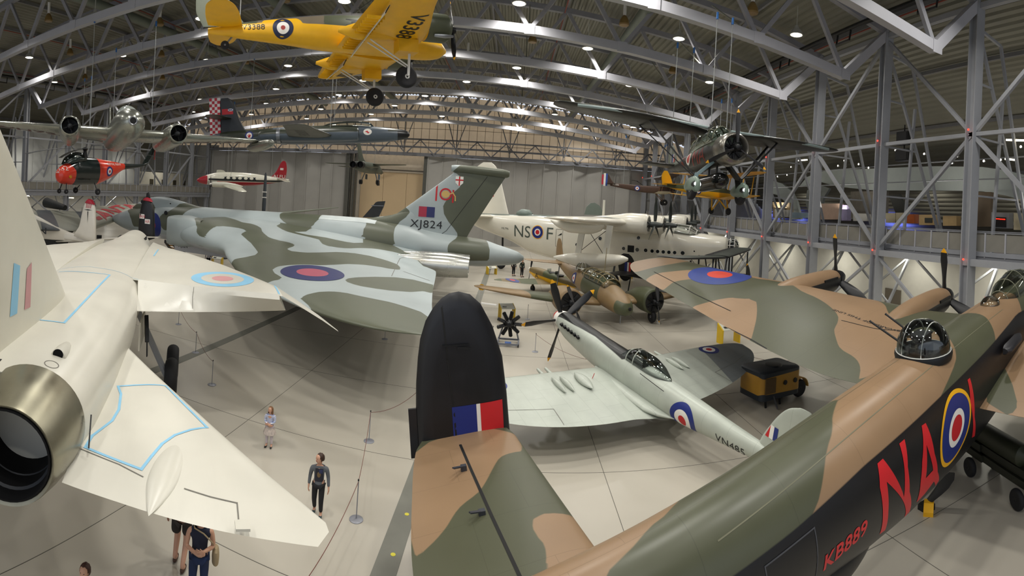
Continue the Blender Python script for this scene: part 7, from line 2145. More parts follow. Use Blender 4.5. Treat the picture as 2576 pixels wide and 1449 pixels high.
def person(name, loc, rz, h, label, shirt, trousers, shoe, hair, arms, legs, head_turn=0, skirt=None, longhair=False, sleeves=True, bare_legs=False, build=1., group=None):
    """facing -y before rz; measures scaled from a 1.4 m child"""
    e = empty(name, pose(loc, rz), label, 'person', group)
    k = h / 1.4
    S = lambda x, y, z: (x * k, y * k, z * k)
    r = lambda v: v * k * build
    J = {'pel': (*S(0, 0, .74), (r(.10), r(.075))), 'sp': (*S(0, 0, .88), (r(.095), r(.07))), 'ch': (*S(0, 0, 1.03), (r(.12), r(.08))), 'nk': (*S(0, 0, 1.13), r(.045)), 'hb': (*S(0, -.01, 1.18), r(.05)), 'hm': (*S(0, -.015, 1.26), (r(.078), r(.088))), 'ht': (*S(0, -.01, 1.345), (r(.062), r(.075)))}
    E_ = [('pel', 'sp'), ('sp', 'ch'), ('ch', 'nk'), ('nk', 'hb'), ('hb', 'hm'), ('hm', 'ht')]
    for s, sx in (('l', 1), ('r', -1)):
        el, wr, hd, palm = arms[s]
        J['sh' + s] = (*S(sx * .155, 0, 1.075), r(.045)); J['el' + s] = (*S(*el), r(.034)); J['wr' + s] = (*S(*wr), r(.022))
        E_ += [('ch', 'sh' + s), ('sh' + s, 'el' + s), ('el' + s, 'wr' + s)]
        E_ += hand(J, s, J['wr' + s][:3], hd, palm)
        kn, an_, to = legs[s]
        J['hp' + s] = (*S(sx * .075, 0, .68), r(.072)); J['kn' + s] = (*S(*kn), r(.050)); J['an' + s] = (*S(*an_), r(.034)); J['to' + s] = (*S(*to), r(.03))
        E_ += [('pel', 'hp' + s), ('hp' + s, 'kn' + s), ('kn' + s, 'an' + s), ('an' + s, 'to' + s)]
    skinned('body', J, E_, SKIN, e)
    g = lambda key, f=1.18, a=.0: (*J[key][:3], tuple(x * f + a for x in J[key][3]) if isinstance(J[key][3], tuple) else J[key][3] * f + a)
    T_ = {'sp': g('sp', 1.22), 'ch': g('ch', 1.16), 'pel': g('pel', 1.24), 'hem': (*S(0, 0, .69), (r(.125), r(.10)))}
    T_['nk2'] = (*S(0, -.002, 1.125), r(.066))
    te = [('sp', 'ch'), ('sp', 'pel'), ('pel', 'hem'), ('ch', 'nk2')]
    for s in 'lr':
        T_['sh' + s] = g('sh' + s, 1.3)
        te.append(('ch', 'sh' + s))
        a, b = Vector(J['sh' + s][:3]), Vector(J['el' + s][:3])
        if sleeves:
            T_['el' + s] = g('el' + s, 1.25)
            w_ = Vector(J['el' + s][:3]).lerp(Vector(J['wr' + s][:3]), .92)
            T_['wr' + s] = (*w_, r(.032))
            te += [('sh' + s, 'el' + s), ('el' + s, 'wr' + s)]
    skinned('shirt', T_, te, shirt, e)
    if not bare_legs:
        L_ = {'pel': (*J['pel'][:3], (r(.108), r(.085)))}
        le = []
        for s in 'lr':
            L_['hp' + s] = g('hp' + s, 1.12); L_['kn' + s] = g('kn' + s, 1.16); 
            q = Vector(J['kn' + s][:3]).lerp(Vector(J['an' + s][:3]), .94)
            L_['an' + s] = (*q, r(.044))
            le += [('pel', 'hp' + s), ('hp' + s, 'kn' + s), ('kn' + s, 'an' + s)]
        skinned('trousers', L_, le, trousers, e)
    for s in 'lr':
        a, t = Vector(J['an' + s][:3]), Vector(J['to' + s][:3])
        hl = a + (a - t).normalized() * r(.035); hl.z = t.z
        skinned('shoe', {'a': (*a, r(.040)), 'b': (a.x, a.y, t.z, r(.040)), 't': (*t, r(.036)), 'e': (*(t + (t - Vector((a.x, a.y, t.z))).normalized() * r(.035)), r(.026)), 'h': (*hl, r(.034))}, [('a', 'b'), ('b', 't'), ('t', 'e'), ('b', 'h')], shoe, e)
    if skirt:
        rings = []
        for z, rr in ((.80, .10), (.72, .13), (.6, .18), (.46, .22), (.45, .21), (.6, .16)):
            rings.append([(rr * k * math.cos(t) * (1 + .06 * math.sin(7 * t)), rr * .85 * k * math.sin(t) * (1 + .06 * math.sin(7 * t)), z * k) for t in [2 * PI * i / 42 for i in range(42)]])
        MB().rings(rings, True, False).build('skirt', skirt, e)
    # head: face and hair turned together
    H = bpy.data.objects['body'] if False else None
    Mh = Matrix.Translation(S(0, -.012, 1.27)) @ Matrix.Rotation(head_turn, 4, 'Z')
    fc = MB()
    fc.rings([[(r(.066) * f_ * math.cos(t), -r(.03) + r(.062) * f_ * math.sin(t), r(z_)) for t in [2 * PI * i / 20 for i in range(20)]] for z_, f_ in ((-.10, .35), (-.085, .68), (-.05, .92), (0, 1.03), (.04, 1.02), (.07, .85), (.09, .4))])
    face = fc.build('face', SKIN, e, M=Mh, smooth=80)
    MB().rings([[(r(.009) * f_ * math.cos(t), -r(.088) - r(yy) + r(.006) * f_ * math.sin(t), r(z_)) for t in [2 * PI * i / 10 for i in range(10)]] for z_, f_, yy in ((.015, .5, .0), (0, .8, .006), (-.018, 1.3, .014), (-.026, 1.0, .008))]).build('nose', SKIN, face)
    for sx in (-1, 1):
        MB().lathe([(-.004, .001), (-.002, r(.009)), (.004, r(.005)), (.006, .001)], 10, M=Matrix.Translation((sx * r(.026), -r(.088), r(.016))) @ Matrix.Rotation(-PI / 2, 4, 'Z')).build('eye', mat('eye_dark', '#2a211c', .3), face)
        MB().rings([[(sx * r(.07) + r(.006) * math.cos(t), r(-.015) + r(.014) * f_ * math.cos(t + 1.57), r(z_)) for t in [2 * PI * i / 8 for i in range(8)]] for z_, f_ in ((-.02, .4), (-.005, 1), (.015, 1.1), (.022, .4))]).build('ear', SKIN, face)
    MB().box((0, -r(.087), -r(.048)), (r(.036), r(.012), r(.009))).build('mouth', mat('lip', '#a3605a', .5), face, smooth=0)
    hm = MB()
    n_ = 24
    rg = []
    for i in range(9):
        a = PI * .5 * i / 8
        rr, z_ = math.cos(a), math.sin(a)
        rg.append([(r(.083) * rr * math.cos(t), r(.008) + r(.096) * rr * math.sin(t) * (1 if math.sin(t) > 0 else .95), r(.02) + r(.092) * z_ + r(.006) * math.sin(5 * t + i)) for t in [2 * PI * q / n_ for q in range(n_)]])
    hm.rings(rg, False, True)
    low = -.30 if longhair else -.045
    rg = []
    for z_, f_ in ((.03, 1.02), (0, 1.04), (low * .5, 1.05 if not longhair else 1.1), (low, .75 if not longhair else 1.0)):
        rg.append([(r(.083) * f_ * math.cos(t), r(.010) + r(.096) * f_ * math.sin(t), r(z_) + r(.006) * math.sin(9 * t)) for t in [PI * (-.12 + 1.24 * q / 18) for q in range(19)]])
    hm.rings(rg, False, False, closed=False)
    hm.build('hair', hair, face, smooth=80)
    return e
side_arms = {'l': ((.20, .02, .86), (.225, -.04, .66), (0.05, -.1, -1), (-1, 0, 0)), 'r': ((-.20, .03, .86), (-.215, -.01, .66), (-.05, -.1, -1), (1, 0, 0))}
walk = {'l': ((.08, -.10, .38), (.08, .0, .075), (.085, -.12, .036)), 'r': ((-.08, -.02, .38), (-.08, .16, .085), (-.085, .05, .036))}
stand = {'l': ((.08, -.01, .38), (.085, .01, .075), (.10, -.12, .036)), 'r': ((-.08, -.01, .38), (-.085, .01, .075), (-.10, -.12, .036))}
clasp = {'l': ((.17, -.02, .88), (.03, -.16, .84), (-1, -.1, -.1), (0, 1, 0)), 'r': ((-.17, -.02, .88), (-.03, -.17, .82), (1, -.1, -.1), (0, 1, 0))}
def at_floor(px): return at_z(px[0], px[1], 0)
def cloth(n, c): return mat(n, c, .8, noise=.08, nscale=6)
b0 = at_floor((797, 1297))
by = person('person', b0, R(14), 1.38, 'boy in grey printed top and black trousers walking across the open floor', cloth('grey_jersey', '#5f6368'), cloth('black_cotton', '#17171a'), mat('trainer_teal', '#2e4347', .6), mat('hair_brown', '#3a2518', .6), side_arms, walk, head_turn=R(-50))
sh = [c for c in by.children if c.name.startswith('shirt')][0]
ts = bvh(sh)
decal('shirt_print', ts, [(rect_tris(-.08, -.15, .09, .13), mat('print_dark', '#24242f', .7)), (disc_tris(0, .04, 14, 1, 1.5), mat('print_gold', '#6f5a3c', .7, noise=.3, nscale=20)), (rect_tris(.0, .03, .08, .12), mat('print_blue', '#2f3558', .7))], (0, 0, .93), (1, 0, 0), (0, 0, 1), (0, 1, 0), sh, L=.03, back=1, eps=.004)
g0 = at_floor((676, 1124))
gs = mat('striped_jersey', '#8fa0c4', .8)
gl_ = person('person', g0, R(12), 1.12, 'small girl in striped top and pale skirt standing on the open floor', gs, cloth('tights_pale', '#c9bfc4'), mat('shoe_black', '#18171a', .4), mat('hair_blond_brown', '#7a5534', .6), clasp, stand, head_turn=R(-20), skirt=mat('skirt_print', '#b8aca4', .8, noise=.25, nscale=14), longhair=True)
nt = gs.node_tree
wv = nt.nodes.new('ShaderNodeTexWave'); wv.bands_direction = 'Z'; wv.inputs['Scale'].default_value = 9
tcn = nt.nodes.new('ShaderNodeTexCoord'); nt.links.new(tcn.outputs['Object'], wv.inputs['Vector'])
cr_ = nt.nodes.new('ShaderNodeValToRGB'); cr_.color_ramp.interpolation = 'CONSTANT'; cr_.color_ramp.elements[0].color = (*srgb('#ece9ee'), 1); cr_.color_ramp.elements[1].position = .5; cr_.color_ramp.elements[1].color = (*srgb('#7184b4'), 1)
nt.links.new(wv.outputs['Fac'], cr_.inputs[0]); nt.links.new(cr_.outputs[0], nt.nodes['Principled BSDF'].inputs['Base Color'])
m0 = at_floor((452, 1420))
mn = person('person', m0, R(200), 1.78, 'adult with bare legs and brown boots standing beneath the white tailplane', cloth('shirt_olive', '#5a5a48'), cloth('shorts', '#2b241f'), mat('boot_brown', '#4a3226', .6), mat('hair_brown', '', .6), side_arms, walk, bare_legs=True)
skinned('shorts', {'pel': (0, 0, .94, (.15, .11)), 'a': (.10, 0, .84, .105), 'b': (.105, -.03, .56, .10), 'c': (-.10, 0, .84, .105), 'd': (-.105, -.03, .56, .10)}, [('pel', 'a'), ('a', 'b'), ('pel', 'c'), ('c', 'd')], cloth('shorts', ''), mn)
w0 = at_z(503, 1366, 1.05); w0.z = 0
wm_ = person('person', w0, R(35), 1.66, 'woman in sleeveless navy top and jeans with a beige shoulder bag', cloth('navy_cotton', '#1d2236'), cloth('denim_blue', '#1c2c50'), mat('shoe_black', '', .4), mat('hair_brown', '', .6), {'l': ((.19, -.02, .86), (.04, -.2, .90), (-1, -.3, .3), (0, 1, 0)), 'r': ((-.19, -.02, .86), (-.03, -.2, .86), (1, -.3, .3), (0, 1, 0))}, stand, sleeves=False, longhair=True)
bag = empty('shoulder_bag', pose(w0, R(35)), 'beige shoulder bag hanging at the hip of the woman in navy', 'bag')
MB().rings([[(.27 + .06 * f_ * math.cos(t), .02 + .13 * f_ * math.sin(t), z_) for t in [2 * PI * i / 18 for i in range(18)]] for z_, f_ in ((.72, .5), (.74, .95), (.84, 1.05), (.95, .9), (.99, .5))]).build('bag_body', cloth('canvas_beige', '#a08e6e'), bag)
MB().tube([(.25, .02, .98), (.2, -.12, 1.15), (.05, -.13, 1.3), (-.1, -.09, 1.36), (-.12, .05, 1.36), (.08, .14, 1.2), (.24, .08, .98)], .011, 6).build('strap', cloth('canvas_beige', ''), bag)
h0 = at_z(215, 1424, 1.3); h0.z = 0
person('person', h0, R(20), 1.36, 'child with reddish brown hair whose head shows at the bottom left edge', cloth('shirt_olive', ''), cloth('denim_blue', ''), mat('shoe_black', '', .4), mat('hair_auburn', '#3d1f15', .6), side_arms, stand)
v0 = at_x(1905, 540, 23.4); v0.z = 5.56
person('person', v0, R(70), 1.72, 'visitor in dark clothes leaning on the right gallery railing', cloth('dark_coat', '#15161a'), cloth('dark_coat', ''), mat('shoe_black', '', .4), mat('hair_black', '#1a1512', .6), side_arms, stand)
for px, lab, c_ in (((1291, 694), 'distant visitor in black beside the low wing trainer', 'black_cotton'), ((1312, 697), 'distant visitor in dark green beside the low wing trainer', 'dark_green_coat'), ((523, 676), 'distant visitor in white by the nose of the delta bomber', 'white_cotton')):
    p = at_floor(px)
    person('person', p, R(40), 1.72, lab, cloth(c_, '#1c2a22' if 'green' in c_ else '#d9d3d6'), cloth('black_cotton', ''), mat('shoe_black', '', .4), mat('hair_brown', '', .6), side_arms, stand)
# ------------------------------------------------------------------ rope posts
posts = {}
pl_ = [((896, 1307), 'rope post nearest the camera on the open floor'), ((928, 1110), 'rope post beyond the nearest one left of the black fin'), ((492, 887), 'rope post on the dark floor strip'), ((449, 816), 'rope post just beneath the white flap'), ((968, 853), 'rope post under the edge of the delta wing'),
       ((1863, 935), 'rope post right of the silver fighter wing tip'), ((1346, 885), 'rope post beyond the silver fighter propeller'), ((1327, 803), 'rope post left of the nose on twin'), ((533, 968), 'rope post beyond the white jet main wheel'), ((1238, 925 - 60), 'rope post left of the radial engine stand')]
PG = mat('post_grey', '#8d8f97', .4, .3)
for (px, lab) in pl_:
    p = at_floor(px)
    e = empty('rope_post', p, lab, 'rope post')
    MB().lathe([(0, .15), (.012, .15), (.022, .13), (.03, .03)], 24, M=Matrix.Rotation(-PI / 2, 4, 'Y')).build('base', PG, e)
    MB().tube([(0, 0, .02), (0, 0, .84)], .012, 8).build('pole', PG, e)
    MB().lathe([(.84, .018), (.87, .018), (.88, .002)], 12, M=Matrix.Rotation(-PI / 2, 4, 'Y')).build('cap', DARK, e)
    posts[px] = p + Vector((0, 0, .82))
def rope(a, b, lab):
    mb = MB()
    mb.tube([a.lerp(b, t / 10) - Vector((0, 0, .16 * (1 - (t / 5 - 1) ** 2))) for t in range(11)], .007, 5)
    tag(mb.build('barrier_rope', mat('rope_red_brown', '#6b3a30', .7)), lab, 'rope')
rope(posts[(896, 1307)], at_z(755, 1480, .82), 'thin red rope running from the nearest post towards the camera')
rope(posts[(896, 1307)], posts[(928, 1110)], 'thin red rope between the two nearest posts')
rope(posts[(928, 1110)], at_z(1050, 985, .82), 'thin red rope running behind the black fin')
rope(posts[(492, 887)], posts[(449, 816)], 'thin rope between the posts beneath the white flap')
rope(posts[(492, 887)], posts[(533, 968)], 'thin rope from the dark strip towards the boy')
rope(posts[(1346, 885)], at_z(1480, 905, .82), 'thin rope beyond the silver fighter nose')
rope(posts[(1863, 935)], at_z(2000, 905, .82), 'thin rope beside the trolley')
# ------------------------------------------------------------------ radial engine on a stand
p = at_floor((1278, 866))
e = empty('display_engine', pose(p, R(-92)), 'black radial engine on a grey wheeled stand beside the black fin', 'engine')
radial(e, (0, 0, 1.0), .66, mat('engine_black', '#121213', .35, .3), STEEL, 9, 'crankcase')
mb = MB()
for y in (-.5, .5):
    mb.bar((-.5, y, .12), (.45, y, .12), .08); mb.bar((-.4, y, .12), (-.25, y * .5, 1.0), .06)
mb.bar((-.5, -.5, .12), (-.5, .5, .12), .08); mb.bar((.45, -.5, .12), (.45, .5, .12), .08); mb.bar((-.25, -.3, 1.0), (-.25, .3, 1.0), .08)
mb.build('stand_frame', mat('stand_grey', '#6d7078', .5), e, smooth=0)
for x in (-.5, .45):
    for y in (-.5, .5): wheel(e, (x, y, .07), .07, .05, RUBBER, STEEL, 'castor')
MB().box((.3, 0, .16), (.25, .3, .04)).build('drip_tray', mat('tray_blue', '#4a6fb5', .5), e, smooth=0)
# ------------------------------------------------------------------ generator trolley
p = at_floor((1958, 1015))
CY = mat('trolley_ochre', '#b5872f', .5, noise=.08, layers=(('dark', '#262c33'),))
e = empty('generator_trolley', pose(p, R(12)), 'ochre and dark wavy painted generator trolley beneath the bomber wing', 'trolley')
mb = MB()
def rr(x0, x1, y0, y1, z, c):
    pts = []
    for cx, cy, a0 in ((x1 - c, y1 - c, 0), (x0 + c, y1 - c, 90), (x0 + c, y0 + c, 180), (x1 - c, y0 + c, 270)):
        for q in range(5): pts.append((cx + c * math.cos(R(a0 + q * 22.5)), cy + c * math.sin(R(a0 + q * 22.5)), z))
    return pts
mb.rings([rr(-.95, 1.05, -.1, 1.3, .24 + k * .055, .22) for k in range(19)] + [rr(-.88, .98, -.03, 1.23, 1.29, .2)])
o = mb.build('body', CY, e, smooth=40)
V = verts(o)
wv_ = .05 * np.sin(V[:, 0] * 9) + .04 * np.sin(V[:, 1] * 8)
attr(o, 'dark', np.maximum(V[:, 2] - 1.10 - wv_, .44 - wv_ - V[:, 2]))
MB().box((-.55, -.12, .78), (.5, .05, .55)).build('radiator_grille', mat('grille_brown', '#5a4526', .6), e, smooth=0)
for x in (.2, .72):
    MB().lathe([(0, .09), (.03, .09)], 18, M=Matrix.Translation((x, -.13, .78)) @ Matrix.Rotation(PI / 2, 4, 'Z')).build('round_port', BLACK, e)
MB().lathe([(0, .34), (.05, .32), (.06, .26)], 24, M=Matrix.Translation((.1, .5, 1.285)) @ Matrix.Rotation(-PI / 2, 4, 'Y')).build('top_cover', DARK, e)
for y in (.1, 1.1): wheel(e, (1.15, y, .34), .34, .2, RUBBER, DARK)
MB().rings([[(1.15 + .42 * math.cos(t), yy, .36 + .42 * math.sin(t)) for t in [PI * i / 12 for i in range(13)]] + [(1.15 + .38 * math.cos(t), yy, .36 + .38 * math.sin(t)) for t in [PI * (12 - i) / 12 for i in range(13)]] for yy in (-.02, .22)]).build('mudguard', CY, e)
for x in (-.7, .0): MB().bar((x, -.05, .26), (x, -.08, .0), .06).build('stay_leg', DARK, e, smooth=0)
MB().bar((-.35, -.1, .35), (-.5, -.5, .06), .05).build('tow_bar', STEEL, e, smooth=0)
# ------------------------------------------------------------------ yellow information stands
for px, rz, s_, lab in (((1832, 862), 8, 1., 'yellow sided information stand beyond the silver fighter wing tip'), ((1274, 800), 20, .8, 'small yellow stand behind the radial engine'), ((1575, 700), 5, 1., 'yellow sided information stand under the flying boat float'), ((546, 668), 10, .8, 'yellow stand under the delta bomber nose'), ((1236, 690), 30, .8, 'yellow stand left of the low wing trainer')):
    p = at_floor(px)
    e = empty('information_stand', pose(p, R(rz), sc=s_), lab, 'sign')
    for x in (-.55, .55):
        MB().add([(x - .03, -.3, 0), (x - .03, .3, 0), (x - .03, .3, 1.05), (x - .03, -.3, .75), (x + .03, -.3, 0), (x + .03, .3, 0), (x + .03, .3, 1.05), (x + .03, -.3, .75)], [(0, 1, 2, 3), (7, 6, 5, 4), (0, 4, 5, 1), (2, 6, 7, 3), (0, 3, 7, 4), (1, 5, 6, 2)]).build('side_panel', mat('stand_yellow', '#dcb616', .45), e, smooth=0)
    MB().add([(-.52, -.3, .76), (.52, -.3, .76), (.52, .3, 1.05), (-.52, .3, 1.05), (-.52, -.3, .72), (.52, -.3, .72), (.52, .3, 1.01), (-.52, .3, 1.01)], [(0, 1, 2, 3), (7, 6, 5, 4), (0, 4, 5, 1), (2, 6, 7, 3), (0, 3, 7, 4), (1, 5, 6, 2)]).build('sloping_board', mat('board_pale', '#cfd0c4', .4), e, smooth=0)
    MB().box((-.25, -.1, .885), (.3, .18, .02), M=Matrix.Identity(4)).build('picture', DARK, e, smooth=0)
p = at_floor((1208, 778))
e = empty('warning_sign', p, 'round yellow warning sign on a thin pole above the black fin', 'sign')
MB().tube([(0, 0, 0), (0, 0, 1.25)], .03, 8).build('pole', WHITE, e)
MB().lathe([(-.02, .2), (.02, .2)], 28, M=Matrix.Translation((0, 0, 1.4)) @ Matrix.Rotation(PI / 2, 4, 'Z')).build('sign_disc', YEL, e, smooth=30)
MB().add([(-.09, -.03, 1.32), (.09, -.03, 1.32), (0, -.03, 1.5), (-.09, -.021, 1.32), (.09, -.021, 1.32), (0, -.021, 1.5)], [(0, 1, 2), (5, 4, 3), (0, 3, 4, 1), (1, 4, 5, 2), (2, 5, 3, 0)]).build('triangle_mark', BLACK, e, smooth=0)
MB().lathe([(0, .2), (.03, .19)], 20, M=Matrix.Rotation(-PI / 2, 4, 'Y')).build('base', GREYP, e)
# ------------------------------------------------------------------ airliner tail behind the white jet
e = empty('airliner_tail', Vector((-25, 23.2, 0)), 'white airliner tail with red tipped white fin and black fin reading DAN AIR', 'aircraft')
inv = Matrix.Translation((25, -23.2, 0))
def tailpart(name, px, Y, th, m, par=e, K=5):
    P = [at_y(a, b, Y) for a, b in px]
    cx, cz = sum(p.x for p in P) / len(P), sum(p.z for p in P) / len(P)
    rings = []
    for d, k in ((-th, .3), (-th * .92, .75), (-th * .6, .94), (0, 1), (th * .6, .94), (th * .92, .75), (th, .3)):
        rings.append([(cx + (p.x - cx) * k + 25, Y + d - 23.2, cz + (p.z - cz) * k) for p in P])
    return MB().rings(rings).build(name, m, par, smooth=60)
AW = mat('airliner_white', '#e3ddd0', .3, noise=.03, coat=.3)
ARED = mat('airliner_red', '#b32a3c', .35)
fw_px = [(186, 594), (196, 584), (203, 560), (208, 535), (213, 515), (217, 506), (224, 501), (232, 504), (237, 512), (240, 525), (241, 560), (240, 606), (220, 606)]
f1 = tailpart('fin', fw_px, 23.2, .16, AW)
tailpart('fin_tip', [(216, 511), (219, 505), (224, 500), (232, 503), (238, 515)], 23.15, .17, ARED, f1)
T1_ = bvh(f1)
c = at_y(226, 528, 23.2)
decal('company_crest', T1_, [(rect_tris(-.22, .12, -.16, .45), ARED), (rect_tris(-.08, .12, -.02, .45), ARED), (rect_tris(.06, .12, .12, .45), ARED), (rect_tris(.2, .12, .26, .45), ARED), (poly_tris([(-.4, 0), (0, -.04), (.4, 0), (0, .04)]), BLACK), (poly_tris([(-.04, -.1), (.04, -.1), (0, -.9)]), BLACK)], (c.x + 25, 0, c.z), (1, 0, 0), (0, 0, 1), (0, 1, 0), f1, L=.5, back=3, eps=.012)
fb_px = [(349, 594), (350, 560), (354, 530), (359, 508), (362, 501), (370, 496), (379, 501), (384, 512), (388, 540), (389, 600), (370, 606)]
f2 = tailpart('fin', fb_px, 25.0, .16, mat('airliner_black', '#141415', .35))
tailpart('fin_tip', [(361, 504), (364, 499), (371, 496), (378, 499), (383, 508)], 24.95, .17, ARED, f2)
tailpart('tip_aerial', [(368, 497), (369, 486), (374, 483), (377, 490), (378, 500)], 25.0, .05, BLACK, f2)
T2_ = bvh(f2)
for px, tx in (((361, 544), 'DAN'), ((375, 557), 'AIR')):
    c = at_y(*px, 25.0)
    decal('name_plate', T2_, [(rect_tris(-.22, -.15, .22, .15), WHITE), (text_tris(tx, .19, .95, .01), ARED)], (c.x + 25, 0, c.z), (1, 0, 0), (0, 0, 1), (0, 1, 0), f2, L=.3, back=3, eps=.012)
rg = []
for (a, b, r0) in ((60, 562, 1.5), (90, 572, 1.25), (130, 585, .85), (170, 594, .52), (215, 602, .35), (250, 605, .1)):
    q = at_d(a, b, 37 if a < 200 else 35)
    rg.append([(q.x + 25 + r0 * .6 * math.cos(t), q.y - 23.2 + r0 * .5 * math.cos(t), q.z + r0 * .62 * math.sin(t)) for t in [2 * PI * i / 28 for i in range(28)]])
fz = MB().rings(rg).build('rear_fuselage', AW, e, smooth=60)
tp_ = MB()
rg = []
for (a, b, c_, th) in ((150, 607, 1.3, .14), (240, 604, 1.3, .16), (300, 599, 1.2, .14), (350, 596, 1.0, .1), (395, 597, .6, .05)):
    q = at_y(a, b, 24.0)
    rg.append(foil((q.x + 25, q.y - 23.2 - c_ * .3, q.z), (q.x + 25, q.y - 23.2 + c_ * .7, q.z), th, 10))
tp_.rings(rg).build('tailplane', AW, e, smooth=60)
q = at_d(106, 579, 35.5)
MB().add([(p[0] + q.x + 25, q.y - 23.2 - .4 + p[0] * .6, q.z + p[1]) for t in text_tris('ON', .45, 1.2, .01) for p in t], [(3 * i, 3 * i + 1, 3 * i + 2) for i in range(len(text_tris('ON', .45, 1.2, .01)))]).build('lettering', BLACK, e, smooth=0)
strut(e, (2.0, .6, 2.4), (2.0, .6, 0), .12, DARK, 'support_post')
strut(e, (-3.0, 3.6, 2.6), (-3.0, 3.6, 0), .2, DARK, 'support_post')
# ------------------------------------------------------------------ wings lying beyond it
def wing_between(name, a0, a1, b0, b1, th, m, label, cat):
    """aerofoil slab from chord a0-a1 to chord b0-b1"""
    rg = []
    for k in range(13):
        t = k / 12
        rg.append(foil(a0.lerp(b0, t), a1.lerp(b1, t), th * (1 - .75 * t), 14))
    o = MB().rings(rg).build(name, m, smooth=50)
    if label: tag(o, label, cat)
    return o
YM = mat('york_silver', '#9a9a8c', .4, .2, noise=.08, layers=(('red', '#a8242c'),))
a0, a1, b0, b1 = at_z(212, 582, 3.1), at_z(205, 522, 4.3), at_z(366, 528, 3.8), at_z(360, 511, 4.55)
yw = wing_between('airliner_wing', a0, a1, b0, b1, .9, YM, 'pale silver airliner wing with red letters ANTK and a red tip', 'aircraft wing')
V = verts(yw)
tt_ = (V - np.array(a0)) @ np.array(b0 - a0) / (b0 - a0).length_squared
attr(yw, 'red', (tt_ - .88) * 3)
T_ = bvh(yw)
c = at_z(292, 532, 4.0)
u_ = (b0 - a0); u_.z = 0; u_.normalize()
v_ = Vector((-u_.y, u_.x, 0))
if v_.dot((a1 - a0)) < 0: v_ = -v_
decal('wing_letters', T_, [(text_tris('-ANTK', 1.7, 1.7, .03, 1.05), mat('letter_red', '#a8242c', .5))], (c.x, c.y, 0), u_, v_, (0, 0, -1), yw, L=.8, eps=.03, back=20)
GM = mat('grey_wing', '#87887c', .45, noise=.08, layers=(('dark', '#3f454b'), ('blush', '#a0685a')))
a0, a1, b0, b1 = at_z(220, 583, 2.7), at_z(222, 533, 3.0), at_z(70, 575, 3.4), at_z(95, 528, 3.9)
gw = wing_between('stored_wing', b0, b1, a0, a1, .8, GM, 'grey wing with dark diagonal bands lying left of the airliner tail', 'aircraft wing')
V = verts(gw)
P2_ = V[:, :2]
pp = [lambda p, z=3.4: (at_z(p[0], p[1], z).x, at_z(p[0], p[1], z).y)][0]
attr(gw, 'dark', np.maximum(sdf(P2_, [pp(q) for q in ((80, 528), (112, 522), (165, 585), (120, 590), (95, 560))]), sdf(P2_, [pp(q) for q in ((180, 520), (205, 520), (222, 560), (205, 545))])))
tag(MB().lathe([(0, 1.1), (3.0, 1.2), (6, .9), (8, .2)], 24, M=Matrix.Translation(tuple(at_z(120, 560, 1.6))) @ Matrix.Rotation(R(-20), 4, 'Z')).build('dark_fuselage', mat('fuselage_bottle', '#14231f', .4)), 'dark green fuselage under the grey banded wing', 'aircraft')
# far things by the doors
fn_ = sheet_y('tail_fin', [(912, 547), (935, 521), (945, 509), (950, 507), (968, 506), (964, 520), (951, 547)], 60, .35, mat('far_fin_dark', '#2a2d30', .4), 'dark swept tail fin standing before the cream doors', 'aircraft fin')
sheet_y('fin_band', [(934, 516), (965, 517), (965, 519), (934, 518)], 59.9, .04, STEEL, parent=fn_)
rd_ = sheet_y('rudder', [(1470, 540), (1476, 520), (1486, 511), (1496, 510), (1508, 517), (1519, 536), (1520, 542)], 52.0, .3, mat('rudder_sage', '#6d786f', .45), 'sage green rounded rudder rising behind the flying boat wing', 'aircraft fin')
p = at_y(665, 500, 56)
e = empty('far_propeller', Vector((p.x, p.y, 0)), 'dark propeller blade with white bands standing near the grey doors', 'propeller')
bz0, bz1 = at_y(665, 532, 56).z, at_y(668, 434, 56).z
bl = MB().rings([[(w_ * math.cos(t) - .0, .06 * math.sin(t), bz0 + (bz1 - bz0) * k) for t in [2 * PI * i / 12 for i in range(12)]] for k, w_ in ((0, .25), (.2, .28), (.5, .22), (.8, .2), (.95, .15), (1, .03))]).build('blade', mat('blade_slate', '#4b5054', .35, .3), e)
for k in (.36, .5): MB().box((0, -.02, bz0 + (bz1 - bz0) * k), (.56, .16, .12)).build('white_band', WHITE, bl, smooth=0)
MB().tube([(0, 0, 0), (0, 0, bz0)], .15, 10).build('support_post', DARK, e)
wg_ = wing_between('far_wing', at_y(560, 552, 50), at_y(600, 545, 56), at_y(852, 522, 62), at_y(848, 521, 63), .5, mat('far_wing_sage', '#6c7264', .5), 'long thin sage wing stretching before the grey hangar doors', 'aircraft wing')
# small things under the left gallery
for (px, z, s_, c_, lab) in (((140, 512), 2.5, 2.4, '#1b1c1b', 'dark engine and machinery under the left gallery'), ((555, 600), 1.2, 2.0, '#3c4044', 'grey machinery left of the delta bomber nose wheel')):
    p = at_d(px[0], px[1], 48)
    e = empty('machinery', Vector((p.x, p.y, 0)), lab, 'machine')
    MB().box((0, 0, p.z * .35), (s_, s_ * .6, p.z * .7)).build('frame', mat('mach' + c_[1:], c_, .6), e, smooth=0)
    MB().tube([(-s_ * .6, 0, p.z), (s_ * .6, 0, p.z - .3)], [.5, .25], 12).build('engine_body', mat('mach' + c_[1:], '', .6), e)
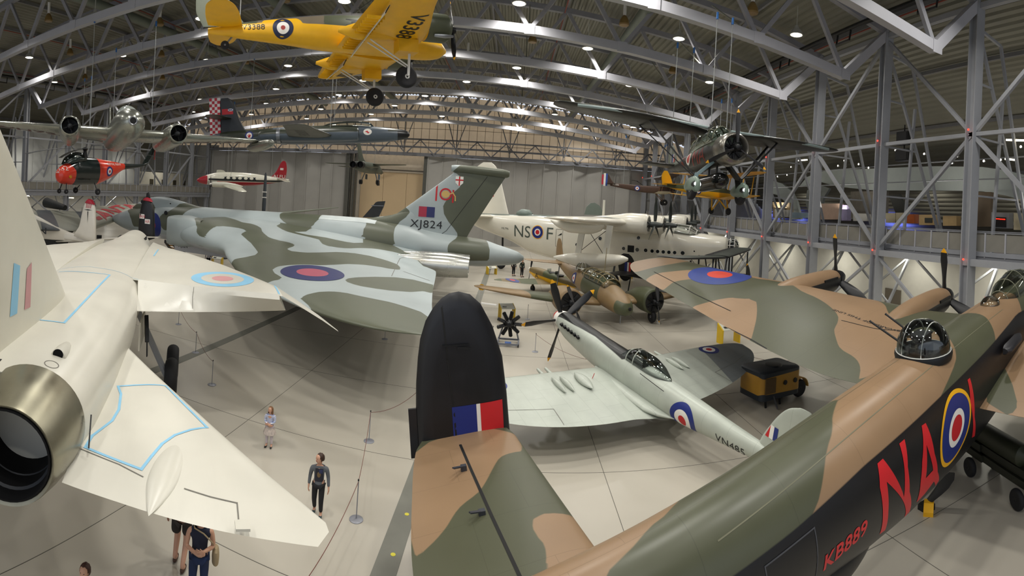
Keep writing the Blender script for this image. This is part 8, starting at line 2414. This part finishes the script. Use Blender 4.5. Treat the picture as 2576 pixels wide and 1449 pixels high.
# boarding ladder by the delta bomber nose and missiles
a, b = at_z(424, 608, 2.4), at_z(452, 640, .6)
e = empty('access_ladder', Vector((b.x, b.y, 0)), 'black and yellow access ladder below the delta bomber nose', 'ladder')
q0, q1 = a - Vector((b.x, b.y, 0)), Vector((0, 0, .3))
for dx in (-.35, .35): MB().bar(q0 + Vector((dx, 0, 0)), q1 + Vector((dx, 0, 0)), .1, .22).build('rail', BLACK, e, smooth=0)
for i in range(7):
    c = q0.lerp(q1, (i + .5) / 7)
    MB().bar(c - Vector((.35, 0, 0)), c + Vector((.35, 0, 0)), .08).build('rung', mat('rung_orange', '#b5791e', .5), e, smooth=0)
strut(e, (0, 0, .4), (0, 0, 0), .2, DARK, 'foot')
wt = mat('missile_white', '#d5d2cb', .4)
for px, lab in (((475, 648), 'white finned missile lying behind the ladder'), ((440, 628), 'second white missile beyond the ladder')):
    p = at_z(px[0], px[1], .7)
    e = empty('missile', pose((p.x, p.y, 0), R(-30)), lab, 'missile')
    MB().lathe([(-1.2, .16), (1.0, .16), (1.4, .08), (1.5, .01)], 16, M=Matrix.Translation((0, 0, .7))).build('body', wt, e)
    for a_ in range(4): MB().prism([(-1.2, .1), (-.6, .1), (-1.1, .55), (-1.3, .55)], -.01, .01, M=Matrix.Translation((0, 0, .7)) @ Matrix.Rotation(a_ * PI / 2 + .6, 4, 'X')).build('tail_fin', wt, e, smooth=0)
    for x in (-.7, .7): MB().bar((x, 0, .55), (x, 0, 0), .12).build('cradle', DARK, e, smooth=0)
# bomb trolleys at the lower right beneath the bomber
for px, rz, lab in (((2470, 1190), 72, 'dark trolley with tyres under the bomber near wing root'), ((2590, 1270), 72, 'dark trolley with tyres at the right edge of the photo')):
    p = at_floor(px)
    e = empty('bomb_trolley', pose(p, R(rz)), lab, 'trolley')
    MB().box((1.5, 0, .55), (3.6, .5, .18)).box((1.5, .0, .75), (3.2, .35, .2)).build('chassis', mat('trolley_olive', '#2c2e24', .5), e, smooth=0)
    MB().lathe([(0, .1), (.2, .28), (2.4, .28), (2.9, .12), (3.0, .01)], 20, M=Matrix.Translation((.1, 0, 1.1))).build('bomb', mat('bomb_olive', '#34382a', .45), e)
    for x in (0, 3.0):
        for y in (-.42, .42): wheel(e, (x, y, .26), .26, .16, RUBBER, DARK)
    MB().bar((0, -.6, .1), (0, -.6, .55), .03).build('white_rod', WHITE, e, smooth=0)
# yellow chock and tail wheel under the bomber tail
p = at_floor((2336, 1288))
tag(MB().prism([(-.22, 0), (.22, 0), (.22, .10), (.1, .26), (-.1, .26), (-.22, .10)], -.12, .12, M=Matrix.Translation(p) @ Matrix.Rotation(R(40), 4, 'Z') @ Matrix.Rotation(PI / 2, 4, 'X')).build('wheel_chock', YEL, smooth=0), 'yellow wheel chock on the floor beside the red letter A', 'chock')

a, b = at_floor((2330, 1282)) + Vector((0, 0, .15)), at_z(2392, 1200, .9)
e = empty('display_propeller', a, 'black propeller blade leaning up beside the yellow chock', 'propeller')
zax = (b - a).normalized()
q = zax.to_track_quat('Z', 'Y').to_matrix().to_4x4()
mb = MB()
rg = prop_blade(1.25, .30)
mb.rings(rg)
mb.build('blade', BLADE, e, M=q @ Matrix.Translation((0, 0, -.15)))
MB().box((0, 0, -.075), (.3, .3, .15)).build('foot_block', DARK, e, smooth=0)
# ------------------------------------------------------------------ end
for o in list(bpy.data.objects):
    if o.type == 'MESH' and o.users_scene == ():
        bpy.data.objects.remove(o)
